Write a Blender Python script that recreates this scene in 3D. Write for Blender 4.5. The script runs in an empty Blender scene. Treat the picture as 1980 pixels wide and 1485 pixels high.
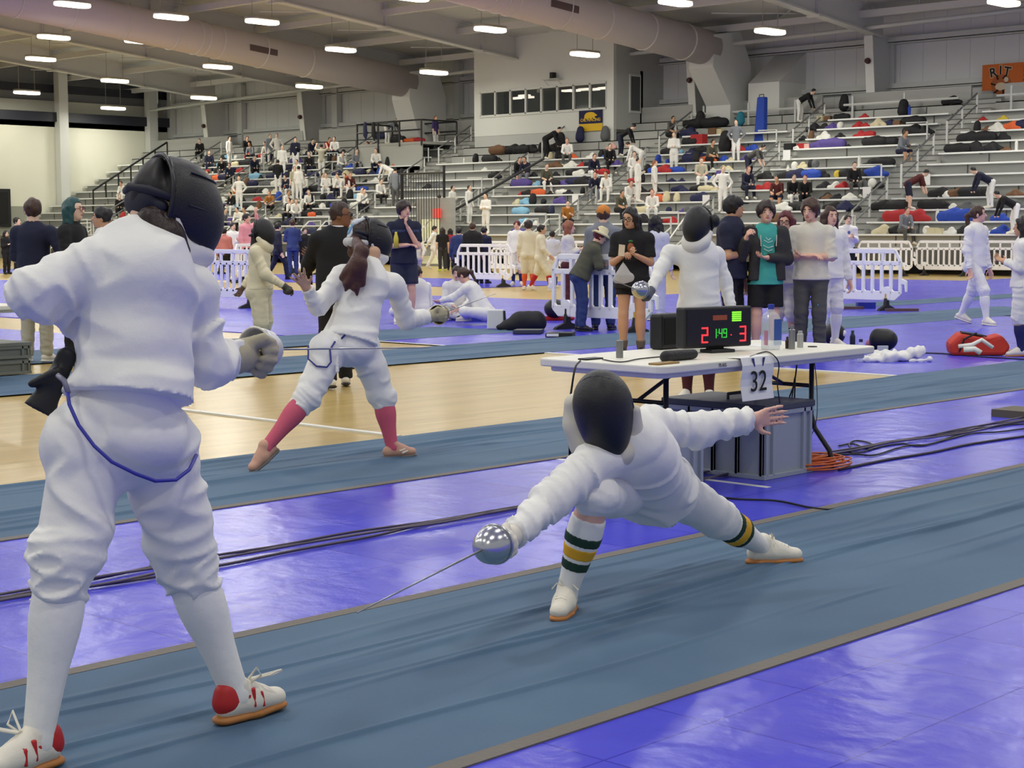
import bpy, bmesh, math, random
import numpy as np
from mathutils import Vector, Matrix
rnd = random.Random(7)
C = bpy.context.scene.collection
# ---------------------------------------------------------------- camera
IW, IH, F = 1980.0, 1485.0, 3235.5
CX, CY, CAMZ = IW/2, IH/2, 1.5
def _n(v): return v/np.linalg.norm(v)
_u = _n(np.array([4104-CX, -(438-CY), -F])); _w = _n(np.array([-2400-CX, -(455-CY), -F]))
_x = -_w; _x = _n(_x-_u*(_x@_u)); _z = np.cross(_x, _u)
RW = np.array([_x, _u, _z])          # camera axes -> world axes
CAM = np.array([0, 0, CAMZ])
cd = bpy.data.cameras.new('camera'); cam = bpy.data.objects.new('camera', cd); C.objects.link(cam)
cd.sensor_width = 36; cd.lens = 36*F/IW; cd.clip_start = .1; cd.clip_end = 400
M4 = Matrix([[float(RW[i][j]) for j in range(3)]+[float(CAM[i])] for i in range(3)]+[[0, 0, 0, 1]])
cam.matrix_world = M4
bpy.context.scene.camera = cam
# ---------------------------------------------------------------- world, exposure, hall and fill lights
sc = bpy.context.scene
sc.view_settings.view_transform = 'Standard'; sc.view_settings.look = 'None'
sc.view_settings.gamma = 1; sc.view_settings.use_curve_mapping = False
sc.view_settings.exposure = -0.1
wd = bpy.data.worlds.new('hall'); sc.world = wd; wd.use_nodes = True
wd.node_tree.nodes['Background'].inputs[0].default_value = (.93, .95, 1, 1)
wd.node_tree.nodes['Background'].inputs[1].default_value = .42
def lamp(x, y, z, e, col=(1, .98, .86), sx=.66, sy=1.6):
    l = bpy.data.lights.new('hall_or_fill_lamp', 'AREA'); l.shape = 'RECTANGLE'; l.size = sx; l.size_y = sy; l.energy = e; l.color = col
    o = bpy.data.objects.new('hall_or_fill_lamp', l); C.objects.link(o); o.location = (x, y, z); return o
for ix in range(8):
    for iy in range(5):
        ly = -5+8.6*iy; lamp(3-8.6*ix-(iy % 2)*3, ly, 9.5+.06*(30-ly), 255 if ix < 5 else 330)
for q in ((-78, 44, 330), (-76, 30, 340), (-70, 18, 300), (-24, 40, 450), (-33, 36, 450), (-20, 50, 520), (-44, 33, 450), (-14, 42, 450)): lamp(q[0], q[1], 9.5, q[2])  # extra fill lamps added to brighten the left end wall and bleachers, no fixtures
# ---------------------------------------------------------------- pixel helpers
def ray(px, py): return RW @ np.array([(px-CX)/F, -(py-CY)/F, -1.0])
def unp(px, py, D): return CAM+ray(px, py)*D
def onZ(px, py, z=0.0):
    r = ray(px, py); return CAM+r*((z-CAMZ)/r[2])
def onY(px, py, v):
    r = ray(px, py); return CAM+r*(v/r[1])
def onX(px, py, v):
    r = ray(px, py); return CAM+r*(v/r[0])
def dep(p): return -(RW.T @ (np.array(p)-CAM))[2]
def V(p): return Vector([float(a) for a in p])
# ---------------------------------------------------------------- materials
def lin(c):
    return tuple(((v/255)/12.92 if v/255 <= .04045 else ((v/255+.055)/1.055)**2.4) for v in c)
MATS = {}
def mat(name, rgb, rough=.6, metal=0, bump=0, bscale=30, emit=None, spec=.5, var=0, vscale=4, alpha=None, trans=0, stretch=None, sheen=0):
    if name in MATS: return MATS[name]
    m = bpy.data.materials.new(name); m.use_nodes = True; nt = m.node_tree; b = nt.nodes['Principled BSDF']
    c = lin(rgb)+(1,)
    b.inputs['Base Color'].default_value = c; b.inputs['Roughness'].default_value = rough; b.inputs['Metallic'].default_value = metal
    b.inputs['Specular IOR Level'].default_value = spec
    if trans: b.inputs['Transmission Weight'].default_value = trans; b.inputs['IOR'].default_value = 1.33
    if alpha is not None: b.inputs['Alpha'].default_value = alpha
    if emit: b.inputs['Emission Color'].default_value = lin(emit[0])+(1,); b.inputs['Emission Strength'].default_value = emit[1]
    tc = None
    def coord():
        t = nt.nodes.new('ShaderNodeTexCoord'); mp = nt.nodes.new('ShaderNodeMapping'); nt.links.new(t.outputs['Object'], mp.inputs[0])
        if stretch: mp.inputs['Scale'].default_value = stretch
        return mp.outputs[0]
    if var:
        n = nt.nodes.new('ShaderNodeTexNoise'); n.inputs['Scale'].default_value = vscale; n.inputs['Detail'].default_value = 4
        nt.links.new(coord(), n.inputs['Vector'])
        r = nt.nodes.new('ShaderNodeValToRGB'); r.color_ramp.elements[0].position = .3; r.color_ramp.elements[1].position = .7
        r.color_ramp.elements[0].color = tuple(v*(1-var) for v in c[:3])+(1,); r.color_ramp.elements[1].color = tuple(min(1, v*(1+var)) for v in c[:3])+(1,)
        nt.links.new(n.outputs[0], r.inputs[0]); nt.links.new(r.outputs[0], b.inputs['Base Color'])
    if bump:
        n = nt.nodes.new('ShaderNodeTexNoise'); n.inputs['Scale'].default_value = bscale; n.inputs['Detail'].default_value = 3
        nt.links.new(coord(), n.inputs['Vector'])
        k = nt.nodes.new('ShaderNodeBump'); k.inputs['Strength'].default_value = bump; k.inputs['Distance'].default_value = .02
        nt.links.new(n.outputs[0], k.inputs['Height']); nt.links.new(k.outputs[0], b.inputs['Normal'])
    MATS[name] = m; return m
# ---------------------------------------------------------------- mesh builder
class MB:
    def __init__(s): s.v = []; s.f = []; s.m = []
    def add(s, vs, fs, mi=0):
        n = len(s.v); s.v += [tuple(float(c) for c in p) for p in vs]; s.f += [tuple(n+i for i in f) for f in fs]; s.m += [mi]*len(fs); return s
    def box(s, a, b, mi=0, rz=0, o=None):
        x0, y0, z0 = a; x1, y1, z1 = b
        p = [(x0, y0, z0), (x1, y0, z0), (x1, y1, z0), (x0, y1, z0), (x0, y0, z1), (x1, y0, z1), (x1, y1, z1), (x0, y1, z1)]
        if o is not None:
            c, sn = math.cos(rz), math.sin(rz); p = [(o[0]+x*c-y*sn, o[1]+x*sn+y*c, o[2]+z) for x, y, z in p]
        return s.add(p, [(0, 3, 2, 1), (4, 5, 6, 7), (0, 1, 5, 4), (1, 2, 6, 5), (2, 3, 7, 6), (3, 0, 4, 7)], mi)
    def tube(s, pts, r, n=8, mi=0, close=False, flat=1):
        pts = [Vector([float(c) for c in p]) for p in pts]; k = len(pts); rr = r if isinstance(r, (list, tuple)) else [r]*k
        vs = []; up = None
        for i, p in enumerate(pts):
            a = pts[i-1] if (i > 0 or close) else p; b = pts[(i+1) % k] if (i < k-1 or close) else p
            t = (b-a).normalized() if (b-a).length > 1e-9 else Vector((0, 0, 1))
            if up is None: up = Vector((0, 0, 1)) if abs(t.z) < .9 else Vector((1, 0, 0))
            sd = t.cross(up)
            if sd.length < 1e-6: sd = t.cross(Vector((1, .1, 0)))
            sd.normalize(); up = sd.cross(t).normalized()
            for j in range(n):
                w = 2*math.pi*j/n; vs.append(p+sd*math.cos(w)*rr[i]+up*math.sin(w)*rr[i]*flat)
        fs = []
        for i in range(k if close else k-1):
            for j in range(n):
                a = i*n+j; b = i*n+(j+1) % n; c = ((i+1) % k)*n+(j+1) % n; d = ((i+1) % k)*n+j; fs.append((a, b, c, d))
        if not close: fs += [tuple(range(n-1, -1, -1)), tuple((k-1)*n+j for j in range(n))]
        return s.add(vs, fs, mi)
    def lathe(s, prof, o=(0, 0, 0), n=20, mi=0, axis='z', sx=1, sy=1):
        vs = []; fs = []
        for r, z in prof:
            for j in range(n):
                w = 2*math.pi*j/n; x, y = r*math.cos(w)*sx, r*math.sin(w)*sy
                q = (x, y, z) if axis == 'z' else ((z, x, y) if axis == 'x' else (x, z, y))
                vs.append((o[0]+q[0], o[1]+q[1], o[2]+q[2]))
        for i in range(len(prof)-1):
            for j in range(n): fs.append((i*n+j, i*n+(j+1) % n, (i+1)*n+(j+1) % n, (i+1)*n+j))
        fs += [tuple(range(n-1, -1, -1)), tuple((len(prof)-1)*n+j for j in range(n))]
        return s.add(vs, fs, mi)
    def prism(s, poly, d, mi=0):
        """poly: list of 3-D points in a plane, d: extrusion vector"""
        n = len(poly); vs = [tuple(p) for p in poly]+[tuple(p[i]+d[i] for i in range(3)) for p in poly]
        fs = [tuple(range(n-1, -1, -1)), tuple(range(n, 2*n))]+[(i, (i+1) % n, n+(i+1) % n, n+i) for i in range(n)]
        return s.add(vs, fs, mi)
    def xf(s, o, rz=0, sc=1, start=0):
        c, sn = math.cos(rz), math.sin(rz)
        for i in range(start, len(s.v)):
            x, y, z = s.v[i]; x *= sc; y *= sc; z *= sc; s.v[i] = (o[0]+x*c-y*sn, o[1]+x*sn+y*c, o[2]+z)
        return s
    def mesh(s, name, mats, smooth=False):
        me = bpy.data.meshes.new(name); me.from_pydata(s.v, [], s.f)
        mats = mats if isinstance(mats, (list, tuple)) else [mats]
        for m in mats: me.materials.append(m)
        if len(mats) > 1: me.polygons.foreach_set('material_index', s.m)
        bm = bmesh.new(); bm.from_mesh(me); bmesh.ops.recalc_face_normals(bm, faces=bm.faces); bm.to_mesh(me); bm.free()
        if smooth: me.polygons.foreach_set('use_smooth', [True]*len(me.polygons))
        return me
    def build(s, name, mats, parent=None, smooth=False, bevel=0, loc=None):
        o = bpy.data.objects.new(name, s.mesh(name, mats, smooth)); C.objects.link(o)
        if parent is not None: o.parent = parent
        if loc is not None: o.location = loc
        if bevel:
            b = o.modifiers.new('bevel', 'BEVEL'); b.width = bevel; b.segments = 2; b.limit_method = 'ANGLE'
        return o
def tag(o, label, cat, group=None, kind=None):
    o['label'] = label; o['category'] = cat
    if group: o['group'] = group
    if kind: o['kind'] = kind
    return o
def thing(name, label, cat, loc=(0, 0, 0), rz=0, group=None):
    o = bpy.data.objects.new(name, None); C.objects.link(o); o.location = V(loc); o.rotation_euler = (0, 0, rz); o.empty_display_size = .1
    return tag(o, label, cat, group)
def struct(name, mb, m, parent=None, **k):
    o = mb.build(name, m, parent, **k)
    if parent is None: o['kind'] = 'structure'
    return o
def dup(src, loc=None, rz=None, label=None, group=None):
    r = src.copy(); C.objects.link(r)
    if loc is not None: r.location = V(loc)
    if rz is not None: r.rotation_euler = (0, 0, rz)
    if label: r['label'] = label
    if group: r['group'] = group
    for ch in list(src.children):
        c = ch.copy(); C.objects.link(c); c.parent = r
        for g in list(ch.children):
            d = g.copy(); C.objects.link(d); d.parent = c
    return r
FONT = None
def text(s, size, m, M, parent=None, name='lettering', ext=.001, bold=0):
    """flat lettering as a mesh; M = 4x4 placing the text plane"""
    cu = bpy.data.curves.new(name, 'FONT'); cu.body = s; cu.size = size; cu.align_x = 'CENTER'; cu.align_y = 'CENTER'; cu.extrude = ext; cu.offset = bold
    t = bpy.data.objects.new(name, cu); C.objects.link(t); bpy.context.view_layer.update()
    me = bpy.data.meshes.new_from_object(t.evaluated_get(bpy.context.evaluated_depsgraph_get()))
    bpy.data.objects.remove(t)
    me.materials.clear(); me.materials.append(m); me.transform(M)
    o = bpy.data.objects.new(name, me); C.objects.link(o)
    if parent is not None: o.parent = parent
    return o
# ================================================================ the hall
def floor_mat(kind):
    m = bpy.data.materials.new(kind); m.use_nodes = True; nt = m.node_tree; b = nt.nodes['Principled BSDF']; L = nt.links.new
    N = nt.nodes.new
    t = N('ShaderNodeTexCoord'); mp = N('ShaderNodeMapping'); L(t.outputs['Object'], mp.inputs[0])
    if kind == 'maple_floor':
        br = N('ShaderNodeTexBrick'); L(mp.outputs[0], br.inputs[0]); mp.inputs['Rotation'].default_value = (0, 0, math.pi/2)
        br.inputs['Color1'].default_value = lin((202, 174, 106))+(1,); br.inputs['Color2'].default_value = lin((184, 156, 86))+(1,); br.inputs['Mortar'].default_value = lin((158, 132, 76))+(1,)
        br.inputs['Scale'].default_value = 1; br.inputs['Brick Width'].default_value = 1.6; br.inputs['Row Height'].default_value = .09; br.inputs['Mortar Size'].default_value = .003; br.inputs['Mortar Smooth'].default_value = .5
        L(br.outputs[0], b.inputs['Base Color'])
        b.inputs['Roughness'].default_value = .3; b.inputs['Coat Weight'].default_value = .12; b.inputs['Coat Roughness'].default_value = .12
        n = N('ShaderNodeTexNoise'); n.inputs['Scale'].default_value = 3.2; n.inputs['Detail'].default_value = 3; mp2 = N('ShaderNodeMapping'); mp2.inputs['Scale'].default_value = (2.6, .8, 1); L(t.outputs['Object'], mp2.inputs[0]); L(mp2.outputs[0], n.inputs['Vector'])
        k = N('ShaderNodeBump'); k.inputs['Strength'].default_value = .22; k.inputs['Distance'].default_value = .03; L(n.outputs[0], k.inputs['Height']); L(k.outputs[0], b.inputs['Normal'])
    if kind == 'blue_tile':
        br = N('ShaderNodeTexBrick'); L(mp.outputs[0], br.inputs[0]); br.offset = 0
        br.inputs['Color1'].default_value = lin((82, 82, 220))+(1,); br.inputs['Color2'].default_value = lin((76, 74, 212))+(1,); br.inputs['Mortar'].default_value = lin((52, 50, 180))+(1,)
        br.inputs['Scale'].default_value = 1; br.inputs['Brick Width'].default_value = .5; br.inputs['Row Height'].default_value = .5; br.inputs['Mortar Size'].default_value = .004
        n = N('ShaderNodeTexNoise'); n.inputs['Scale'].default_value = .9; n.inputs['Detail'].default_value = 5; L(mp.outputs[0], n.inputs['Vector'])
        mx = N('ShaderNodeMix'); mx.data_type = 'RGBA'; mx.blend_type = 'MULTIPLY'; mx.inputs[0].default_value = .5
        r = N('ShaderNodeValToRGB'); r.color_ramp.elements[0].position = .35; r.color_ramp.elements[1].position = .65; r.color_ramp.elements[0].color = (.78, .78, .85, 1); r.color_ramp.elements[1].color = (1.25, 1.25, 1.12, 1)
        L(n.outputs[0], r.inputs[0]); L(br.outputs[0], mx.inputs[6]); L(r.outputs[0], mx.inputs[7]); L(mx.outputs[2], b.inputs['Base Color'])
        b.inputs['Roughness'].default_value = .26; b.inputs['Specular IOR Level'].default_value = .25
        n2 = N('ShaderNodeTexNoise'); n2.inputs['Scale'].default_value = 5; n2.inputs['Detail'].default_value = 4; L(mp.outputs[0], n2.inputs['Vector'])
        k = N('ShaderNodeBump'); k.inputs['Strength'].default_value = .3; k.inputs['Distance'].default_value = .03; L(n2.outputs[0], k.inputs['Height']); L(k.outputs[0], b.inputs['Normal'])
    if kind == 'strip_fabric':
        n0 = N('ShaderNodeTexNoise'); n0.inputs['Scale'].default_value = .8; n0.inputs['Detail'].default_value = 5; L(mp.outputs[0], n0.inputs['Vector'])
        r0 = N('ShaderNodeValToRGB'); r0.color_ramp.elements[0].position = .3; r0.color_ramp.elements[1].position = .7
        r0.color_ramp.elements[0].color = lin((66, 94, 122))+(1,); r0.color_ramp.elements[1].color = lin((80, 110, 136))+(1,); L(n0.outputs[0], r0.inputs[0]); L(r0.outputs[0], b.inputs['Base Color'])
        b.inputs['Roughness'].default_value = .75
        n2 = N('ShaderNodeTexNoise'); n2.inputs['Scale'].default_value = 160; n2.inputs['Detail'].default_value = 2; L(mp.outputs[0], n2.inputs['Vector'])
        k = N('ShaderNodeBump'); k.inputs['Strength'].default_value = .25; k.inputs['Distance'].default_value = .004; L(n2.outputs[0], k.inputs['Height']); L(k.outputs[0], b.inputs['Normal'])
    return m
MWOOD, MBLUE, MSTRIP = floor_mat('maple_floor'), floor_mat('blue_tile'), floor_mat('strip_fabric')
MTAPE = mat('grey_tape', (112, 106, 98), .7, bump=.2, bscale=40)
MWHITEP = mat('white_paint', (226, 226, 220), .4)
struct('floor', MB().box((-90, -8, -.2), (12, 63, 0)), MWOOD)
for a, b in (((-7.38, -8, 0), (12, 63, .012)), ((-60, 15.08, 0), (-7.38, 26.7, .012)), ((-24.4, 26.7, 0), (-14.3, 60, .012)), ((-62, 31.2, 0), (-31, 36.6, .012)), ((-62, -8, 0), (-18.95, 13.2, .012)), ((-30, 38.4, 0), (-24.4, 44.5, .012))):
    struct('floor', MB().box(a, b), MBLUE)
# painted court line and tape edges
ln = MB()
for a, b in (((-13.8, 8.16), (-9, 8.22)), ((-13.85, 15.02), (-8.98, 15.09)), ((-17.1, 15.08), (-15.65, 15.15)), ((-7.36, 3.9), (-7.33, 15))):
    ln.box((a[0], a[1], .0), (b[0], b[1], .0145))
struct('trim_1', ln, MWHITEP)
struct('trim_2', MB().box((-6.10, 7.95, .012), (-5.58, 8.0, .0135)).box((-7.30, 8.02, .012), (-7.1, 8.06, .0135)), MWHITEP)
def strip(x0, x1, y0, y1, label, seed, tape=True):
    """cloth fencing strip lying on the floor with real lengthwise ripples"""
    r = random.Random(seed); nx = 230 if x1 > -4 else 150 if x1 > -9 else 80; step = .06 if x1 > -9 else .14; ny = int((y1-y0)/step)
    xs = np.linspace(x0, x1, nx+1); ys = np.linspace(y0, y1, ny+1); X, Y = np.meshgrid(xs, ys, indexing='ij')
    Z = np.zeros_like(X)+.016
    nr = int((y1-y0)*(x1-x0)*1.5)+14
    for _ in range(nr):
        cx = r.uniform(x0+.06, x1-.06); cy = r.uniform(y0, y1); ln_ = r.choice((.3, .5, .8, 1.4, 2.6)); amp = r.uniform(.009, .017); wd_ = r.choice((.008, .010, .013, .03))*(1 if x1 > -4 else 1.5); sl = r.uniform(-.06, .06); ph = r.uniform(0, 6)
        t = (Y-cy)/ln_; xx = X-cx-sl*(Y-cy)-.03*np.sin((Y-cy)*2.2+ph)*min(1, ln_)
        Z += amp*np.exp(-t**4)*np.where(xx > 0, np.exp(-(xx/wd_)**2), np.exp(-(xx/(wd_*3))**2))
    Z = .016+np.minimum(Z-.016, .026)
    edge = np.minimum(X-x0, x1-X); Z = np.where(edge < .03, .0145, Z)
    vs = np.stack([X, Y, Z], -1).reshape(-1, 3).tolist(); W = ny+1
    fs = [(i*W+j, (i+1)*W+j, (i+1)*W+j+1, i*W+j+1) for i in range(nx) for j in range(ny)]
    t = thing('fencing_strip', label, 'fencing strip', ((x0+x1)/2, (y0+y1)/2, 0), 0, 'cloth fencing strips')
    o = MB().add(vs, fs).build('runner', MSTRIP, t, smooth=True); o.location = (-(x0+x1)/2, -(y0+y1)/2, 0)
    if tape:
        for xa in ((x0, x1) if tape == 2 else (x0,) if tape == 3 else (x1,)):
            e = MB().box((xa-.035, y0, .012), (xa+.035, y1, .0175)).build('edge_tape', MTAPE, t); e.location = o.location
    return t
strip(-4.93, -3.27, -6, 40, 'nearest slate-blue cloth fencing strip, under the lunging fencer in striped socks', 1, 2)
strip(-8.95, -7.33, -6, 48, 'slate-blue cloth fencing strip just behind the scoring table, under the fencer in pink socks', 2, 1)
strip(-15.70, -13.86, -6, 30, 'slate-blue cloth fencing strip beyond the bare wooden floor, behind the man in the black suit', 3, 0)
strip(-18.9, -17.0, -6, 18.0, 'short blue-green cloth fencing strip ending near the black backpack on the floor', 4, 0)
strip(-18.5, -17.35, 26.9, 50, 'narrow blue-green cloth fencing strip beyond the right-hand white barrier', 5, 0)
# ---- walls
MWALL = mat('metal_wall', (218, 220, 218), .6)
MPANEL = mat('panel_seam', (196, 198, 197), .6)
MCREAM = mat('cream_wall', (222, 222, 206), .8, var=.03, vscale=.4)
MGREYW = mat('grey_steel_paint', (206, 208, 204), .5)
MDK = mat('dark_recess', (150, 152, 152), .8)
MNAVY = mat('navy_beam', (34, 36, 48), .5)
MCEIL = mat('ceiling_deck', (196, 196, 194), .7)
YW = 62.0
w = MB().box((-90, YW, 0), (-14, YW+.3, 12.5))
for k in range(70): w.box((-89+k*1.06, YW-.008, 5.5), (-88.98+k*1.06, YW, 11), 1)
struct('wall_right', w, [MWALL, MPANEL])
w = MB().box((-89.4, -8, 0), (-89, 63, 8), 0).box((-90.6, -8, 8), (-90.3, 63, 13), 1).box((-90.4, -8, 7.7), (-89, 63, 8), 1)
w.box((-89.35, 4, 8.0), (-88.7, 63, 8.55), 2).box((-90.2, 4, 8.6), (-89.9, 63, 9.3), 0)
w.box((-89.6, 4, 9.75), (-89.2, 63, 10.2), 2)
struct('wall_left', w, [MCREAM, MDK, MNAVY])
# door outline and dark panel on the end wall
struct('door_1', MB().box((-89.0, 49.0, 0), (-88.9, 51.6, 3.0)), mat('door_grey', (150, 152, 140), .6))
d = thing('wall_speaker', 'tall black panel hanging on the cream end wall at the left edge', 'speaker', onX(-6, 395, -88.7))
MB().box((-.3, -1.0, -1.3), (0, .9, .9)).build('housing', mat('black_plastic', (26, 27, 30), .5), d, bevel=.03); MB().box((0, -.8, -1.1), (.03, .7, .7)).build('grille', mat('black_mesh', (16, 16, 18), .8), d)
# ---- roof
def zb(y): return 9.45+.095*(60.5-y)
MDECKW = mat('deck_light', (208, 208, 205), .6)
cl = MB().add([(-92, 64, zb(64)+1.05), (14, 64, zb(64)+1.05), (14, -8, zb(-8)+1.05), (-92, -8, zb(-8)+1.05), (-92, 64, zb(64)+1.3), (14, 64, zb(64)+1.3), (14, -8, zb(-8)+1.3), (-92, -8, zb(-8)+1.3)], [(0, 1, 2, 3), (4, 7, 6, 5), (0, 4, 5, 1), (3, 2, 6, 7)])
ceil = struct('ceiling', cl, MCEIL)
for k, y in enumerate((59.3, 54.6, 50, 45.4, 40.8, 36, 31, 26, 21)):
    p = MB(); z = zb(y)+.45
    p.box((-90, y-.12, z), (10, y+.12, z+.28)); p.build('purlin', MDECKW, ceil)
    if k < 7:
        q = MB(); x = -89.0
        while x < 0:
            q.tube([(x, y-2.4, z+.5), (x+4.5, y+1.9, z+.45)], .03, 5).tube([(x+4.5, y-2.4, z+.5), (x, y+1.9, z+.45)], .03, 5); x += 9.2
        q.build('bracing', MDECKW, ceil)
ORD = ['rightmost', 'second from the right', 'third from the right', 'fourth from the right', 'fifth from the right', 'sixth from the right', 'seventh from the right', 'eighth from the right', 'leftmost']
COLX = [-28.1, -37.3, -46.5, -55.7, -64.8, -74.0, -83.1]
for i, x in enumerate(COLX):
    b = MB(); ya, yb = 0, 61.0
    for (dx, z0, z1) in ((.02, 0, 1.0), (.22, -.06, 0), (.22, 1.0, 1.05)):
        p = [(x-dx, ya, zb(ya)+z0), (x-dx, yb, zb(yb)+z0), (x-dx, yb, zb(yb)+z1), (x-dx, ya, zb(ya)+z1)]
        b.prism(p, (2*dx, 0, 0))
    for yy in range(8, 60, 6): b.box((x-.2, yy-.015, zb(yy)), (x+.2, yy+.015, zb(yy)+1.0)); b.box((x-.3, yy-.12, zb(yy)-.12), (x+.3, yy+.12, zb(yy)-.02))
    o = b.build('roof_beam', MDECKW); tag(o, 'deep grey steel roof beam running down to the bleacher wall, '+ORD[i], 'beam', 'roof beams')
    # tapered wall column
    c = MB(); zt = zb(61)
    c.prism([(x-.18, 61.9, 0), (x-.18, 61.2, 0), (x-.18, 60.2, zt), (x-.18, 61.9, zt)], (.03, 0, 0))
    c.prism([(x-.38, 61.22, 0), (x+.02, 61.22, 0), (x+.02, 60.22, zt), (x-.38, 60.22, zt)], (0, -.05, 0), 1)
    c.box((x-.38, 61.85, 0), (x+.02, 61.95, zt))
    o = c.build('wall_column', [MGREYW, mat('flange_paint', (224, 226, 220), .5)]); tag(o, 'grey tapered steel column against the panelled wall, '+ORD[i], 'column', 'tapered wall columns')
for i, (px, X) in enumerate(((128, -88.75), (300, -88.75), (655, 0), (470, 0))):
    if X: p0 = onX(px, 400, X); o = MB().box((X-.2, p0[1]-.5, 0), (X+.35, p0[1]+.1, zb(p0[1])+.9)).build('end_wall_column', MGREYW); tag(o, 'pale square steel column on the cream end wall' if i == 0 else 'thin pale steel post on the end wall beside the bleacher railing', 'column')
for px in (330, 466, 650, 885):
    p0 = onY(px+4, 200, 61.9); o = MB().box((p0[0]-.22, 61.6, 3), (p0[0]+.22, 61.95, 10.2)).build('wall_stud', MGREYW); tag(o, 'slim vertical steel stud on the wall between two tapered columns', 'stud', 'slim wall studs')
# wall girts and long pipe
g = MB()
for z in (7.35, 9.25): g.box((-89, 61.7, z), (-14, 61.98, z+.2)).box((-89, 61.6, z-.1), (-14, 61.98, z-.06))
struct('trim_3', g, MGREYW)
g = MB(); pts = [onY(px, py, 59.6) for px, py in ((290, 213), (600, 172), (920, 137), (1320, 93), (1410, 84))]
o = MB().tube(pts, .09, 8).build('sprinkler_pipe', MGREYW, smooth=True); tag(o, 'long pale pipe hung under the roof beams, left of the right-hand duct', 'pipe')
o = MB().tube([onY(px, py, 59.6) for px, py in ((1412, 62), (1412, 86), (1700, 51), (1990, 17))], .09, 8).build('sprinkler_pipe', MGREYW, smooth=True); tag(o, 'long pale pipe hung under the roof, right of the right-hand duct', 'pipe')
for px, py in ((305, 200), (330, 195), (1257, 82), (1579, 45), (1778, 20)):
    p = onY(px, py, 59.6); o = MB().tube([p, (p[0], p[1], p[2]+1.4)], .035, 5).build('pipe_hanger', MGREYW); tag(o, 'thin vertical rod holding the long pipe from the roof', 'rod', 'pipe hanger rods')
# ---- ducts
MDUCT = mat('duct_metal', (206, 196, 196), .8, spec=.25); MDUCTW = mat('duct_seam', (214, 210, 206), .4); MSLOT = mat('vent_slot', (96, 78, 78), .7)
def duct(X, pa, pb, r, label, rings, slots, chute):
    a = onX(*pa, X); b = onX(*pb, X); a = a+np.array([0, 0, r]); b = b+np.array([0, 0, r]); d = _n(b-a); a = a-d*9; L_ = np.linalg.norm(b-a)
    t = thing('round_air_duct', label, 'duct', b)
    MB().tube([a-b, (0, 0, 0)], r, 28).build('pipe_body', MDUCT, t, smooth=True)
    for px in rings:
        s = min(np.linspace(0, L_, 400), key=lambda q: abs(_pr(a+d*q)[0]-px)); p = a+d*s-b
        MB().tube([p-d*.03, p+d*.03], r+.03, 28).build('seam_ring', MDUCTW, t, smooth=True)
    for px in slots:
        s = min(np.linspace(0, L_, 400), key=lambda q: abs(_pr(a+d*q)[0]-px)); p = a+d*s-b
        m_ = MB(); vs = []; nn = 7
        for q in (-.8, .8):
            for j in range(nn):
                w_ = math.radians(6-j*3.5); vs.append(p+d*q+np.array([math.cos(w_)*(r+.015), 0, math.sin(w_)*(r+.015)]))
        m_.add(vs, [(j, j+1, nn+j+1, nn+j) for j in range(nn-1)]); m_.build('vent_slot', MSLOT, t)
    # boot at the wall: square drop with a slanted neck and a straight box below
    c = MB(); x0, x1 = -r, r
    prof = chute
    lo = [(0, y, z) for y, z in prof[0]]; 
    c.prism([(-.66, y, z) for y, z in prof[0]], (1.32, 0, 0)); c.build('duct_boot', MGREYW, t, bevel=.02)
    return t
def _pr(p):
    q = RW.T @ (np.array(p)-CAM); return CX+F*q[0]/-q[2], CY-F*q[1]/-q[2]
duct(-63.2, (0, 28), (790, 190), .76, 'left round grey air duct running down under the roof to the wall', (30, 133, 235, 330, 375, 390, 418, 500, 590), (492,),
     [[(-.55, -.86), (-.5, .5), (1.4, .8), (2.0, -.6), (2.0, -6.2), (.9, -6.2), (.9, -5.0)]])
duct(-44.5, (940, 20), (1370, 128), .76, 'right round grey air duct running down under the roof to the wall', (940, 965, 985, 1080, 1160, 1245, 1320), (1065,),
     [[(-.55, -.86), (-.5, .5), (1.4, .8), (2.2, -.6), (2.2, -6.0), (.7, -6.0), (.7, -2.4)]])
# ---- ceiling lights
MLED = mat('led_diffuser', (255, 250, 235), .5, emit=((255, 244, 222), 5)); MHOUS = mat('light_housing', (170, 165, 150), .5)
LP = [(140, 10, 'above the left air duct near the top edge'), (331, 34, 'just above the left air duct'), (507, 43, 'above and right of the left air duct'), (104, 73, 'second lowest row, over the left end of the lower beam'), (272, 81, 'overlapping the left air duct'), (79, 115, 'above the lit end wall column'), (659, 97, 'right of the left air duct end'), (421, 130, 'just under the left air duct'), (222, 157, 'between the end wall column and the corner'), (52, 180, 'nearest the left edge over the cream wall'), (598, 168, 'below the left air duct'), (394, 190, 'over the far left bleachers'), (219, 210, 'lowest of all, over the navy beam'), (948, 58, 'left of the press box top'), (839, 141, 'beside the end of the left air duct'), (1131, 106, 'in front of the press box wall'), (1306, 6, 'above the right air duct'), (1489, 62, 'right of the right air duct end'), (1941, 6, 'in the top right corner'), (795, -3, 'cut by the top edge')]
l0 = None
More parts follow.
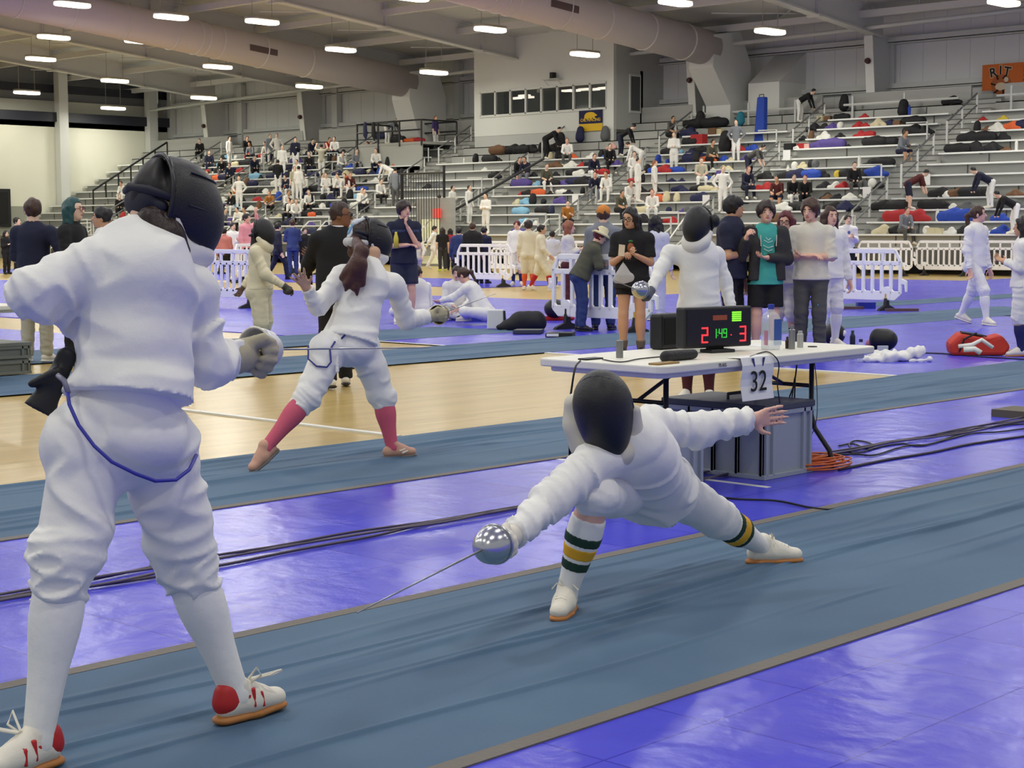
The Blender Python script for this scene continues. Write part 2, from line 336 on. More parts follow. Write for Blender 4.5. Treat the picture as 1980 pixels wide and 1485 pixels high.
for px, py, wh in LP:
    z = 9.3
    for _ in range(12): p = onZ(px, py, z); z = zb(p[1])-1.1
    lab = 'bright oval ceiling light '+wh
    if l0 is None:
        l0 = thing('ceiling_light', lab, 'ceiling light', p, 0, 'hanging ceiling lights')
        def oval(w_, l_, z0, z1):
            pl = [(w_*math.cos(a), (l_-w_)*(1 if math.sin(a) > 0 else -1)+w_*math.sin(a), z0) for a in [math.pi*2*(k+.5)/24 for k in range(24)]]
            return MB().prism(pl, (0, 0, z1-z0))
        oval(.34, .82, .08, .18).build('housing', MHOUS, l0, bevel=.03); oval(.33, .8, -.06, .08).build('diffuser', MLED, l0, bevel=.05)
        MB().tube([(0, .5, .17), (0, .5, 1.7)], .015, 5).build('hanger', MHOUS, l0); MB().tube([(0, -.5, .17), (0, -.5, 1.7)], .015, 5).build('hanger', MHOUS, l0)
    else: dup(l0, p, 0, lab)
    lamp(p[0], p[1], p[2]-.09, 90 if px in (839, 598, 1131) else 190 if (px < 900 and py > 120) or px < 350 else 260)
# ---- press box
def quadY(pp, Y): return [onY(x, y, Y) for x, y in pp]
BY = 58.4; xl, xr = onY(917, 200, BY)[0], onY(1186, 200, BY)[0]; zt = 12.0
zlo = onY(1050, 257, BY)[2]; z00 = onY(1050, 292, BY)[2]
bx = thing('press_box', 'white press box with a row of windows built over the top bleacher rows', 'press box', ((xl+xr)/2, BY, 0)); ox, oy = (xl+xr)/2, BY
MBOX = mat('press_box_white', (222, 224, 218), .7, bump=.05, bscale=3); MBOXG = mat('press_box_grey', (190, 192, 188), .7)
wz0, wz1 = onY(1050, 217.5, BY)[2], onY(1050, 169, BY)[2]; wx0, wx1 = onY(929, 205, BY)[0], onY(1173, 185, BY)[0]
b = MB(); b.box((xl-ox, 0, zlo), (xr-ox, .2, wz0)).box((xl-ox, 0, wz1), (xr-ox, .2, zt)).box((xl-ox, 0, wz0), (wx0-ox, .2, wz1)).box((wx1-ox, 0, wz0), (xr-ox, .2, wz1))
b.box((xr-ox-.2, .2, zlo), (xr-ox, 3.6, zt), 1).box((xl-ox, .2, zlo), (xl-ox+.2, 3.6, zt), 1).box((xl-ox, 1.9, wz0-1), (xr-ox, 2.1, wz1+.6), 2)
b.build('walls', [MBOX, MBOXG, mat('box_interior', (100, 103, 102), .9)], bx)
MB().box((xl-ox, .02, 3.4), (xr-ox, .22, zlo)).build('lower_panel', MBOXG, bx)
MB().box((xr-ox-.12, -.06, 3.4), (xr-ox+.06, 0, 12)).build('corner_trim', MBOX, bx)
MFRAME = mat('window_frame', (214, 216, 210), .4); MGLASS = mat('tinted_glass', (60, 66, 68), .06, alpha=.55, spec=1.0)
nW = 8
for k in range(nW):
    a = wx0+(wx1-wx0)*k/nW-ox; c = wx0+(wx1-wx0)*(k+1)/nW-ox
    wf = MB().box((a, -.05, wz0), (a+.07, .1, wz1)).box((c-.03, -.05, wz0), (c+.0, .1, wz1)).box((a, -.05, wz0-.06), (c, .1, wz0+.05)).box((a, -.05, wz1-.05), (c, .1, wz1+.06)).build('window', MFRAME, bx)
    MB().box((a+.07, .03, wz0+.05), (c-.03, .05, wz1-.05)).build('pane', MGLASS, wf)
for k, (u0, u1, v0) in enumerate(((.1, .16, .5), (.12, .19, .8), (.19, .22, .62), (.5, .55, .75), (.56, .64, .72), (.66, .8, .76), (.82, .86, .7))):
    pass
# ceiling fixtures inside the press box seen through the glass
q = MB()
for u, v in ((.16, .72), (.23, .8), (.26, .72), (.58, .86), (.63, .84), (.71, .86), (.78, .83), (.86, .85)):
    X_ = wx0+(wx1-wx0)*u-ox; Z_ = wz0+(wz1-wz0)*v; q.box((X_-.28, 1.0, Z_), (X_+.28, 1.3, Z_+.09))
q.build('inner_lights', MLED, bx)
p = onX(1201, 180, xr+.02); 
wf = MB().box((xr-ox, 1.1, p[2]-.85), (xr-ox+.05, 1.9, p[2]+.9)).build('side_window', MFRAME, bx); MB().box((xr-ox+.03, 1.18, p[2]-.75), (xr-ox+.06, 1.82, p[2]+.8)).build('pane', mat('dark_pane', (84, 88, 88), .15), wf)
p = onY(1075, 150, BY); cm = thing('camera_shelf', 'small wall bracket with a black camera above the press box windows', 'camera', p)
MB().box((-.45, -.5, -.12), (.45, 0, -.08)).tube([(-.4, -.4, -.1), (-.4, 0, -.4)], .015, 5).tube([(.4, -.4, -.1), (.4, 0, -.4)], .015, 5).build('bracket', MGREYW, cm); MB().box((-.08, -.35, -.08), (.1, -.1, .22)).build('body', mat('black_plastic', (26, 27, 30), .5), cm)
# banners
def bear(mb, sx, sz, o):
    pts = [(-.5, -.1), (-.47, .12), (-.36, .3), (-.18, .4), (.05, .42), (.25, .36), (.38, .22), (.5, .1), (.55, -.02), (.46, -.06), (.4, -.08), (.34, -.14), (.36, -.26), (.44, -.4), (.34, -.42), (.2, -.24), (.1, -.24), (.1, -.42), (0, -.42), (-.04, -.25), (-.16, -.24), (-.18, -.36), (-.28, -.42), (-.34, -.42), (-.33, -.3), (-.42, -.24), (-.42, -.42), (-.52, -.42), (-.5, -.25)]
    n = len(pts); vs = [(o[0]+x*sx, o[1], o[2]+z*sz) for x, z in pts]+[(o[0]+x*sx, o[1]-.012, o[2]+z*sz) for x, z in pts]
    return mb.add(vs, [tuple(range(n)), tuple(range(2*n-1, n-1, -1))]+[(i, n+i, n+(i+1) % n, (i+1) % n) for i in range(n)])
RXZ = Matrix(((1, 0, 0, 0), (0, 0, -1, 0), (0, 1, 0, 0), (0, 0, 0, 1)))
c0 = onY(1120, 214.5, BY-.05); c1 = onY(1165, 252, BY-.05); W_, H_ = c1[0]-c0[0], c0[2]-c1[2]
bn = thing('bear_banner', 'navy banner with a gold bear hanging on the press box wall', 'banner', ((c0[0]+c1[0])/2, BY-.06, (c0[2]+c1[2])/2))
MGOLD = mat('gold_cloth', (226, 184, 40), .7)
MB().box((-W_/2, -.01, -H_/2+.35), (W_/2, .01, H_/2)).build('cloth', mat('navy_cloth', (28, 30, 72), .8), bn); MB().box((-W_/2, -.01, -H_/2), (W_/2, .012, -H_/2+.33)).build('gold_border', MGOLD, bn)
bear(MB(), W_*.52, H_*.42, (0, -.012, .22)).build('emblem', MGOLD, bn)
text('CAL FENCING', .19, MGOLD, Matrix.Translation((0, -.02, -H_/2+.5)) @ RXZ, bn, bold=.004)
c0 = onY(1900, 126, YW-.43); c1 = onY(1978, 171, YW-.43); W_, H_ = c1[0]-c0[0], c0[2]-c1[2]
bn = thing('orange_banner', 'orange banner with dark lettering and a tiger head on the wall at top right', 'banner', ((c0[0]+c1[0])/2, YW-.43, (c0[2]+c1[2])/2))
MB().box((-W_/2, -.01, -H_/2), (W_/2, .01, H_/2)).build('cloth', mat('orange_cloth', (206, 106, 44), .8), bn)
MDKT = mat('dark_print', (40, 30, 26), .8); MLT = mat('cream_print', (216, 196, 168), .8)
for ch, dx, rz_, dz in (('R', -.3, .2, -.03), ('I', .02, 0, .03), ('T', .3, -.2, -.03)):
    for bo, mm, off in ((.035, MLT, -.02), (.012, MDKT, -.03)):
        text(ch, .5, mm, Matrix.Translation((dx-.1, off, H_*.2+dz)) @ RXZ @ Matrix.Rotation(rz_, 4, 'Z'), bn, bold=bo)
h_ = MB().lathe([(.42, 0), (.42, .015)], (-.05, -.035, -.3), 16, 0, 'y', 1, .95).build('tiger_head', mat('tiger_orange', (170, 92, 48), .8), bn)
MB().lathe([(.2, 0), (.2, .02)], (-.05, -.05, -.38), 12, 0, 'y', 1.2, .8).lathe([(.1, 0), (.1, .02)], (.18, -.05, -.12), 10, 0, 'y').build('muzzle', MLT, bn)
q = MB()
for a in range(6): q.tube([(-.05+.42*math.cos(a), -.055, -.3+.42*math.sin(a)), (-.05+.22*math.cos(a+.2), -.055, -.3+.24*math.sin(a+.2))], .03, 5)
q.build('stripes', MDKT, bn)
# plant room box beside the duct
p = onY(1450, 240, 60.0); q0 = onY(1447, 162, 60.0); q1 = onY(1507, 155, 60.0)
MB_ = MB(); x0, x1, zt_ = q0[0], q1[0], q0[2]
MB_.box((x0, 60, 3), (x1, 62, zt_), 0); MB_.prism([(x0, 60, zt_), (x0, 62, zt_), (x0, 62, zt_+1.35)], (x1-x0, 0, 0), 1)
o = MB_.build('shaft_box', [MBOX, MDECKW]); tag(o, 'tall off-white sloped-top shaft box on the wall right of the duct boot', 'shaft box')
for px, py, cx_ in ((1350, 156, -46.5), (1694, 119, -37.3), (604, 226, -74.0), (423, 243, -83.1)):
    z_ = onY(px, py, 60.7)[2]; p = (cx_-.2, 61.2-z_/zb(61)+.0, z_); o = MB().lathe([(.1, 0), (.13, .1), (.1, .2)], (p[0], p[1]-.2, p[2]), 10, 0, 'y').build('alarm_bell', mat('dark_red', (70, 30, 30), .5)); tag(o, 'small dark alarm sounder on a tapered column', 'alarm', 'alarm sounders on the columns')
# ---- bleachers
MSTEEL = mat('bleacher_deck', (160, 161, 156), .5, metal=.1, var=.08, vscale=1.2); MSEAT = mat('bench_plank', (240, 242, 238), .4); MRISER = mat('bleacher_riser', (170, 171, 166), .5, var=.08, vscale=.8, stretch=(.3, 1, 5)); MJOINT = mat('joint_dark', (96, 96, 92), .7)
MRAIL = mat('rail_white', (214, 216, 212), .35); MRAILG = mat('rail_grey', (122, 124, 124), .4, metal=.4); MBLK = mat('rail_black', (34, 35, 38), .5)
def SZ(i): return 1.36+.42*i
def SY(i): return 50+.8*i
NR = 13
secs = []
for k in range(9):
    xl_ = -31.5-6.87*k; xr_ = xl_+5.45 if k else -22
    if k == 8: xl_ = -88.9; 
    if k == 8: xr_ = -31.5-6.87*8+5.45
    secs.append((xl_, xr_))
def nrows(k): return {2: 11, 3: 9, 4: 9}.get(k, 12 if k < 6 else 11)
for k, (a, b) in enumerate(secs):
    t = thing('bleacher_section', 'grey metal bleacher section with pale bench planks, '+ORD[k], 'bleacher', ((a+b)/2, 50, 0), 0, 'bleacher sections'); ox = (a+b)/2
    m_ = MB(); n_ = nrows(k)
    for i in range(NR):
        m_.box((a-ox, SY(i)-50+.12, SZ(i)-.47), (b-ox, SY(i)-50+.16, SZ(i)-.02), 1); m_.box((a-ox, SY(i)-50+.12, SZ(i)-.06), (b-ox, SY(i+1)-50+.14, SZ(i)-.02), 0)
        x = a+1.5+(i % 3)*.4
        while x < b: m_.box((x-ox-.02, SY(i)-50+.1, SZ(i)-.42), (x-ox+.02, SY(i)-50+.12, SZ(i)-.02), 2); x += 2.4
    m_.box((a-ox, .16, .35), (b-ox, .2, .92), 2).box((a-ox, SY(NR)-50, 0), (b-ox, SY(NR)-50+.1, SZ(NR)+.3), 1).box((a-ox, .3, 0), (a-ox+.06, 10, .9), 2)
    m_.build('deck', [MSTEEL, MRISER, MJOINT], t)
    for i in range(n_): MB().box((a-ox, SY(i)-50-.14, SZ(i)-.06), (b-ox, SY(i)-50+.13, SZ(i)+.0)).build('bench', MSEAT, t)
for k in range(8):
    a, b = secs[k+1][1], secs[k][0]; ox = (a+b)/2
    t = thing('aisle_stairs', 'grey metal aisle steps between two bleacher sections, '+ORD[k], 'stairs', (ox, 50, 0), 0, 'bleacher aisle steps')
    m_ = MB()
    for i in range(-3, NR*2):
        z = SZ(0)-.05+.21*i; y = .15+.4*i; m_.box((a-ox, y, z-.24), (b-ox, y+.42, z), i % 2)
        m_.box((a-ox, y-.015, z-.03), (b-ox, y, z), 2)
    m_.build('steps', [MSTEEL, MRISER, MJOINT], t)
# handrails up the aisles
def handrail(k, i0, i1, label, g, white=False, blk=False):
    x = (secs[k+1][1]+secs[k][0])/2+.25; A = np.array([x, SY(i0), SZ(i0)+.55]); B = np.array([x, SY(i1), SZ(i1)+.55])
    t = thing('aisle_handrail', label, 'handrail', (x, SY(i0), SZ(i0)), 0, g); o = np.array([x, SY(i0), SZ(i0)])
    m1 = MBLK if blk else MRAILG; m2 = MBLK if blk else MRAIL
    MB().tube([A-o, B-o], .035, 6).tube([A-o-(0, 0, .45), B-o-(0, 0, .45)], .03, 6).build('rail', MRAIL if white else m1, t)
    for P in (A, (A+B)/2, B): MB().tube([P-o-(0, 0, .95), P-o+(0, 0, .02)], .04, 6).build('post', m2, t)
for k in range(8):
    for (i0, i1, nm) in ((.6, 3.4, 'lowest'), (4.6, 7.4, 'middle'), (8.6, 11.4, 'topmost')):
        handrail(k, i0, i1, nm+' grey sloping handrail of the bleacher aisle '+ORD[k], 'aisle handrails')
    x = (secs[k+1][1]+secs[k][0])/2; o = np.array([x, 49.2, 0])
    t = thing('stair_rail', 'white tube guard rails at the foot of the bleacher aisle '+ORD[k], 'railing', o, 0, 'white foot rails of the aisles')
    for s in (-.6, .6):
        MB().tube([(s, -.9, .15), (s, -.9, 1.0), (s, .2, 1.95), (s, .9, 1.98), (s, .9, 1.35)], .035, 6).tube([(s, -.9, .6), (s, .9, 1.6)], .03, 6).build('rail', MRAIL, t)
# front end rail of bench rows beside the aisles (white U rails on every fourth row)
for k in range(8):
    for i in (1, 5, 9):
        if k in (2, 3) and i == 9: continue
        x = secs[k+1][1]; y = SY(i)-.1; z = SZ(i); t = thing('bench_end_rail', ['low', 'middle', 'high'][(i-1)//4]+' white bent end rail beside the bleacher aisle '+ORD[k], 'railing', (x, y, z), 0, 'bench end rails')
        MB().tube([(0, 0, -.9), (0, 0, .42), (-.9, 0, .42)], .035, 6).build('tube', MRAIL, t)
# top row back rails
for a, b in ((-38.4, -33.0), (-31.4, -22), (-46, -40.5)):
    y = SY(12); z = SZ(12); m_ = MB().tube([(a, y, z+.2), (b, y, z+.2)], .05, 6)
    x = a+.6
    while x < b: m_.tube([(x, y, z-.5), (x, y, z+.55)], .05, 6); x += 2.4
    o = m_.build('top_rail', MRAIL); tag(o, 'pale rail with short posts along the topmost bleacher row', 'railing', 'top row rails')
# left end slope railing
t = thing('sloping_guardrail', 'dark mesh guard rail climbing the left end of the bleachers', 'railing', (-88.0, 50, 0))
pa, pb = onX(180, 368, -84.5), onX(323, 275, -84.5)
pa = np.array([-84.5, pa[1], pa[2]]); O = np.array([-88.0, 50, 0]); ht = 1.25
m_ = MB().tube([pa-O, pb-O], .06, 6).tube([pa-O-(0, 0, ht), pb-O-(0, 0, ht)], .05, 6); m_.build('rail', MBLK, t)
for k in range(7):
    P = pa+(pb-pa)*k/6-O; MB().tube([P-(0, 0, 3.2 if k < 1 else 1.5), P], .05, 6).build('post', MBLK, t)
# camera platform at the top left
PX = onY(745, 280, 56.5); x0, x1 = onY(691, 280, 56.5)[0], onY(815, 280, 56.5)[0]; zf = onY(745, 277, 56.5)[2]; zt_ = onY(745, 236, 56.5)[2]
t = thing('camera_platform', 'raised black-railed platform standing in the upper bleachers left of the press box', 'platform', ((x0+x1)/2, 56.5, zf)); ox = (x0+x1)/2
MB().box((x0-ox, 0, -.12), (x1-ox, 2.4, 0)).build('deck', MSTEEL, t); MB().box((x0-ox, .02, -1.6), (x1-ox, .1, -.12)).build('skirt', mat('skirt_grey', (168, 170, 164), .7), t)
m_ = MB()
for x in np.linspace(x0-ox, x1-ox, 4):
    for y in (0, 2.4): m_.tube([(x, y, -1.6 if y == 0 and x < 0 else -.2), (x, y, zt_-zf)], .05, 6)
for y in (0, 2.4):
    for z in (zt_-zf, (zt_-zf)*.55): m_.tube([(x0-ox, y, z), (x1-ox, y, z)], .045, 6)
for x in (x0-ox, x1-ox): m_.tube([(x, 0, zt_-zf), (x, 2.4, zt_-zf)], .045, 6)
m_.build('guard_rail', MBLK, t)
# vomitory with black railings
V0 = onY(815, 500, 49.6); V1 = onY(862, 500, 49.6)
t = thing('exit_doorway', 'lit exit doorway under the bleachers behind black railings', 'doorway', (V0[0], 49.6, 0)); w_ = V1[0]-V0[0]
MB().box((-.3, 0, 0), (w_+.3, .3, 2.9)).build('frame', MRISER, t)
MB().box((.1, -.06, .1), (w_*.75, -.01, 2.0)).build('lit_opening', mat('cream_light', (226, 224, 184), .8, emit=((226, 224, 184), .35)), t)
e_ = MB().box((w_*.62, -.2, 2.05), (w_*.62+.38, -.1, 2.45)).build('exit_sign', mat('exit_red', (200, 70, 60), .5, emit=((230, 80, 70), .8)), t)
t = thing('black_railing', 'tall black metal stair railing in front of the lit exit doorway', 'railing', (V0[0]-1, 49.2, 0))
m_ = MB()
for x in np.arange(0, w_+1.2, .16): m_.tube([(x, 0, 1.0), (x, 0, 3.9)], .02, 4)
m_.tube([(0, 0, 3.95), (w_+1.3, 0, 3.95)], .04, 6).tube([(0, 0, 1.0), (w_+1.3, 0, 1.0)], .04, 6); m_.build('bars', MBLK, t)
m_ = MB().tube([(0, .2, 1.1), (w_+3.2, 4.2, 4.6)], .06, 6).tube([(0, .2, 0), (0, .2, 4.2)], .07, 6).tube([(1.6, 1.2, 0), (1.6, 1.2, 4.3)], .06, 6); m_.build('stringer', MBLK, t)
# ================================================================ organic shapes: smooth-blended fields -> one continuous surface
def nz(a): a = np.array(a, float); l = np.linalg.norm(a); return a/l if l > 1e-9 else a
def frame(up, fwd):
    u = nz(up); r = nz(np.cross(np.array(fwd, float), u)); f = np.cross(u, r); return np.array([r, f, u])     # rows: right, forward, up
def cap(a, b, ra, rb=None, m=0, **k): return dict(t='c', a=np.array(a, float), b=np.array(b, float), ra=ra, rb=ra if rb is None else rb, m=m, **k)
def ell(c, r, R=None, m=0, **k): return dict(t='e', c=np.array(c, float), r=np.array(r, float), R=np.eye(3) if R is None else np.array(R), m=m, **k)
_sr = np.random.RandomState(3); _SD = _sr.randn(6, 3); _SP = _sr.rand(6)*6.28
def snoise(P, s):
    q = 0
    for i in range(6):
        q = q+np.sin(P@(_SD[i]*s)+_SP[i]+1.3*np.sin(P@(_SD[(i+2) % 6]*s*.6)+_SP[i]*2))
    return q/6
def field(prims, h, k=.03, noise=None, margin=.03):
    lo = np.full(3, 1e9); hi = -lo
    for p in prims:
        if p.get('sub'): continue
        if p['t'] == 'c': r = max(p['ra'], p['rb'])*max(1, p.get('fl', (0, 1))[1] if 'fl' in p else 1); a = np.minimum(p['a'], p['b'])-r; b = np.maximum(p['a'], p['b'])+r
        else: r = p['r'].max(); a = p['c']-r; b = p['c']+r
        p['_b'] = (a, b); lo = np.minimum(lo, a); hi = np.maximum(hi, b)
    lo = lo-margin-2*h; hi = hi+margin+2*h; n = np.ceil((hi-lo)/h).astype(int)+1
    S = np.full(n, .5, np.float32); Mi = np.zeros(n, np.int8); Bd = np.full(n, 9., np.float32)
    ax = [lo[i]+h*np.arange(n[i]) for i in range(3)]
    for p in prims:
        if '_b' not in p:
            if p['t'] == 'c': r = max(p['ra'], p['rb']); p['_b'] = (np.minimum(p['a'], p['b'])-r, np.maximum(p['a'], p['b'])+r)
            else: p['_b'] = (p['c']-p['r'].max(), p['c']+p['r'].max())
        kk = p.get('k', k); g = kk+2.5*h+p.get('fold', (0,))[0]
        i0 = np.maximum(((p['_b'][0]-g-lo)/h).astype(int), 0); i1 = np.minimum(((p['_b'][1]+g-lo)/h).astype(int)+2, n)
        if (i1 <= i0).any(): continue
        X, Y, Z = np.meshgrid(ax[0][i0[0]:i1[0]], ax[1][i0[1]:i1[1]], ax[2][i0[2]:i1[2]], indexing='ij'); P = np.stack([X, Y, Z], -1)
        if p['t'] == 'c':
            ab = p['b']-p['a']; L2 = max(ab@ab, 1e-12); q = P-p['a']; t = np.clip(q@ab/L2, 0, 1); v = q-t[..., None]*ab
            if 'fl' in p: axf, sc = p['fl']; vv = v@axf; v = v+(1/sc-1)*vv[..., None]*axf
            d = np.linalg.norm(v, axis=-1); rr = p['ra']+(p['rb']-p['ra'])*t
            if 'bulge' in p: rr = rr+p['bulge'][0]*np.exp(-((t-p['bulge'][1])/.25)**2)
            if 'fold' in p:
                am, lm = p['fold'][:2]; L_ = math.sqrt(L2); dn = ab/L_; pd = (P@dn)[..., None]
                W_ = P*(1.1/lm*.45)+dn*pd*(1.1/lm)+snoise(P, 4)[..., None]*.35
                n1 = snoise(W_, 2.1); rr = rr+am*(1.5*np.clip(1-np.abs(n1)*3.2, 0, 1)-.4)+am*.8*snoise(P+5, .55/lm)
            d = d-rr
            if 'cut' in p:
                tt = (q@ab)/math.sqrt(L2)
                if 'b' in p['cut']: d = np.maximum(d, tt-math.sqrt(L2))
                if 'a' in p['cut']: d = np.maximum(d, -tt)
        else:
            q = (P-p['c'])@p['R'].T/p['r']; l = np.linalg.norm(q, axis=-1); l2 = np.linalg.norm(q/p['r'], axis=-1)+1e-9; d = l*(l-1)/l2
            if 'fold' in p: am, lm = p['fold'][:2]; s2 = np.sin(snoise(P, 2.2/lm*.5)*5+snoise(P, .6/lm)*2); d = d-am*(1-2*np.abs(s2))
        sl_ = tuple(slice(i0[i], i1[i]) for i in range(3)); A = S[sl_]
        if p.get('sub'):
            S[sl_] = np.maximum(A, -d); continue
        if p.get('isect'):
            S[sl_] = np.maximum(A, d); continue
        w = np.maximum(kk-np.abs(A-d), 0)/kk; S[sl_] = np.minimum(A, d)-w*w*kk*.25
        up = d < Bd[sl_]; Bd[sl_] = np.where(up, d, Bd[sl_]); Mi[sl_] = np.where(up, p['m'], Mi[sl_])
    if noise:
        X, Y, Z = np.meshgrid(*ax, indexing='ij'); msk = np.abs(S) < noise[0]*3+3*h; P = np.stack([X[msk], Y[msk], Z[msk]], -1)
        S[msk] -= noise[0]*snoise(P, noise[1])
    return S, Mi, lo, h
def clip_plane(Fd, pt, nrm):
    S, Mi, lo, h = Fd; n = S.shape; ax = [lo[i]+h*np.arange(n[i]) for i in range(3)]
    X, Y, Z = np.meshgrid(*ax, indexing='ij'); d = (X-pt[0])*nrm[0]+(Y-pt[1])*nrm[1]+(Z-pt[2])*nrm[2]
    return np.maximum(S, d).astype(np.float32), Mi, lo, h
def nets(Fd, name, mats):
    S, Mi, lo, h = Fd; S = S.copy(); S[0] = S[-1] = .5; S[:, 0] = S[:, -1] = .5; S[:, :, 0] = S[:, :, -1] = .5
    I = S < 0; n = S.shape; c = [slice(0, -1), slice(1, None)]
    cnt = sum(I[c[a], c[b], c[d]].astype(np.int8) for a in (0, 1) for b in (0, 1) for d in (0, 1))
    act = (cnt > 0) & (cnt < 8); idx = np.argwhere(act); vid = np.full(act.shape, -1, np.int32); vid[act] = np.arange(len(idx))
    acc = np.zeros((len(idx), 3)); num = np.zeros(len(idx))
    cs = [(a, b, d) for a in (0, 1) for b in (0, 1) for d in (0, 1)]
    for a in cs:
        for ax_ in range(3):
            if a[ax_]: continue
            b = list(a); b[ax_] = 1
            sa = S[idx[:, 0]+a[0], idx[:, 1]+a[1], idx[:, 2]+a[2]]; sb = S[idx[:, 0]+b[0], idx[:, 1]+b[1], idx[:, 2]+b[2]]
            m = (sa < 0) != (sb < 0); t = np.where(m, sa/np.where(m, sa-sb, 1), 0)
            p = np.tile(np.array(a, float), (len(idx), 1)); p[:, ax_] += t
            acc += p*m[:, None]; num += m
    co = lo+h*(idx+acc/num[:, None]); Q = []
    for ax_ in range(3):
        s0 = [slice(None)]*3; s1 = [slice(None)]*3; s0[ax_] = slice(0, -1); s1[ax_] = slice(1, None)
        e = I[tuple(s0)] != I[tuple(s1)]; E_ = np.argwhere(e); o1, o2 = [(1, 2), (2, 0), (0, 1)][ax_]
        E_ = E_[(E_[:, o1] > 0) & (E_[:, o2] > 0) & (E_[:, o1] < n[o1]-1) & (E_[:, o2] < n[o2]-1)]
        ins = I[E_[:, 0], E_[:, 1], E_[:, 2]]; q = []
        for d1, d2 in ((-1, -1), (0, -1), (0, 0), (-1, 0)):
            cc = E_.copy(); cc[:, o1] += d1; cc[:, o2] += d2; q.append(vid[cc[:, 0], cc[:, 1], cc[:, 2]])
        q = np.stack(q, -1); q[~ins] = q[~ins][:, ::-1]; Q.append(q)
    Q = np.concatenate(Q); me = bpy.data.meshes.new(name)
    me.vertices.add(len(co)); me.vertices.foreach_set('co', co.astype(np.float32).ravel())
    me.loops.add(Q.size); me.loops.foreach_set('vertex_index', Q.astype(np.int32).ravel())
    me.polygons.add(len(Q)); me.polygons.foreach_set('loop_start', np.arange(len(Q), dtype=np.int32)*4); me.polygons.foreach_set('loop_total', np.full(len(Q), 4, np.int32))
    mats = mats if isinstance(mats, (list, tuple)) else [mats]
    for m in mats: me.materials.append(m)
    if len(mats) > 1:
        ci = idx[Q[:, 0]]; best = Mi[ci[:, 0], ci[:, 1], ci[:, 2]]
        pc = ((co[Q].mean(1)-lo)/h).round().astype(int); pc = np.minimum(pc, np.array(n)-1); me.polygons.foreach_set('material_index', Mi[pc[:, 0], pc[:, 1], pc[:, 2]].astype(np.int32))
    me.polygons.foreach_set('use_smooth', np.ones(len(Q), bool)); me.update(calc_edges=True); me.validate(); return me
def blob(name, prims, h, mats, parent=None, k=.03, noise=None, clips=()):
    Fd = field(prims, h, k, noise)
    for c_ in clips: Fd = clip_plane(Fd, *c_)
    o = bpy.data.objects.new(name, nets(Fd, name, mats)); C.objects.link(o)
    if parent is not None: o.parent = parent
    return o
# ---------------------------------------------------------------- directions as seen in the photo
VIEW = nz([RW[0] @ np.array([0, 0, -1]), RW[1] @ np.array([0, 0, -1]), 0]); RIGHT = nz([RW[0][0], RW[1][0], 0]); UPV = np.array([0, 0, 1.])
def facing(deg): a = math.radians(deg); return -VIEW*math.cos(a)+RIGHT*math.sin(a)   # 0 = towards the camera, 90 = to the photo's right
SKIN = {}
def skin(n):
    c = {'light': (232, 196, 172), 'pink': (228, 180, 158), 'tan': (206, 158, 124), 'brown': (134, 92, 66), 'olive': (214, 172, 138), 'dark': (92, 64, 48)}[n]
    return mat('skin_'+n, c, .5, bump=.08, bscale=60)
def hairm(c, n): return mat('hair_'+n, c, .45, bump=.5, bscale=60, stretch=(1, 1, .15))
def clothm(n, c, **k): return mat('cloth_'+n, c, .85, bump=k.get('b', .12), bscale=k.get('s', 45), var=k.get('v', .0))
WHITE = mat('fencing_white', (238, 237, 232), .8, bump=.12, bscale=30); CREAM = mat('fencing_cream', (224, 216, 186), .85, bump=.12, bscale=30)
MMESH = mat('mask_mesh', (16, 16, 19), .4, bump=.25, bscale=300); MBIB = mat('mask_bib', (228, 226, 218), .7)
# ---------------------------------------------------------------- poses (offsets in units of body height, right/forward/up of the person; 'out' = sideways away from the body)
ARM = {'down': ((.03, .0, -.17), (.045, .04, -.325)), 'hip': ((.10, -.03, -.155), (.03, .04, -.255)), 'fwd': ((.03, .10, -.14), (.0, .25, -.10)), 'phone': ((.02, .02, -.165), (-.055, .13, -.12)),
       'crossed': ((.03, .03, -.165), (-.11, .10, -.155)), 'chin': ((.0, .06, -.165), (-.085, .10, -.02)), 'up': ((.09, .05, .06), (.04, .07, .2)), 'back': ((.05, -.09, -.15), (.0, -.16, -.27)),
       'low': ((.02, .08, -.165), (-.03, .2, -.25)), 'reach': ((.01, .14, -.10), (-.02, .28, -.13)), 'lap': ((.03, .04, -.165), (-.05, .15, -.21)), 'film': ((.07, .05, -.15), (.055, .15, -.035)), 'dangle': ((.02, .05, -.16), (.0, .1, -.31)), 'swing': ((.04, .06, -.16), (.03, .16, -.26)), 'behind': ((.07, -.06, -.155), (-.04, -.1, -.25))}
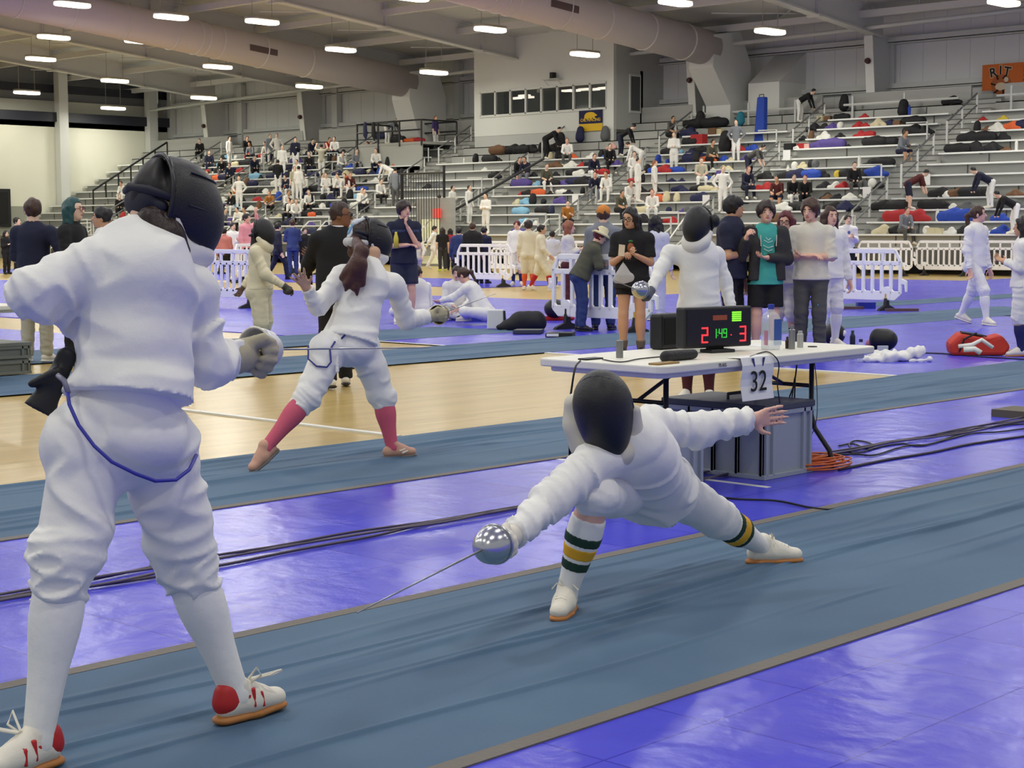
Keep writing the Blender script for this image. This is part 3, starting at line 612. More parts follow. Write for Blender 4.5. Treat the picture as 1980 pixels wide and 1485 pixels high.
def pose(base, H, face, armL='down', armR='down', legs='stand', lean=0, side=0, hturn=0, hpitch=0, wide=1, seat=None, hunch=0):
    f = facing(face); r = np.cross(f, UPV); J = {'H': H}
    def W(o, x, y, z): return o+r*x*H+f*y*H+UPV*z*H
    base = np.array(base, float); b0 = base
    if seat is not None: pel = np.array([b0[0], b0[1], seat+.075*H])
    else: pel = W(b0, 0, 0, .525 if legs != 'walk' else .51)
    a = math.radians(lean); tu = nz(UPV*math.cos(a)+f*math.sin(a)+r*math.sin(math.radians(side))); tf = nz(np.cross(tu, r)); 
    if tf@f < 0: tf = -tf
    J['pel'] = pel; J['waist'] = pel+tu*.09*H; J['chest'] = pel+tu*.205*H+tf*hunch*-.02*H; J['neck'] = pel+tu*.305*H+tf*hunch*.04*H
    J['up'] = tu; J['f'] = f; J['tf'] = tf; J['r'] = r
    ha = math.radians(hpitch); hf = facing(face+hturn); hu = nz(UPV*math.cos(ha)+hf*math.sin(ha)); hu = nz(hu*.7+tu*.3); J['hu'] = hu; J['hf'] = nz(hf-hu*(hf@hu)); J['head'] = J['neck']+hu*.092*H+hf*.015*H
    for s, n in ((-1, 'L'), (1, 'R')):
        J['sh'+n] = pel+tu*.272*H+r*s*.103*H*wide+tf*hunch*.03*H
        e, w = ARM[armL if s < 0 else armR]
        def arm(o, q): return o+r*s*q[0]*H+f*q[1]*H+UPV*q[2]*H
        J['el'+n] = arm(J['sh'+n], e); J['wr'+n] = arm(J['sh'+n], w); J['hp'+n] = pel-tu*.02*H+r*s*.052*H
        if seat is not None:
            J['kn'+n] = W(J['hp'+n], s*.04, .235, .0); J['an'+n] = W(J['kn'+n], s*.0, .02, -.235)
            if legs == 'cross': J['kn'+n] = W(J['hp'+n], s*.17, .14, .03); J['an'+n] = W(J['hp'+n], -s*.06, .2, -.03)
            J['toe'+n] = J['an'+n]+f*.085*H+r*s*.02*H-UPV*.03*H
        else:
            st = {'stand': ((.0, 0), (.0, 0)), 'walk': ((.10, .15), (-.08, -.17)), 'wide': ((0, 0), (0, 0)), 'step': ((.05, .08), (-.01, -.06))}[legs][0 if s > 0 else 1]
            wx = .06 if legs != 'wide' else .11
            J['kn'+n] = W(b0, s*wx*.95, st[0]+.02, .285); J['an'+n] = W(b0, s*wx, st[1], .047 if st[1] > -.1 else .075)
            J['toe'+n] = J['an'+n]+f*.1*H+r*s*.025*H-UPV*(.032*H if st[1] > -.1 else .06*H)
    J['base'] = base; return J
def body_prims(J, hand='relaxed', head=True, g=0, m=0):
    H = J['H']*1.0; u, f, r = J['up'], J['tf'], J['r']; R = np.array([r, f, u]); P = []
    P += [ell(J['chest'], (.092*H, .06*H, .12*H), R, m), ell(J['waist'], (.076*H, .052*H, .09*H), R, m), ell(J['pel'], (.086*H, .06*H, .07*H), R, m), cap(J['neck']-u*.03*H, J['neck']+J['hu']*.05*H, .036*H, .032*H, m)]
    for s, n in ((-1, 'L'), (1, 'R')):
        P += [cap(J['neck']-u*.035*H, J['sh'+n], .03*H, .032*H, m), cap(J['sh'+n], J['el'+n], .031*H, .024*H, m), cap(J['el'+n], J['wr'+n], .025*H, .016*H, m),
              cap(J['hp'+n], J['kn'+n], .052*H, .032*H, m), cap(J['kn'+n], J['an'+n], .032*H, .021*H, m, bulge=(.008*H, .3)), cap(J['an'+n]-UPV*.008*H, J['an'+n]*.7+J['toe'+n]*.3-UPV*.004*H, .019*H, .012*H, m)]
    if head: P += head_prims(J, m)
    return P
def head_prims(J, m=0):
    H = J['H']; c, hf, hu = J['head'], J['hf'], J['hu']; hr = np.cross(hf, hu); R = np.array([hr, hf, hu]); s = H/1.75
    def q(x, y, z): return c+hr*x*s+hf*y*s+hu*z*s
    return [ell(q(0, -.008, .02), (.076*s, .096*s, .1*s), R, m), ell(q(0, .03, -.045), (.055*s, .062*s, .07*s), R, m, k=.03), ell(q(0, .07, -.08), (.022*s, .018*s, .018*s), R, m), cap(q(0, .088, .012), q(0, .108, -.022), .009*s, .014*s, m, k=.012),
            ell(q(.078, -.005, -.012), (.01*s, .02*s, .032*s), R, m, k=.01), ell(q(-.078, -.005, -.012), (.01*s, .02*s, .032*s), R, m, k=.01)]
def face_parts(J, t, O, sm, lips=(176, 104, 92), brow=(50, 36, 28), glasses=None, beard=None):
    H = J['H']; c, hf, hu = J['head']-O, J['hf'], J['hu']; hr = np.cross(hf, hu); s = H/1.75
    R3 = Matrix([list(hr), list(hf), list(hu)]).transposed()
    def q(x, y, z): return c+hr*x*s+hf*y*s+hu*z*s
    def E(n, p, r, m):
        b = MB(); k = 10; vs = []
        for i in range(1, 6):
            for j in range(k):
                a = math.pi*i/6; w = 2*math.pi*j/k; vs.append(Vector(p)+R3 @ Vector((r[0]*math.sin(a)*math.cos(w), r[1]*math.sin(a)*math.sin(w), r[2]*math.cos(a)))*s)
        fs = [(i*k+j, i*k+(j+1) % k, (i+1)*k+(j+1) % k, (i+1)*k+j) for i in range(4) for j in range(k)]+[tuple(range(k)), tuple(4*k+j for j in range(k))]
        return b.add(vs, fs).build(n, m, t, smooth=True)
    for x in (-.032, .032):
        E('eye', q(x, .082, .012), (.014, .009, .007), mat('eye_white', (214, 206, 198), .3)); E('iris', q(x, .0885, .012), (.006, .004, .006), mat('iris_dark', (36, 26, 20), .2))
        E('eyebrow', q(x, .088, .033), (.02, .006, .0045), mat('brow_%d' % brow[0], brow, .8))
    E('mouth', q(0, .092, -.052), (.024, .008, .008), mat('lips_%d' % lips[0], lips, .5))
    if beard: E('beard', q(0, .055, -.082), (.04, .034, .022), beard)
    if glasses:
        b = MB()
        for x in (-.034, .034): b.tube([q(x+.027*math.cos(a), .103, .008+.022*math.sin(a)) for a in [6.283*i/16 for i in range(16)]], .0035*s, 5, close=True)
        b.tube([q(-.008, .105, .012), q(.008, .105, .012)], .003, 5)
        for x in (-1, 1): b.tube([q(x*.061, .1, .014), q(x*.079, .0, .008)], .003, 5)
        b.build('glasses', glasses, t)
def hand_prims(w, e, f, s=1, mode='relaxed', m=0, palm=None, thumb=1):
    """w wrist, e elbow; palm normal; thumb = side (+1/-1)"""
    d = nz(w-e); pn = palm if palm is not None else nz(np.cross(d, f)+1e-6); pn = nz(pn-d*(pn@d)); sd = nz(np.cross(d, pn))*thumb
    P = [cap(w-d*.015*s, w+d*.02*s, .024*s, .025*s, m, fl=(pn, .75))]
    for i in range(4): P.append(cap(w+d*.01*s+sd*(.013-.008*i)*s, w+d*.075*s+sd*(.031-.02*i)*s, .014*s, .0115*s, m, k=.012))
    cr = {'relaxed': (.35, .55, .4), 'flat': (.06, .1, .05), 'grip': (1.25, 1.4, 1.0), 'spread': (.12, .15, .1), 'hold': (.8, .9, .6)}[mode]
    ln_ = (.040, .045, .042, .034)
    for i in range(4):
        a = w+d*.08*s+sd*(.031-.0205*i)*s; dd = d+sd*(.22-.16*i)*(1.3 if mode == 'spread' else .35); dd = nz(dd); ang = 0
        for j in range(3):
            ang += cr[j]; v = dd*math.cos(ang)+pn*math.sin(ang); b = a+v*ln_[i]*s*(1, .68, .55)[j]; P.append(cap(a, b, (.0092, .0085, .0078)[j]*s, (.0086, .0079, .007)[j]*s, m, k=.006)); a = b
    a = w+d*.02*s+sd*.024*s; v = nz(d*.6+sd*.75+pn*(.25 if mode != 'grip' else .8)); b = a+v*.045*s; P.append(cap(a, b, .014*s, .0105*s, m, k=.012)); v = nz(d*.95+sd*(.3 if mode != 'grip' else -.2)+pn*.35); P.append(cap(b, b+v*.034*s, .0098*s, .0082*s, m, k=.006))
    return P
def shoe_prims(an, toe, H, m=0, m2=1, s=1.0):
    s = s*H/1.75; d = nz(toe-an+UPV*.045*s); up = nz(UPV-d*(UPV@d)); sd = np.cross(d, up); a = an; heel = a-up*.042*s-d*.035*s; tip = heel+d*.2*s
    fl = (up, .9)
    return [cap(heel+up*.012*s, heel+d*.09*s+up*.014*s, .038*s, .045*s, m, fl=(up, 1.0)), cap(heel+d*.09*s+up*.012*s, tip-d*.012*s+up*.002*s, .047*s, .037*s, m, fl=(up, .82)), cap(a+up*.026*s, heel+d*.03*s+up*.03*s, .037*s, .039*s, m), cap(a+d*.012*s+up*.012*s, heel+d*.13*s+up*.02*s, .037*s, .034*s, m)]
def sole_prims(an, toe, H):
    s = H/1.75; d = nz(toe-an+UPV*.045*s); up = nz(UPV-d*(UPV@d)); heel = an-up*.042*s-d*.035*s; tip = heel+d*.2*s
    return [cap(heel-up*.026*s-d*.008*s, heel+d*.1*s-up*.026*s, .039*s, .044*s, fl=(up, .42)), cap(heel+d*.1*s-up*.026*s, tip-up*.024*s-d*.008*s, .046*s, .039*s, fl=(up, .42))]
def hair_prims(J, style):
    H = J['H']; s = H/1.75; c, hf, hu = J['head'], J['hf'], J['hu']; hr = np.cross(hf, hu); R = np.array([hr, hf, hu])
    def q(x, y, z): return c+hr*x*s+hf*y*s+hu*z*s
    t = {'buzz': .004, 'short': .012, 'curly': .026, 'long': .009, 'pony': .01, 'bun': .01, 'bob': .018, 'cap': .008}[style]
    P = [ell(q(0, -.016, .03), ((.079+t)*s, (.098+t)*s, (.1+t)*s), R)]
    if style in ('long', 'bob'):
        L_ = .34 if style == 'long' else .16
        for x in (-.07, -.035, 0, .035, .07): P.append(cap(q(x, -.05, .0), q(x*1.15, -.075, -L_), .045*s, .028*s, 0))
        for x in (-.078, .078): P.append(cap(q(x, -.0, .03), q(x*1.12, .0, -L_*.85), .03*s, .02*s, 0))
    sub = [ell(q(0, .1, -.03), (.066*s, .1*s, (.106 if style != 'curly' else .098)*s), R, sub=True)]
    if style in ('buzz', 'short', 'curly', 'pony', 'bun', 'cap'): sub.append(ell(q(0, .02, -.125), (.12*s, .14*s, .075*s), R, sub=True)); sub.append(ell(q(0, .05, -.05), (.12*s, .06*s, .06*s), R, sub=True))
    else: sub.append(ell(q(0, .1, -.15), (.074*s, .11*s, .18*s), R, sub=True)); sub.append(ell(q(0, .11, .0), (.072*s, .1*s, .085*s), R, sub=True))
    post = []
    if style == 'pony': post = [cap(q(0, -.1, .03), q(0, -.16, -.02), .028*s, .035*s), cap(q(0, -.16, -.02), q(.01, -.15, -.26), .035*s, .012*s)]
    if style == 'bun': post = [ell(q(0, -.11, .07), (.04*s, .035*s, .04*s), R)]
    if style == 'curly': post = [ell(q(.045*math.sin(i*2.1), .03-.022*i, .09+.012*math.cos(i*1.7)), (.034*s, .034*s, .03*s), R) for i in range(6)]+[ell(q(.085*a, -.02, .05), (.022*s, .05*s, .045*s), R) for a in (-1, 1)]
    return P+sub+post
def mask_parts(J, t, O, bib=MBIB, h=.012, back=True, strapm=None, tilt=0, ms=1.12):
    """fencing mask: domed mesh shell, bib, back strap, on a head"""
    H = J['H']; s = H/1.75*ms; c, hf, hu = J['head']-O+J['hu']*.012, J['hf'], J['hu']; hr = np.cross(hf, hu); R = np.array([hr, hf, hu])
    def q(x, y, z): return c+hr*x*s+hf*y*s+hu*z*s
    P = [ell(q(0, .02, .01), (.112*s, .135*s, .15*s), R), ell(q(0, .065, -.05), (.095*s, .1*s, .12*s), R), ell(q(0, .0, .0), (.094*s, .118*s, .132*s), R, sub=True)]
    blob('mask_mesh', P, h, MMESH, t, .04, clips=[(q(0, -.055, 0), -hf+hu*.0)])
    n_ = nz(-hf*.8)
    B = [cap(q(-.07, .05, -.13), q(.07, .05, -.13), .05*s, .05*s), ell(q(0, .07, -.165), (.1*s, .07*s, .065*s), R), cap(q(0, .06, -.17), q(0, .05, -.23), .05*s, .03*s, fl=(hr, 1.3)), cap(q(-.1, .0, -.07), q(-.07, .05, -.14), .03*s, .04*s), cap(q(.1, .0, -.07), q(.07, .05, -.14), .03*s, .04*s), ell(q(0, .0, .0), (.085*s, .1*s, .13*s), R, sub=True)]
    blob('bib', B, h, bib, t, .04, noise=(.002, 30))
    a = [6.283*i/24 for i in range(24)]
    MB().tube([q(.105*math.cos(w), -.055, .01+.14*math.sin(w)) for w in a], .008*s, 6, close=True).build('rim', strapm or mat('mask_rim', (30, 30, 34), .3), t, smooth=True)
    if back: MB().tube([q(-.1, -.05, -.02), q(-.06, -.115, -.03), (q(0, -.13, -.03)), q(.06, -.115, -.03), q(.1, -.05, -.02)], .016*s, 8, flat=1).build('back_strap', strapm or mat('mask_rim', (30, 30, 34), .3), t, smooth=True)
def person(J, label, sk='light', top=None, pants=None, hair=None, shoes=(WHITE, None), socks=None, sleeves='long', plen='long', mask=None, group=None, h=.013, face=True, glasses=None, beard=None, hands=('relaxed', 'relaxed'), fold=.006, hmode=None, jacket_len=.0, extra=None, lips=(176, 104, 92), brow=(50, 36, 28), cat='person', collar=None, ps=1.0, js=1.0, bl={}, pfold=None, topn='top', pantsn='trousers', glove=None, gs=1.1, bare=False, palms=(None, None)):
    H = J['H']; O = np.array([J['pel'][0], J['pel'][1], J.get('z0', J['base'][2] if 'base' in J else 0)])
    J = {k: (v-O if isinstance(v, np.ndarray) and k not in ('up', 'f', 'tf', 'r', 'hu', 'hf') else v) for k, v in J.items()}; Z = np.zeros(3)
    t = thing('person', label, cat, O, 0, group); sm = skin(sk); s = H/1.75
    B = body_prims(J, m=0)
    for n, md, th in (('L', hands[0], -1), ('R', hands[1], 1)):
        if md: B += hand_prims(J['wr'+n], J['el'+n], J['f'], s*1.02, md, 0, J.get('palm'+n), J.get('th'+n, 1))
    blob('body', B, min(h, .011), sm, t, .022)
    u, tf, r = J['up'], J['tf'], J['r']; R = np.array([r, tf, u])
    if top is not None:
        hem = J['pel']-u*(.035+jacket_len)*H; up_ = J['chest']+u*.03*H
        T = [cap(hem, J['waist']*.7+J['pel']*.3+u*.03*H, .114*max(js, ps*.98)*H, .1*js*H, fl=(tf, .76), cut='a', fold=(fold, .16, 1.2)), cap(J['waist'], up_, .097*js*H, .104*js*H, fl=(tf, .72), fold=(fold, .2, 1.5)), cap(J['neck']-u*.045*H, J['neck']+u*.002*H, .052*H, .041*H)]
        for n in 'LR':
            sg = -1 if n == 'L' else 1; arm = J['el'+n]-J['sh'+n]
            T += [cap(J['neck']-u*.03*H, J['sh'+n]+nz(arm)*.012*H, .04*H, .035*js*H), cap(J['chest']+u*.02*H, J['sh'+n]+nz(arm)*.02*H, .07*H, .038*js*H, fl=(tf, .8))]
            if sleeves == 'long': T += [cap(J['sh'+n], J['el'+n], .037*js*H, .035*js*H, fold=(fold*.9, .1)), cap(J['el'+n], J['wr'+n]-nz(J['wr'+n]-J['el'+n])*.01, .0345*js*H, .025*js*H, cut='b', fold=(fold*.9, .08))]
            elif sleeves == 'short': T += [cap(J['sh'+n], J['sh'+n]+arm*.8, .038*H, .041*H, cut='b', fold=(fold*.5, .09))]
            elif sleeves == 'roll': T += [cap(J['sh'+n], J['el'+n]+arm*.08, .038*H, .037*H, cut='b', fold=(fold*.8, .09))]
        T.append(cap(J['neck']+u*.0, J['neck']+J['hu']*.06*H, .034*H, .034*H, sub=True))
        blob(topn, T, h, top, t, .035)
    if collar is not None:
        MB().tube([J['neck']+u*.004*H+(r*math.cos(a)*.043+tf*math.sin(a)*.04)*H for a in [6.283*i/20 for i in range(20)]], .014*H, 8, close=True, flat=1.2).build('collar', collar, t, smooth=True)
    if pfold: fold = pfold
    if pants is not None:
        T = [ell(J['pel']-u*.01*H, (.104*ps*H, .08*ps*H, .075*H), R, fold=(fold*.4, .1)), cap(J['pel'], J['pel']+u*.075*H, .1*H, .094*H, fl=(tf, .74), cut='b')]+[ell(J['hp'+n]-tf*.028*ps*H-u*.01*H, (.056*ps*H, .055*ps*H, .06*H), R, fold=(fold*.3, .1)) for n in 'LR']
        for n in 'LR':
            kn, an, hp = J['kn'+n], J['an'+n], J['hp'+n]
            if plen == 'long': T += [cap(hp, kn, .06*H, .044*H, fold=(fold*.6, .14, 1.4)), cap(kn, an+(an-kn)*.03, .044*H, .036*H, cut='b', fold=(fold, .1, 1.2))]
            elif plen == 'breeches': T += [cap(hp, kn, .061*ps*H, .046*ps*H, fold=(fold*.9, .13)), cap(kn, kn+(an-kn)*bl.get(n, .24), .046*ps*H, .036*ps*H, cut='b', fold=(fold*.9, .06))]
            elif plen == 'shorts': T += [cap(hp, hp+(kn-hp)*.82, .06*H, .06*H, cut='b', fold=(fold*.5, .12))]
            elif plen == 'brief': T += [cap(hp, hp+(kn-hp)*.4, .06*H, .06*H, cut='b', fold=(fold*.4, .1))]
        blob(pantsn, T, h, pants, t, .03)
    for n in 'LR':
        kn, an = J['kn'+n], J['an'+n]
        if socks: sk_, fr = socks; blob('sock', [cap(kn+(an-kn)*fr, an, (.0395+.003*(fr > .3))*H-(.012*fr*H), .024*H, cut='a', bulge=(.0075*H, .25 if fr < .3 else -1)), cap(an, an-UPV*.01, .024*H, .025*H)], min(h, .011), sk_, t, .01)
        if shoes and not bare: so = blob('shoe', shoe_prims(an, J['toe'+n], H), min(h, .01), shoes[0], t, .015); so2 = blob('sole', sole_prims(an, J['toe'+n], H), min(h, .008), shoes[1] or shoes[0], t, .01)
    if hair:
        st, hm = hair; blob('hair', hair_prims(J, st), min(h, .012), hm, t, .02, noise=(.016, 38))
    if mask: mask_parts(J, t, Z, mask if mask is not True else MBIB)
    elif face: face_parts(J, t, Z, sm, lips, brow, glasses, beard)
    if glove:
        for n, gm in glove:
            w, e = J['wr'+n], J['el'+n]; d = nz(w-e); blob('glove', [cap(w-d*.13*s*gs, w-d*.0*s, .043*s*gs, .036*s*gs, cut='a'), cap(w, w+d*.07*s*gs, .036*s*gs, .034*s*gs)]+[dict(p, ra=p['ra']+.004, rb=p['rb']+.004) for p in hand_prims(w, e, J['f'], s*gs, 'grip', 0, J.get('palm'+n), J.get('th'+n, 1))], min(h, .01), gm, t, .015)
    if extra: extra(J, t, O)
    return t
# ================================================================ the fencers in front
def lens(px, py, D): return np.array(unp(px, py, D))
def heroJ(H, f, hf, hu, up, P, flat='LR', **k):
    J = {'H': H, 'f': nz(f), 'hu': nz(hu), 'up': nz(up)}; J['hf'] = nz(np.array(hf)-J['hu']*(np.array(hf)@J['hu'])); J['r'] = nz(np.cross(J['f'], J['up'])); J['tf'] = np.cross(J['up'], J['r'])
    for n, v in P.items(): J[n] = lens(*v)
    J['pel'] = (J['hpL']+J['hpR'])/2+J['up']*.02*H; J['waist'] = J['pel']*.62+J['neck']*.38-(J['neck']-J['pel'])*.06; J['chest'] = J['pel']*.34+J['neck']*.66
    s_ = H/1.75
    for n in flat: J['an'+n][2] = .0175+.083*s_; J['toe'+n][2] = J['an'+n][2]-.045*s_
    J.update(k); J['z0'] = 0.; return J
MCORD = mat('blue_cord', (50, 52, 160), .5); MSILV = mat('guard_silver', (200, 202, 205), .22, metal=.9); MSTEELB = mat('blade_steel', (170, 172, 175), .3, metal=.8)
MGUM = mat('gum_sole', (186, 122, 62), .6); MSHOEW = mat('shoe_white', (232, 226, 210), .6, bump=.1, bscale=60); MRED = mat('shoe_red', (188, 34, 34), .55); MPINK = mat('sock_pink', (206, 92, 116), .85, bump=.15, bscale=120)
MGREEN = mat('sock_green', (22, 58, 44), .85); MYEL = mat('sock_gold', (226, 170, 40), .85); MPLEATHER = mat('glove_khaki', (178, 170, 142), .75, bump=.15, bscale=40); MBLKR = mat('black_rubber', (22, 22, 24), .5)
def bell(hand, dirv, tip, label, r=.066, col=None, rim=None):
    """epee: bell guard around the hand and a long thin blade, held by a fencer"""
    d = nz(dirv); hand = np.array(hand); a = nz(np.cross(d, UPV)); b = np.cross(d, a); t = thing('fencing_sword', label, 'sword', hand, 0, 'fencing swords held in the hand')
    m_ = MB(); n = 24; vs = []; prof = [(1.0, -.035), (.97, -.01), (.86, .02), (.62, .046), (.3, .06), (.08, .064)]
    for q, z in prof:
        for j in range(n): w = 6.2832*j/n; vs.append((a*math.cos(w)+b*math.sin(w))*r*q+d*z*(r/.066))
    fs = [(i*n+j, i*n+(j+1) % n, (i+1)*n+(j+1) % n, (i+1)*n+j) for i in range(len(prof)-1) for j in range(n)]+[tuple((len(prof)-1)*n+j for j in range(n))]
    o = m_.add(vs, fs).build('guard', col or MSILV, t, smooth=True); sm = o.modifiers.new('thickness', 'SOLIDIFY'); sm.thickness = .003
    MB().tube([(a*math.cos(6.2832*j/n)+b*math.sin(6.2832*j/n))*r+d*-.035*(r/.066) for j in range(n)], .004, 6, close=True).build('guard_rim', rim or col or MSILV, t, smooth=True)
    MB().tube([-d*.09, d*.05], .011, 8).build('grip', MBLKR, t, smooth=True)
    MB().tube([d*.06, np.array(tip)-hand], [.0042, .0022], 6).build('blade', MSTEELB, t, smooth=True); return t
def tubeL(pts, r, n=8): return MB().tube(pts, r, n)
# ---- fencer seen from behind on the left
P = dict(hpL=(182, 850, 4.82), hpR=(300, 852, 4.93), knL=(124, 1085, 4.70), knR=(358, 1085, 5.02), anL=(72, 1405, 4.62), anR=(455, 1325, 5.08), toeL=(-5, 1462, 4.52), toeR=(528, 1352, 5.2),
         neck=(280, 470, 4.92), shL=(180, 520, 4.86), shR=(370, 552, 4.98), elL=(66, 568, 4.78), wrL=(158, 622, 4.98), elR=(402, 700, 5.02), wrR=(456, 690, 5.2), head=(316, 402, 4.96))
fA = facing(136)
JA = heroJ(1.76, fA, facing(128)-UPV*.12, UPV*.95+facing(128)*.25, UPV+RIGHT*.09, P, thR=-1, thL=1, palmR=nz(-RIGHT*.2-UPV), palmL=RIGHT)
def exA(J, t, O):
    L = lambda x, y, D: lens(x, y, D)-O
    # blue body cord looped across the seat of the breeches
    pts = [L(*p) for p in ((128, 742, 4.74), (134, 782, 4.69), (152, 822, 4.68), (182, 862, 4.66), (216, 893, 4.66), (262, 916, 4.68), (300, 930, 4.71), (340, 928, 4.76), (366, 908, 4.82), (380, 880, 4.90))]
    MB().tube(pts, .0055, 8).build('body_cord', MCORD, t, smooth=True)
    MB().tube([L(112, 726, 4.76), L(124, 736, 4.74), L(132, 760, 4.72)], .008, 8).build('cord_plug', mat('plug_grey', (120, 120, 140), .4), t, smooth=True)
    blob('waist_tab', [cap(L(238, 762, 4.765), L(242, 786, 4.75), .02, .022, fl=(VIEW, .5))], .006, WHITE, t)
    blob('hanging_glove', [cap(L(128, 690, 4.86), L(104, 745, 4.86), .03, .03, fl=(VIEW, .5)), cap(L(104, 745, 4.86), L(76, 795, 4.86), .03, .05, fl=(VIEW, .5), cut='b'), cap(L(110, 720, 4.84), L(62, 742, 4.84), .018, .012)], .007, MBLKR, t, .02, noise=(.003, 14))
    # shoe trims
    for n in 'RL':
        an, toe = J['an'+n], J['toe'+n]; d = nz(toe-an+UPV*.045); up = nz(UPV-d*(UPV@d)); sd = np.cross(d, up); hl = an-up*.042-d*.036
        blob('heel_patch', [cap(hl+up*.022-d*.004, hl+up*.05-d*.0, .0395, .0375), cap(hl+up*.03, hl+d*.06+up*.03, .039, .042), ell(hl+d*.095+up*.03, (.02, .09, .06), np.array([sd, d, up]), sub=True)], .006, MRED, t, .01)
        blob('side_stripe', [cap(hl+d*.075+up*.0, hl+d*.075+up*.06, .0505, .045, cut='ab', fl=(d, .3)), cap(hl+d*.11-up*.005, hl+d*.105+up*.045, .0515, .047, cut='ab', fl=(d, .25))], .006, MRED, t, .005)
        MB().tube([hl+d*.085+up*.075+sd*.02, hl+d*.1+up*.095+sd*.045, hl+d*.075+up*.125+sd*.055, hl+d*.09+up*.08], .004, 6).tube([hl+d*.085+up*.075, hl+d*.13+up*.09+sd*.05, hl+d*.17+up*.1+sd*.06, hl+d*.1+up*.078], .004, 6).build('lace', MSHOEW, t)
    for n, y0 in (('L', .0), ('R', .0)):
        kn, an = J['kn'+n], J['an'+n]; d = an-kn; blob('breeches_cuff', [cap(kn+d*.19, kn+d*.245, .070, .066, cut='ab', fold=(.003, .03))], .007, WHITE, t)
def mask_big(J, t, O, mname='mask', tongue=False, ms=.94):
    """fencing mask seen from behind: open shell, rim, tongue strap, bib"""
    s = J['H']/1.75*ms; c, hf, hu = J['head']-O, J['hf'], J['hu']; hr = np.cross(hf, hu); R = np.array([hr, hf, hu])
    def q(x, y, z): return c+hr*x*s+hf*y*s+hu*z*s
    P = [ell(q(0, .02, .012), (.13*s, .17*s, .155*s), R), ell(q(0, .08, -.04), (.108*s, .12*s, .135*s), R), ell(q(0, .015, .01), (.12*s, .16*s, .144*s), R, sub=True), ell(q(0, .07, -.04), (.098*s, .112*s, .12*s), R, sub=True)]
    blob('mask_mesh', P, .0065, MMESH, t, .04, clips=[(q(0, -.035, 0), -hf-hu*.1), (q(0, .05, -.085), nz(-hu-hf*.2))])
    a = [6.283*i/36 for i in range(36)]
    MB().tube([q(.124*math.cos(w), -.036-.012*math.sin(w), .012+.147*math.sin(w)) for w in a], .0075*s, 8, close=True).build('mask_rim', mat('mask_rim', (30, 30, 34), .3), t, smooth=True)
    for z, y in ((.105, .02), (.0, .04)): MB().tube([q(.131*math.cos(w)*math.sqrt(max(0, 1-(z/.16)**2)), .02+.172*math.sin(w)*math.sqrt(max(0, 1-(z/.16)**2)), .012+z) for w in [3.1416*i/20 for i in range(21)]], .003, 5).build('mask_seam', mat('mask_rim', (30, 30, 34), .3), t)
    tm = mat('tongue_navy', (26, 27, 42), .7)
    blob('mask_tongue', [ell(q(0, -.085, .01), (.088*s, .03*s, .06*s), R), cap(q(-.09, -.05, -.01), q(.09, -.05, -.01), .022*s)], .007, tm, t, .03)
    MB().tube([q(-.122, -.03, .02), q(-.08, -.1, .03), q(0, -.125, .035), q(.08, -.1, .03), q(.122, -.03, .02)], .011*s, 8, flat=1.2).build('back_strap', tm, t, smooth=True)
    B = [ell(q(0, .08, -.115), (.108*s, .118*s, .062*s), R), cap(q(0, .1, -.15), q(0, .07, -.225), .085*s, .04*s, fl=(hf, .7)), cap(q(.112, .0, -.04), q(.09, .05, -.14), .014*s, .035*s), cap(q(-.112, .0, -.04), q(-.09, .05, -.14), .014*s, .035*s), ell(q(0, .0, -.02), (.09*s, .12*s, .16*s), R, sub=True)]
    blob('bib', B, .008, MBIB, t, .03)
def exA2(J, t, O):
    L = lambda x, y, D: lens(x, y, D)-O
    blob('nape_hair', [cap(L(268, 438, 4.88), L(330, 450, 4.86), .03, .035), cap(L(300, 425, 4.88), L(332, 462, 4.86), .05, .035), cap(L(330, 452, 4.86), L(356, 486, 4.9), .03, .02)], .007, JH, t, .02, noise=(.004, 40))
    exA(J, t, O); mask_big({**J}, t, np.zeros(3))
JH = hairm((44, 28, 22), 'darkbrown')
A = person(JA, 'person in fencing whites seen from behind, black mask, white socks, red and white shoes', 'light', WHITE, WHITE, ('buzz', mat('hair_black', (22, 18, 20), .5)), (MSHOEW, MGUM), (WHITE, .12), plen='breeches', h=.0085, face=False, hands=('relaxed', None), fold=.016, ps=1.13, js=1.1, jacket_len=-.085, extra=exA2, topn='jacket', pantsn='breeches', collar=WHITE, glove=(('R', MPLEATHER),), gs=1.42, cat='person')
hA = lens(508, 676, 5.36)
bell(hA, lens(840, 668, 6.1)-hA, lens(830, 672, 6.1), 'silver bell-guard fencing sword held by the fencer at the left edge, pointing right', .072, mat('guard_white', (214, 214, 216), .35, metal=.3), MSHOEW)
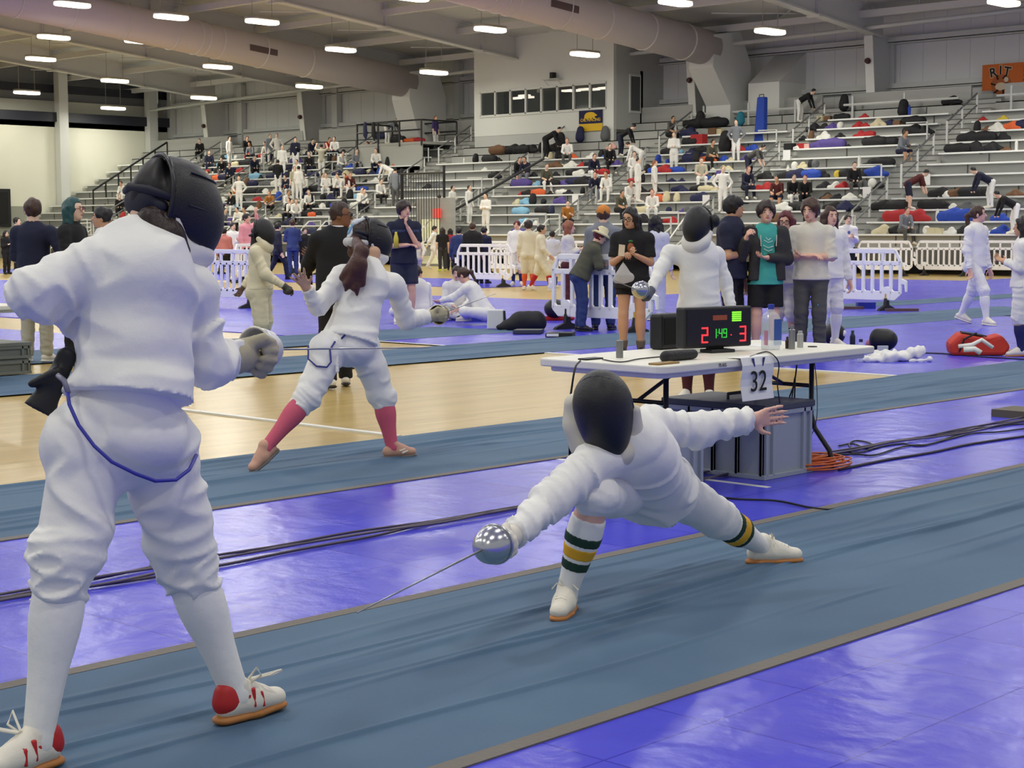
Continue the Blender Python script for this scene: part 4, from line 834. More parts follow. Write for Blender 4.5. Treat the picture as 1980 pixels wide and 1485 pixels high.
# ---- fencer in pink socks
P = dict(hpL=(640, 672, 10.72), hpR=(702, 670, 10.86), knL=(594, 768, 10.58), knR=(740, 768, 10.95), anL=(514, 866, 10.42), anR=(758, 866, 10.92), toeL=(482, 908, 10.34), toeR=(795, 880, 11.0),
         neck=(716, 512, 10.9), shL=(664, 530, 10.86), shR=(762, 548, 10.98), elL=(614, 592, 10.72), wrL=(592, 556, 10.6), elR=(786, 618, 11.1), wrR=(832, 612, 11.2), head=(710, 462, 10.96))
JB = heroJ(1.62, facing(140), facing(118)-UPV*.12, UPV*.95+facing(120)*.22, nz(UPV+RIGHT*.3), P, 'R', palmL=VIEW, palmR=-UPV, thL=1, thR=-1)
MPSH = mat('shoe_pink', (208, 160, 136), .6, bump=.1, bscale=50); MGSO = mat('sole_grey', (120, 112, 106), .7)
def exB(J, t, O):
    L = lambda x, y, D: lens(x, y, D)-O
    mask_big(J, t, O*0)
    s = J['H']/1.75; c, hf, hu = J['head'], J['hf'], J['hu']; hr = np.cross(hf, hu)
    def q(x, y, z): return c+hr*x*s+hf*y*s+hu*z*s
    blob('ponytail', [cap(q(.07, -.035, -.075), q(0, -.09, -.06), .045, .045), cap(q(.05, -.02, -.12), q(-.04, -.06, -.11), .05, .045), cap(q(0, -.1, -.02), L(700, 486, 10.68), .03, .045), cap(L(698, 486, 10.68), L(690, 520, 10.66), .046, .05), cap(L(692, 512, 10.66), L(672, 548, 10.66), .05, .028), cap(L(696, 512, 10.66), L(684, 556, 10.66), .045, .024), cap(L(698, 512, 10.66), L(700, 548, 10.68), .04, .024), cap(L(690, 505, 10.66), L(662, 536, 10.67), .045, .022), cap(L(676, 545, 10.66), L(668, 562, 10.66), .02, .007), cap(L(690, 552, 10.66), L(690, 570, 10.66), .018, .006)], .007, hairm((74, 40, 32), 'auburn'), t, .02, noise=(.006, 34))
    blob('head_strap', [cap(q(-.1, -.045, -.04), q(-.04, -.125, -.05), .022, .024), cap(q(-.04, -.125, -.05), q(.04, -.125, -.05), .024, .024), cap(q(.04, -.125, -.05), q(.1, -.045, -.04), .024, .02)], .007, mat('strap_grey', (196, 196, 196), .7), t)
    blob('tongue_cover', [cap(q(-.02, -.128, -.01), q(-.02, -.105, .09), .03, .028, fl=(hf, .45)), cap(q(-.02, -.105, .09), q(-.02, -.05, .13), .028, .028, fl=(hu, .5))], .007, mat('tongue_pale', (206, 212, 216), .6), t)
    blob('tongue_print', [cap(q(-.02, -.138, .015), q(-.02, -.122, .075), .017, .016, fl=(hf, .5))], .006, mat('tongue_blue', (112, 164, 206), .6), t)
    MB().tube([L(688, 628, 10.66), L(672, 642, 10.64), L(660, 655, 10.62)], .007, 6).tube([L(648, 660, 10.6), L(638, 676, 10.58), L(640, 700, 10.56), L(632, 710, 10.54), L(612, 708, 10.55), L(596, 694, 10.58), L(596, 668, 10.6)], .006, 6).build('body_cord', mat('cord_navy', (44, 52, 130), .5), t, smooth=True)
    blob('hanging_strap', [cap(L(661, 630, 10.7), L(649, 660, 10.63), .022, .022, fl=(VIEW, .3)), cap(L(649, 660, 10.62), L(652, 718, 10.6), .02, .014, fl=(VIEW, .3))], .006, WHITE, t)
    an = L(758, 858, 10.84); 
    for p_, m_ in (((748, 880, 10.9), 0),): MB().tube([L(772, 872, 10.9), L(783, 868, 10.93)], .006, 6).tube([L(778, 876, 10.9), L(789, 871, 10.95)], .006, 6).build('lace', MSHOEW, t)
    MB().box((-.12, -.07, 0), (.12, .07, .004)).xf((L(750, 894, 10.85)[0], L(750, 894, 10.85)[1], .04), .7).build('sole_tape', WHITEP2, t) if False else None
B_ = person(JB, 'person in fencing whites and bright pink knee socks, long ponytail below a mask', 'olive', WHITE, WHITE, ('buzz', JH), (MPSH, MGSO), (MPINK, .12), ps=1.14, js=1.04, plen='breeches', h=.009, face=False, hands=('spread', None), fold=.009, jacket_len=-.045, extra=exB, topn='jacket', pantsn='breeches', glove=(('R', MPLEATHER),))
hB = lens(852, 607, 11.28)
bell(hB, lens(960, 568, 12.0)-hB, lens(958, 568, 12.0), 'fencing sword with a round white-rimmed guard held by the fencer in pink socks', .068, mat('guard_olive', (120, 112, 92), .4, metal=.5), MSHOEW)
# ---- lunging fencer
P = dict(hpR=(1222, 945, 6.86), hpL=(1284, 938, 6.98), knR=(1150, 962, 6.4), knL=(1392, 1004, 7.22), anR=(1096, 1128, 6.5), anL=(1474, 1060, 7.45), toeR=(1080, 1188, 6.36), toeL=(1540, 1084, 7.48),
         neck=(1208, 846, 6.56), shR=(1160, 886, 6.44), shL=(1252, 822, 6.72), elR=(1066, 968, 6.2), wrR=(990, 1036, 5.98), elL=(1348, 832, 6.84), wrL=(1452, 812, 6.95), head=(1170, 788, 6.44))
JC = heroJ(1.70, facing(-35), facing(-14)-UPV*.5, UPV*.9+facing(-20)*.45-RIGHT*.12, lens(1208, 846, 6.56)-lens(1252, 925, 6.92), P, palmL=-UPV+VIEW*.4, palmR=nz(-UPV), thL=1, thR=1)
JC['tf'] = nz(facing(-30)-JC['up']*(facing(-30)@JC['up'])); JC['r'] = np.cross(JC['tf'], JC['up'])
def exC(J, t, O):
    H = J['H']; s = H/1.75; c, hf, hu = J['head'], J['hf'], J['hu']; hr = np.cross(hf, hu); R = np.array([hr, hf, hu])
    def q(x, y, z): return c+hr*x*s+hf*y*s+hu*z*s
    blob('mask_mesh', [ell(q(0, .02, .02), (.118*s, .135*s, .15*s), R), ell(q(0, .07, -.07), (.088*s, .095*s, .125*s), R), ell(q(0, .0, .0), (.094*s, .118*s, .132*s), R, sub=True)], .008, MMESH, t, .05, clips=[(q(0, -.06, 0), -hf)])
    MB().tube([q(.113*math.cos(w), .01+.02*math.sin(w), .01+.155*math.sin(w)) for w in [6.283*i/30 for i in range(30)]], .008*s, 6, close=True).build('mask_rim', mat('mask_rim', (30, 30, 34), .3), t, smooth=True)
    blob('bib', [ell(q(0, .05, -.175), (.105*s, .09*s, .07*s), R), cap(q(0, .06, -.2), q(0, .03, -.27), .07*s, .03*s, fl=(hf, .6)), cap(q(-.115, .0, -.03), q(-.08, .02, -.17), .022*s, .05*s), cap(q(.118, -.01, .03), q(.1, .0, -.2), .03*s, .06*s), cap(q(.125, .01, -.06), q(.05, .05, -.27), .06*s, .05*s), cap(q(.13, -.02, .02), q(.14, .0, -.16), .035*s, .05*s), ell(q(0, .0, -.02), (.09*s, .1*s, .15*s), R, sub=True)], .008, mat('bib_cream', (218, 212, 192), .8, bump=.1, bscale=30), t, .04, noise=(.003, 20))
    for n, bands in (('R', ((.37, .465, MGREEN), (.495, .61, MYEL), (.64, .735, MGREEN))), ('L', ((.22, .3, MGREEN), (.3, .43, MYEL), (.43, .51, MGREEN)))):
        kn, an = J['kn'+n], J['an'+n]; d = an-kn
        for a0, a1, m_ in bands:
            def rad(tt): q_ = (tt-.2)/.8; return (.0371-.0131*q_)*H+.0075*H*math.exp(-((q_-.25)/.25)**2)+.003
            blob('sock_band', [cap(kn+d*a0, kn+d*a1, rad(a0), rad(a1), cut='ab')], .006, m_, t)
    for n in 'RL':
        an, toe = J['an'+n], J['toe'+n]; d = nz(toe-an+UPV*.045); up = nz(UPV-d*(UPV@d)); sd = np.cross(d, up); hl = an-up*.042-d*.036; b = MB()
        for k in range(5):
            p = hl+d*(.085+k*.016)+up*(.066-k*.0065); b.tube([p-sd*.022, p+up*.006, p+sd*.022], .0028, 5)
        p = hl+d*.08+up*.075; b.tube([p, p+sd*.03+up*.012, p+sd*.05-up*.012], .0028, 5).tube([p, p-sd*.03+up*.012, p-sd*.055-up*.01], .0028, 5).tube([p, p+sd*.025-d*.01+up*.03, p+sd*.012+up*.02, p], .0028, 5)
        b.build('lace', MSHOEW, t)
    w, e = J['wrL'], J['elL']; d = nz(w-e); blob('wristband', [cap(w-d*.012, w+d*.008, .0285, .0285, cut='ab')], .005, mat('band_orange', (226, 96, 60), .5), t)
    L = lambda x, y, D: lens(x, y, D)-O
    blob('name_patch', [ell(L(1292, 912, 6.78), (.012, .012, .03), None)], .005, mat('patch_red', (200, 70, 40), .8), t)
    for n in 'RL':
        kn, an = J['kn'+n], J['an'+n]
Cf = person(JC, 'person in fencing whites in a deep lunge wearing green and gold banded socks', 'pink', WHITE, WHITE, None, (MSHOEW, MGUM), (WHITE, .2), plen='breeches', h=.0085, face=False, hands=('flat', None), fold=.011, pfold=.006, bl={'R': .05}, ps=1.05, js=1.17, jacket_len=-.005, extra=exC, topn='jacket', pantsn='breeches', glove=(('R', MSHOEW),))

hC = lens(948, 1056, 5.86)
bell(hC, lens(880, 1086, 5.6)-hC, lens(690, 1185, 5.2), 'shiny silver bell-guard fencing sword in the front hand of the lunging fencer', .07)
# ================================================================ scoring table and the things on it
TZ = .765
def rrect(x0, y0, x1, y1, r, z, n=5):
    p = []
    for cx, cy, a0 in ((x1-r, y1-r, 0), (x0+r, y1-r, 90), (x0+r, y0+r, 180), (x1-r, y0+r, 270)):
        for k in range(n+1): a = math.radians(a0+90*k/n); p.append((cx+r*math.cos(a), cy+r*math.sin(a), z))
    return p
MTAB = mat('table_plastic', (232, 230, 216), .45, bump=.05, bscale=80); MTUB = mat('black_tube', (24, 24, 27), .4); MBLKP = mat('black_plastic', (26, 27, 30), .5)
def folding_table(x0, y0, x1, y1, label, loc_rz=0):
    O = np.array([(x0+x1)/2, (y0+y1)/2, 0]); t = thing('folding_table', label, 'table', O); w, l = (x1-x0)/2, (y1-y0)/2
    b = MB().prism(rrect(-w, -l, w, l, .07, TZ-.045), (0, 0, .045)).prism(rrect(-w+.05, -l+.05, w-.05, l-.05, .05, TZ-.075), (0, 0, .03)); b.build('table_top', MTAB, t, bevel=.008)
    for s in (-1, 1):
        yy = s*(l-.36); m_ = MB()
        for sx in (-1, 1):
            X = sx*(w-.26); m_.tube([(X, yy, TZ-.06), (X, yy, .34), (X+sx*.03, yy, .25), (X+sx*.14, yy, .12), (X+sx*.16, yy, .05), (X+sx*.16, yy, .0)], .016, 8)
        m_.tube([(-(w-.26), yy, .52), (w-.26, yy, .52)], .013, 8).tube([(-(w-.26), yy, .3), (w-.26, yy, .3)], .013, 8).build('leg_frame', MTUB, t, smooth=True)
        MB().tube([(0, yy, .52), (0, yy-s*.45, TZ-.06)], .012, 8).tube([(-.12, yy-s*.45, TZ-.065), (.12, yy-s*.45, TZ-.065)], .012, 8).build('brace', MTUB, t, smooth=True)
    return t
folding_table(-6.6, 7.08, -5.66, 9.27, 'white plastic folding table carrying the scoring machine, table number sheet on its front edge')
# number sheet
def plane_x(px, py, X): return onX(px, py, X)
q0 = onX(1433, 698, -5.64); q1 = onX(1494, 690, -5.64); q2 = onX(1438, 776, -5.64); yc = (q0[1]+q1[1])/2; wd_ = abs(q1[1]-q0[1]); zt_ = TZ+.004; zb_ = q2[2]
t = thing('number_sheet', 'white paper sheet reading 32 hanging over the front edge of the scoring table', 'paper', (-5.645, yc, zt_)); MPAP = mat('paper', (238, 238, 236), .7)
m_ = MB(); n = 6
vs = [(-.10, -wd_/2, .002), (-.10, wd_/2, .002)]+[(.0, -wd_/2, .002), (.0, wd_/2, .002)]
for k in range(1, n+1): z = (zb_-zt_)*k/n; dx = .006+.008*math.sin(k*1.3); vs += [(dx, -wd_/2+.004*k/n, z), (dx, wd_/2+.004*k/n, z)]
o = m_.add(vs, [(2*i, 2*i+1, 2*i+3, 2*i+2) for i in range(len(vs)//2-1)]).build('paper', MPAP, t); sm = o.modifiers.new('thickness', 'SOLIDIFY'); sm.thickness = .0015
RYZ = Matrix(((0, 0, 1, 0), (1, 0, 0, 0), (0, 1, 0, 0), (0, 0, 0, 1)))       # text plane facing +X
text('32', .17, mat('print_black', (16, 16, 18), .7), Matrix.Translation((.018, .0, (zb_-zt_)*.58)) @ RYZ, t, bold=.0)
m_ = MB()
for s in (-1, 1): m_.prism([(.013, s*.055-.012, -.002), (.013, s*.055+.012, -.002), (.016, s*.04+.006, -.05), (.016, s*.04-.002, -.05)], (.002, 0, 0))
m_.build('tape', mat('tape_navy', (40, 44, 120), .6), t)
text('75 KG', .028, mat('print_grey', (96, 96, 92), .8), Matrix.Translation((-5.657, 7.62, TZ-.024)) @ RYZ, bpy.data.objects['folding_table'], 'writing').location = (6.13, -8.175, 0)
# scoring machine
def tp(px, py): return onZ(px, py, TZ)
c = (tp(1345, 688)+tp(1462, 676))/2; t = thing('scoring_machine', 'black fencing scoring machine showing a red 2, a green clock and a red 3', 'scoring machine', (c[0]-.1, c[1], TZ), math.radians(-14))
W2, HH = .26, .245
b = MB().prism([(.05, -W2, .03), (.05, W2, .03), (.05, W2, .03+HH), (.05, -W2, .03+HH)], (-.09, 0, 0)); b.build('case', MBLKP, t, bevel=.012)
MB().box((.05, -W2+.015, .045), (.053, W2-.015, .015+HH)).build('screen', mat('screen_dark', (20, 18, 20), .25), t)
MB().box((-.02, -.09, 0), (.1, .09, .02)).box((-.0, -.06, .02), (.03, .06, .05)).build('stand', MBLKP, t, bevel=.005)
SEG = {'0': 'abcdef', '1': 'bc', '2': 'abged', '3': 'abgcd', '4': 'fgbc', '9': 'abcdfg'}
def digit(mb, ch, y, z, h, w, th=.006):
    x = .054; S_ = dict(a=((0, h), (w, h)), b=((w, h), (w, h/2)), c=((w, h/2), (w, 0)), d=((0, 0), (w, 0)), e=((0, h/2), (0, 0)), f=((0, h), (0, h/2)), g=((0, h/2), (w, h/2)))
    for s in SEG[ch]:
        (a, b_), (c_, d_) = S_[s]; mb.box((x, y+min(a, c_)-th/2, z+min(b_, d_)-th/2), (x+.002, y+max(a, c_)+th/2, z+max(b_, d_)+th/2))
MLR = mat('led_red', (255, 60, 60), .5, emit=((255, 40, 50), 2.2)); MLG = mat('led_green', (60, 190, 70), .5, emit=((50, 190, 60), .8)); MLB = mat('led_bright_green', (120, 255, 60), .5, emit=((110, 255, 40), 2.2)); MLO = mat('led_amber', (120, 60, 40), .5, emit=((120, 50, 30), .35))
m_ = MB(); digit(m_, '2', -.13, .065, .085, .04, .009); m_.build('score_left', MLR, t); m_ = MB(); digit(m_, '3', .165, .065, .085, .04, .009); m_.box((.054, .09, .1), (.056, .096, .106)).build('score_right', MLR, t)
m_ = MB(); digit(m_, '1', -.045, .09, .05, .022); digit(m_, '4', .0, .09, .05, .022); digit(m_, '9', .035, .09, .05, .022); m_.box((.054, -.012, .1), (.056, -.008, .105)).box((.054, -.012, .12), (.056, -.008, .125)).build('clock_digits', MLG, t)
m_ = MB()
for k in range(5): m_.box((.054, .1, .185+k*.0125), (.056, .17, .193+k*.0125))
m_.build('green_lamp', MLB, t); MB().box((.054, -.05, .195), (.056, .06, .225)).build('amber_display', MLO, t)
ya, yb_ = onX(1274, 640, -6.47)[1], onX(1404, 640, -6.47)[1]; zt2 = onX(1330, 604, -6.47)[2]-TZ; t = thing('equipment_case', 'open black equipment case lid standing behind the scoring machine', 'case', (-6.5, (ya+yb_)/2, TZ)); w2 = (yb_-ya)/2
MB().box((-.05, -w2, 0), (.05, w2, zt2)).build('lid', MBLKP, t, bevel=.02); MB().box((.05, -w2+.03, .03), (.053, w2-.03, zt2-.03)).build('inner_panel', mat('case_inner', (12, 12, 13), .9), t)
def onT(name, px, py, mb, m, label, cat, **k):
    p = tp(px, py); t = mb.build(name, m, None, loc=p, **k); return tag(t, label, cat)
MMETAL = mat('brushed_metal', (150, 150, 146), .35, metal=.8)
onT('test_weight', 1198, 692, MB().lathe([(.021, 0), (.021, .1), (.0205, .102)], n=18), MMETAL, 'grey metal cylinder standing alone near the left end of the scoring table', 'weight', bevel=.002)
onT('test_weight', 1531, 675, MB().lathe([(.02, 0), (.02, .12), (.012, .125), (.012, .15)], n=18), MMETAL, 'taller metal cylinder beside the water bottle on the scoring table', 'weight')
onT('test_weight', 1547, 672, MB().lathe([(.02, 0), (.02, .085), (.014, .09), (.014, .105)], n=18), mat('brushed_light', (190, 190, 184), .4, metal=.6), 'shorter pale metal cylinder right of the taller one on the scoring table', 'weight')
onT('small_bottle', 1522, 674, MB().lathe([(.012, 0), (.013, .05), (.007, .06), (.007, .075)], n=12), mat('brown_glass', (60, 36, 24), .2), 'tiny dark brown bottle between the water bottle and the metal cylinders', 'bottle')
p = tp(1313, 697); o = blob('zip_pouch', [cap((-.0, -.12, .03), (.0, .13, .03), .032, .028), cap((-.03, -.1, .022), (-.03, .1, .022), .022, .022)], .008, mat('pouch_black', (24, 24, 28), .6, bump=.2, bscale=40)); o.location = V(p); tag(o, 'long black zip pouch lying in front of the scoring machine', 'pouch')
onT('phone', 1142, 695, MB().prism(rrect(-.036, -.075, .036, .075, .01, 0), (0, 0, .009)), MBLKP, 'black phone lying near the left end of the scoring table', 'phone')
onT('phone', 1284, 704, MB().prism(rrect(-.036, -.1, .036, .1, .012, 0), (0, 0, .01)), mat('case_tan', (150, 122, 70), .6), 'tan phone lying in front of the black pouch on the scoring table', 'phone')
onT('puck', 1571, 671, MB().lathe([(.03, 0), (.03, .006)], n=18), MBLKP, 'flat black disc near the right end of the scoring table', 'disc')
onT('paper_sheet', 1475, 668, MB().box((-.1, -.12, 0), (.1, .12, .003)), MPAP, 'white paper lying behind the water bottle on the scoring table', 'paper')
p = tp(1490, 676); t = thing('water_bottle', 'large square clear water bottle with a blue cap on the scoring table', 'bottle', p, -.35)
MCLEAR = mat('clear_plastic', (226, 232, 238), .08, alpha=.38, spec=.8); MBCAP = mat('cap_blue', (44, 62, 170), .4)
m_ = MB(); n = 5
prof = ((.046, 0), (.048, .01), (.048, .19), (.04, .215), (.02, .235), (.017, .25))
for i, (r, z) in enumerate(prof): m_.v += [(p_[0], p_[1], p_[2]) for p_ in rrect(-r, -r, r, r, r*.45, z, 3)]
k = 16; m_.f = [(i*k+j, i*k+(j+1) % k, (i+1)*k+(j+1) % k, (i+1)*k+j) for i in range(len(prof)-1) for j in range(k)]+[tuple(range(k)), tuple((len(prof)-1)*k+j for j in range(k))]; m_.m = [0]*len(m_.f)
m_.build('bottle_body', MCLEAR, t, smooth=False); MB().lathe([(.02, .25), (.02, .28)], n=16).build('cap', MBCAP, t)
MB().box((.0485, -.01, .06), (.0495, .046, .19)).build('label', mat('label_blue', (52, 86, 160), .5), t); MB().box((.0485, -.012, .03), (.0495, .046, .06)).build('label_edge', mat('label_pale', (190, 206, 220), .5), t); MB().box((.0, -.049, .03), (.04, -.048, .12)).build('back_print', mat('label_pink', (214, 130, 160), .5, alpha=.6), t)
def cable(pts, r, label, m, name='cable', grp=None, z0=.02):
    P = []
    for q in pts: P.append(q if len(q) == 3 else tuple(onZ(q[0], q[1], z0)))
    # smooth through the points
    P = [Vector([float(v) for v in p]) for p in P]; Q = []
    for i in range(len(P)-1):
        a, b, c_, d = P[max(i-1, 0)], P[i], P[i+1], P[min(i+2, len(P)-1)]
        for k in range(5):
            u = k/5; Q.append(.5*((2*b)+(c_-a)*u+(2*a-5*b+4*c_-d)*u*u+(3*b-a-3*c_+d)*u**3))
    Q.append(P[-1]); o = MB().tube(Q, r, 6).build(name, m, smooth=True); return tag(o, label, 'cable', grp)
MCAB = mat('cable_black', (24, 24, 28), .5); MCABG = mat('cable_grey', (96, 88, 100), .6)
T_ = lambda x, y, z=TZ+.006: tuple(onZ(x, y, z))
cable([T_(1165, 695), T_(1200, 700), T_(1235, 694), T_(1275, 690)], .004, 'thin black cable lying along the table between phone and pouch', MCAB)
cable([T_(1450, 690), T_(1480, 680), T_(1497, 688), tuple(onX(1506, 705, -5.63)), tuple(onX(1503, 740, -5.62)), tuple(onX(1508, 780, -5.62))], .004, 'black cable drooping over the front edge right of the number sheet', MCAB)
cable([T_(1122, 698), tuple(lens(1112, 712, 9.2)), tuple(lens(1104, 760, 9.2)), tuple(lens(1097, 810, 9.25)), tuple(lens(1104, 850, 9.3)), tuple(lens(1118, 872, 9.35))], .006, 'black cable hanging from the left end of the scoring table', MCAB)
cable([tuple(lens(1541, 702, 10.6)), tuple(lens(1536, 740, 10.55)), tuple(lens(1526, 770, 10.5)), tuple(lens(1530, 775, 10.5)), tuple(lens(1537, 730, 10.5)), tuple(lens(1536, 775, 10.45))], .005, 'tangled black leads hanging below the right end of the scoring table', MCAB)
cable([tuple(lens(1575, 700, 10.4)), tuple(lens(1580, 760, 10.4)), tuple(lens(1577, 820, 10.4)), (tuple(onZ(1553, 875, .02)))], .003, 'thin grey wire dropping from the right end of the table to the orange cord', MCABG)
# ---- grey crates
MCRATE = mat('crate_grey', (158, 166, 172), .5, bump=.05, bscale=60); MCRL = mat('crate_lid', (66, 70, 80), .5)
def crate(x0, y0, x1, y1, h, label, lid=True, mm=None):
    O = np.array([(x0+x1)/2, (y0+y1)/2, 0.012]); t = thing('storage_crate', label, 'crate', O); w, l = (x1-x0)/2, (y1-y0)/2; mm = mm or MCRATE
    m_ = MB().box((-w+.02, -l+.02, 0), (w-.02, l-.02, h)); z = h
    for sx in (-1, 1):
        for k in range(5):
            X = -w+.03+(2*w-.06)*k/4
            m_.box((X-.012, -l, .02), (X+.012, -l+.03, h-.02)).box((X-.012, l-.03, .02), (X+.012, l, h-.02))
        for Y in (-l+.03, -l+.1, l-.1, l-.03): m_.box((sx*(w-.03) if sx < 0 else w-.03, Y-.012, .02), (sx*w if sx > 0 else -w+.0, Y+.012, h-.02)) if sx > 0 else m_.box((-w, Y-.012, .02), (-w+.03, Y+.012, h-.02))
    m_.box((-w, -l, h-.05), (w, l, h-.02)).box((-w, -l, .0), (w, l, .03)).build('crate_body', mm, t, bevel=.004)
    if lid:
        MB().box((-w-.005, -l-.005, h-.02), (w+.005, l+.005, h+.02)).build('lid', MCRL if mm is MCRATE else mm, t, bevel=.006); MB().tube([(-.0, -.1, h+.02), (0, -.1, h+.055), (0, .1, h+.055), (0, .1, h+.02)], .01, 6).build('handle', MBLKP, t)
    return t
CR1 = onZ(1478, 930, .012); CR2 = onZ(1545, 912, .012); CR3 = onZ(1362, 905, .012)
crate(CR1[0]-.78, CR1[1]-.0, CR1[0], CR1[1]+.52, .43, 'large grey plastic crate with a dark lid under the right side of the scoring table')
CR4 = onZ(1364, 952, .012); crate(CR4[0]-.62, CR4[1]-.5, CR4[0], CR4[1]-.0, .41, 'grey plastic crate behind the lunging fencer, at the left side of the larger crate')
# left table with crates
LT = onZ(38, 590, TZ)+np.array([0, .12, 0])
folding_table(LT[0]-.76, LT[1]-1.83, LT[0], LT[1], 'white folding table cut by the left edge, with crates below')
p = onZ(62, 722, .012); crate(p[0]-.9, p[1]-1.2, p[0]-.0, p[1], .16, 'lower grey-green crate at the left edge below the folding table', False, mat('crate_olive', (120, 124, 116), .6)); t = crate(p[0]-.9, p[1]-1.2, p[0]-.0, p[1]+.0, .15, 'upper grey-green lidded crate at the left edge, stacked on another', True, MATS['crate_olive']); t.location.z = .012+.165
# ---- floor cables
random.seed(5)
for k in range(4):
    pts = []; 
    for i in range(26): y = 1.5+i*.48; pts.append((-6.1+.05*math.sin(i*.7+k*1.9)+.03*(k-1.5)+.04*rnd.uniform(-1, 1), y, .022+.008*(k % 2)))
    cable(pts, .0065, 'long cable of a loose bundle running lengthwise on the blue floor between the two strips', MCABG if k % 2 else mat('cable_brown', (74, 66, 74), .6), grp='floor cable bundle')
for k, pts in enumerate(([(1622, 862), (1650, 858), (1680, 868), (1710, 862), (1745, 858), (1780, 862), (1830, 850), (1880, 838), (1930, 835), (1985, 828)], [(1645, 866), (1642, 858), (1655, 852), (1680, 856), (1690, 866), (1655, 876), (1640, 872)], [(1612, 880), (1650, 878), (1690, 880), (1730, 868), (1760, 861), (1800, 858), (1860, 838), (1940, 822), (1990, 820)])):
    cable(pts, .006, ['black floor cable wandering right from the scoring table', 'black loop of spare cable beside the scoring table leg', 'second black floor cable right of the orange cord'][k], MCAB)
cable([(1622, 908), (1660, 900), (1720, 888), (1800, 875), (1880, 858), (1990, 842)], .009, 'thick dark cable running from the orange coil towards the right edge', mat('cable_thick', (60, 56, 62), .6))
cable([(1375, 960), (1430, 965), (1500, 968), (1560, 980), (1600, 985), (1625, 984)], .006, 'black cable ending in a plug on the near edge of the blue floor', MCAB)
p = onZ(1585, 902, .02); m_ = MB()
for k in range(13):
    r = .05+.011*k+rnd.uniform(-.01, .01); a0 = rnd.uniform(0, 6); cxx, cyy = rnd.uniform(-.02, .02), rnd.uniform(-.02, .02)
    m_.tube([(cxx+r*math.cos(6.283*i/28), cyy+(r+.03)*math.sin(6.283*i/28)*1.25, .006+.009*((13-k) % 7)+.006*math.sin(a0+i*.45)) for i in range(28)], .0055, 5, close=True)
tag(m_.build('extension_cord', mat('cord_orange', (222, 112, 48), .5), loc=p, smooth=True), 'coiled bright orange extension cord at the foot of the scoring table', 'cord')
p = onZ(1980, 806, .012); tag(MB().box((-.2, -.16, 0), (.25, .2, .06)).build('floor_box', mat('box_brown', (96, 90, 72), .7), loc=p), 'low olive-brown floor box at the right edge of the picture', 'box')
# ================================================================ white crowd barriers
MBAR = mat('barrier_white', (250, 250, 250), .4); MBFOOT = mat('barrier_foot', (38, 38, 40), .7); MBHOOK = mat('barrier_yellow', (214, 176, 70), .5)
def make_barrier(L_=2.05):
    t = thing('crowd_barrier', '', 'barrier', (0, 0, 0), 0, 'white crowd barriers'); d = .045; z0, z1 = .2, 1.15; b = MB()
    def pl(pts): b.prism([(x, -d/2, z) for x, z in pts], (0, d, 0))
    pl([(.14, z0), (L_-.14, z0), (L_-.02, z0+.1), (L_-.02, z0+.17), (.02, z0+.17), (.02, z0+.1)])          # solid foot panel
    pl([(.0, .845), (L_, .845), (L_-.01, .925), (.01, .925)]); pl([(.1, 1.065), (L_-.1, 1.065), (L_-.17, z1), (.17, z1)])      # rails
    pl([(.0, .88), (.06, .88), (.16, 1.10), (.19, z1), (.13, z1-.02), (.02, .95)]); pl([(L_, .88), (L_-.06, .88), (L_-.16, 1.10), (L_-.19, z1), (L_-.13, z1-.02), (L_-.02, .95)])
    for k in range(11):
        x = .035+(L_-.07)*k/10; pl([(x-.031, z0+.12), (x+.031, z0+.12), (x+.031, .89), (x-.031, .89)])
        if k < 10: xm = x+(L_-.07)/20; pl([(x+.02, z0+.168), (x+.06, z0+.168), (x+.02, z0+.21)]); 
    for k in range(1, 5): x = L_*k/5; pl([(x-.045, .9), (x+.045, .9), (x+.03, .95), (x+.03, 1.04), (x+.045, 1.09), (x-.045, 1.09), (x-.03, 1.04), (x-.03, .95)])
    pl([(-.07, .62), (.03, .62), (.03, .72), (-.03, .72), (-.03, .78), (-.07, .78)]); pl([(L_-.03, .5), (L_+.06, .5), (L_+.08, .36), (L_+.11, .36), (L_+.11, .56), (L_-.03, .62)])
    b.build('panel', MBAR, t, bevel=.008)
    for x in (.32, L_-.32):
        f = MB().prism([(x-.03, -.28, 0.012), (x-.03, .28, 0.012), (x-.03, .24, .05), (x-.03, .06, .11), (x-.03, .035, .24), (x-.03, -.035, .24), (x-.03, -.06, .11), (x-.03, -.24, .05)], (.06, 0, 0)).build('foot', MBFOOT, t)
        MB().lathe([(.0, -.035), (.085, -.03), (.085, .03), (.0, .035)], (x, 0, z0+.17), 16, 0, 'y').box((x-.085, -.032, z0+.02), (x+.085, .032, z0+.17)).build('foot_hood', MBAR, t)
        MB().box((x-.018, -.036, z0-.05), (x+.018, .036, z0+.12)).build('foot_peg', MBHOOK if x > 1 else MBFOOT, t)
    return t
bar0 = make_barrier(); first = [True]
def barrier(px, py, label, rz=0, loc=None):
    p = onZ(px, py, 0) if loc is None else loc
    if first[0]: first[0] = False; t = bar0; t.location = V(p); t.rotation_euler = (0, 0, rz); t['label'] = label
    else: t = dup(bar0, p, rz, label)
    return t
barrier(1068, 636, 'nearest white crowd barrier, behind the woman in the black T-shirt', math.radians(-3))
barrier(1563, 596, 'white crowd barrier right of the man in grey trousers, black foot in view', math.radians(-1))
barrier(884, 553, 'white crowd barrier behind the three fencers sitting on the floor', math.radians(1))
barrier(382, 592, 'white crowd barrier right of the masked fencer at the left edge', math.radians(0))
barrier(512, 545, 'white crowd barrier between the cream-clad fencer and the navy suit', math.radians(-62))
for px, lab in ((1657, 'far white barrier behind the white hoodie, left one of the right-hand row'), (1770, 'far white barrier just left of the walking girl'), (1866, 'far white barrier right of the walking girl')): barrier(px, 533, lab)
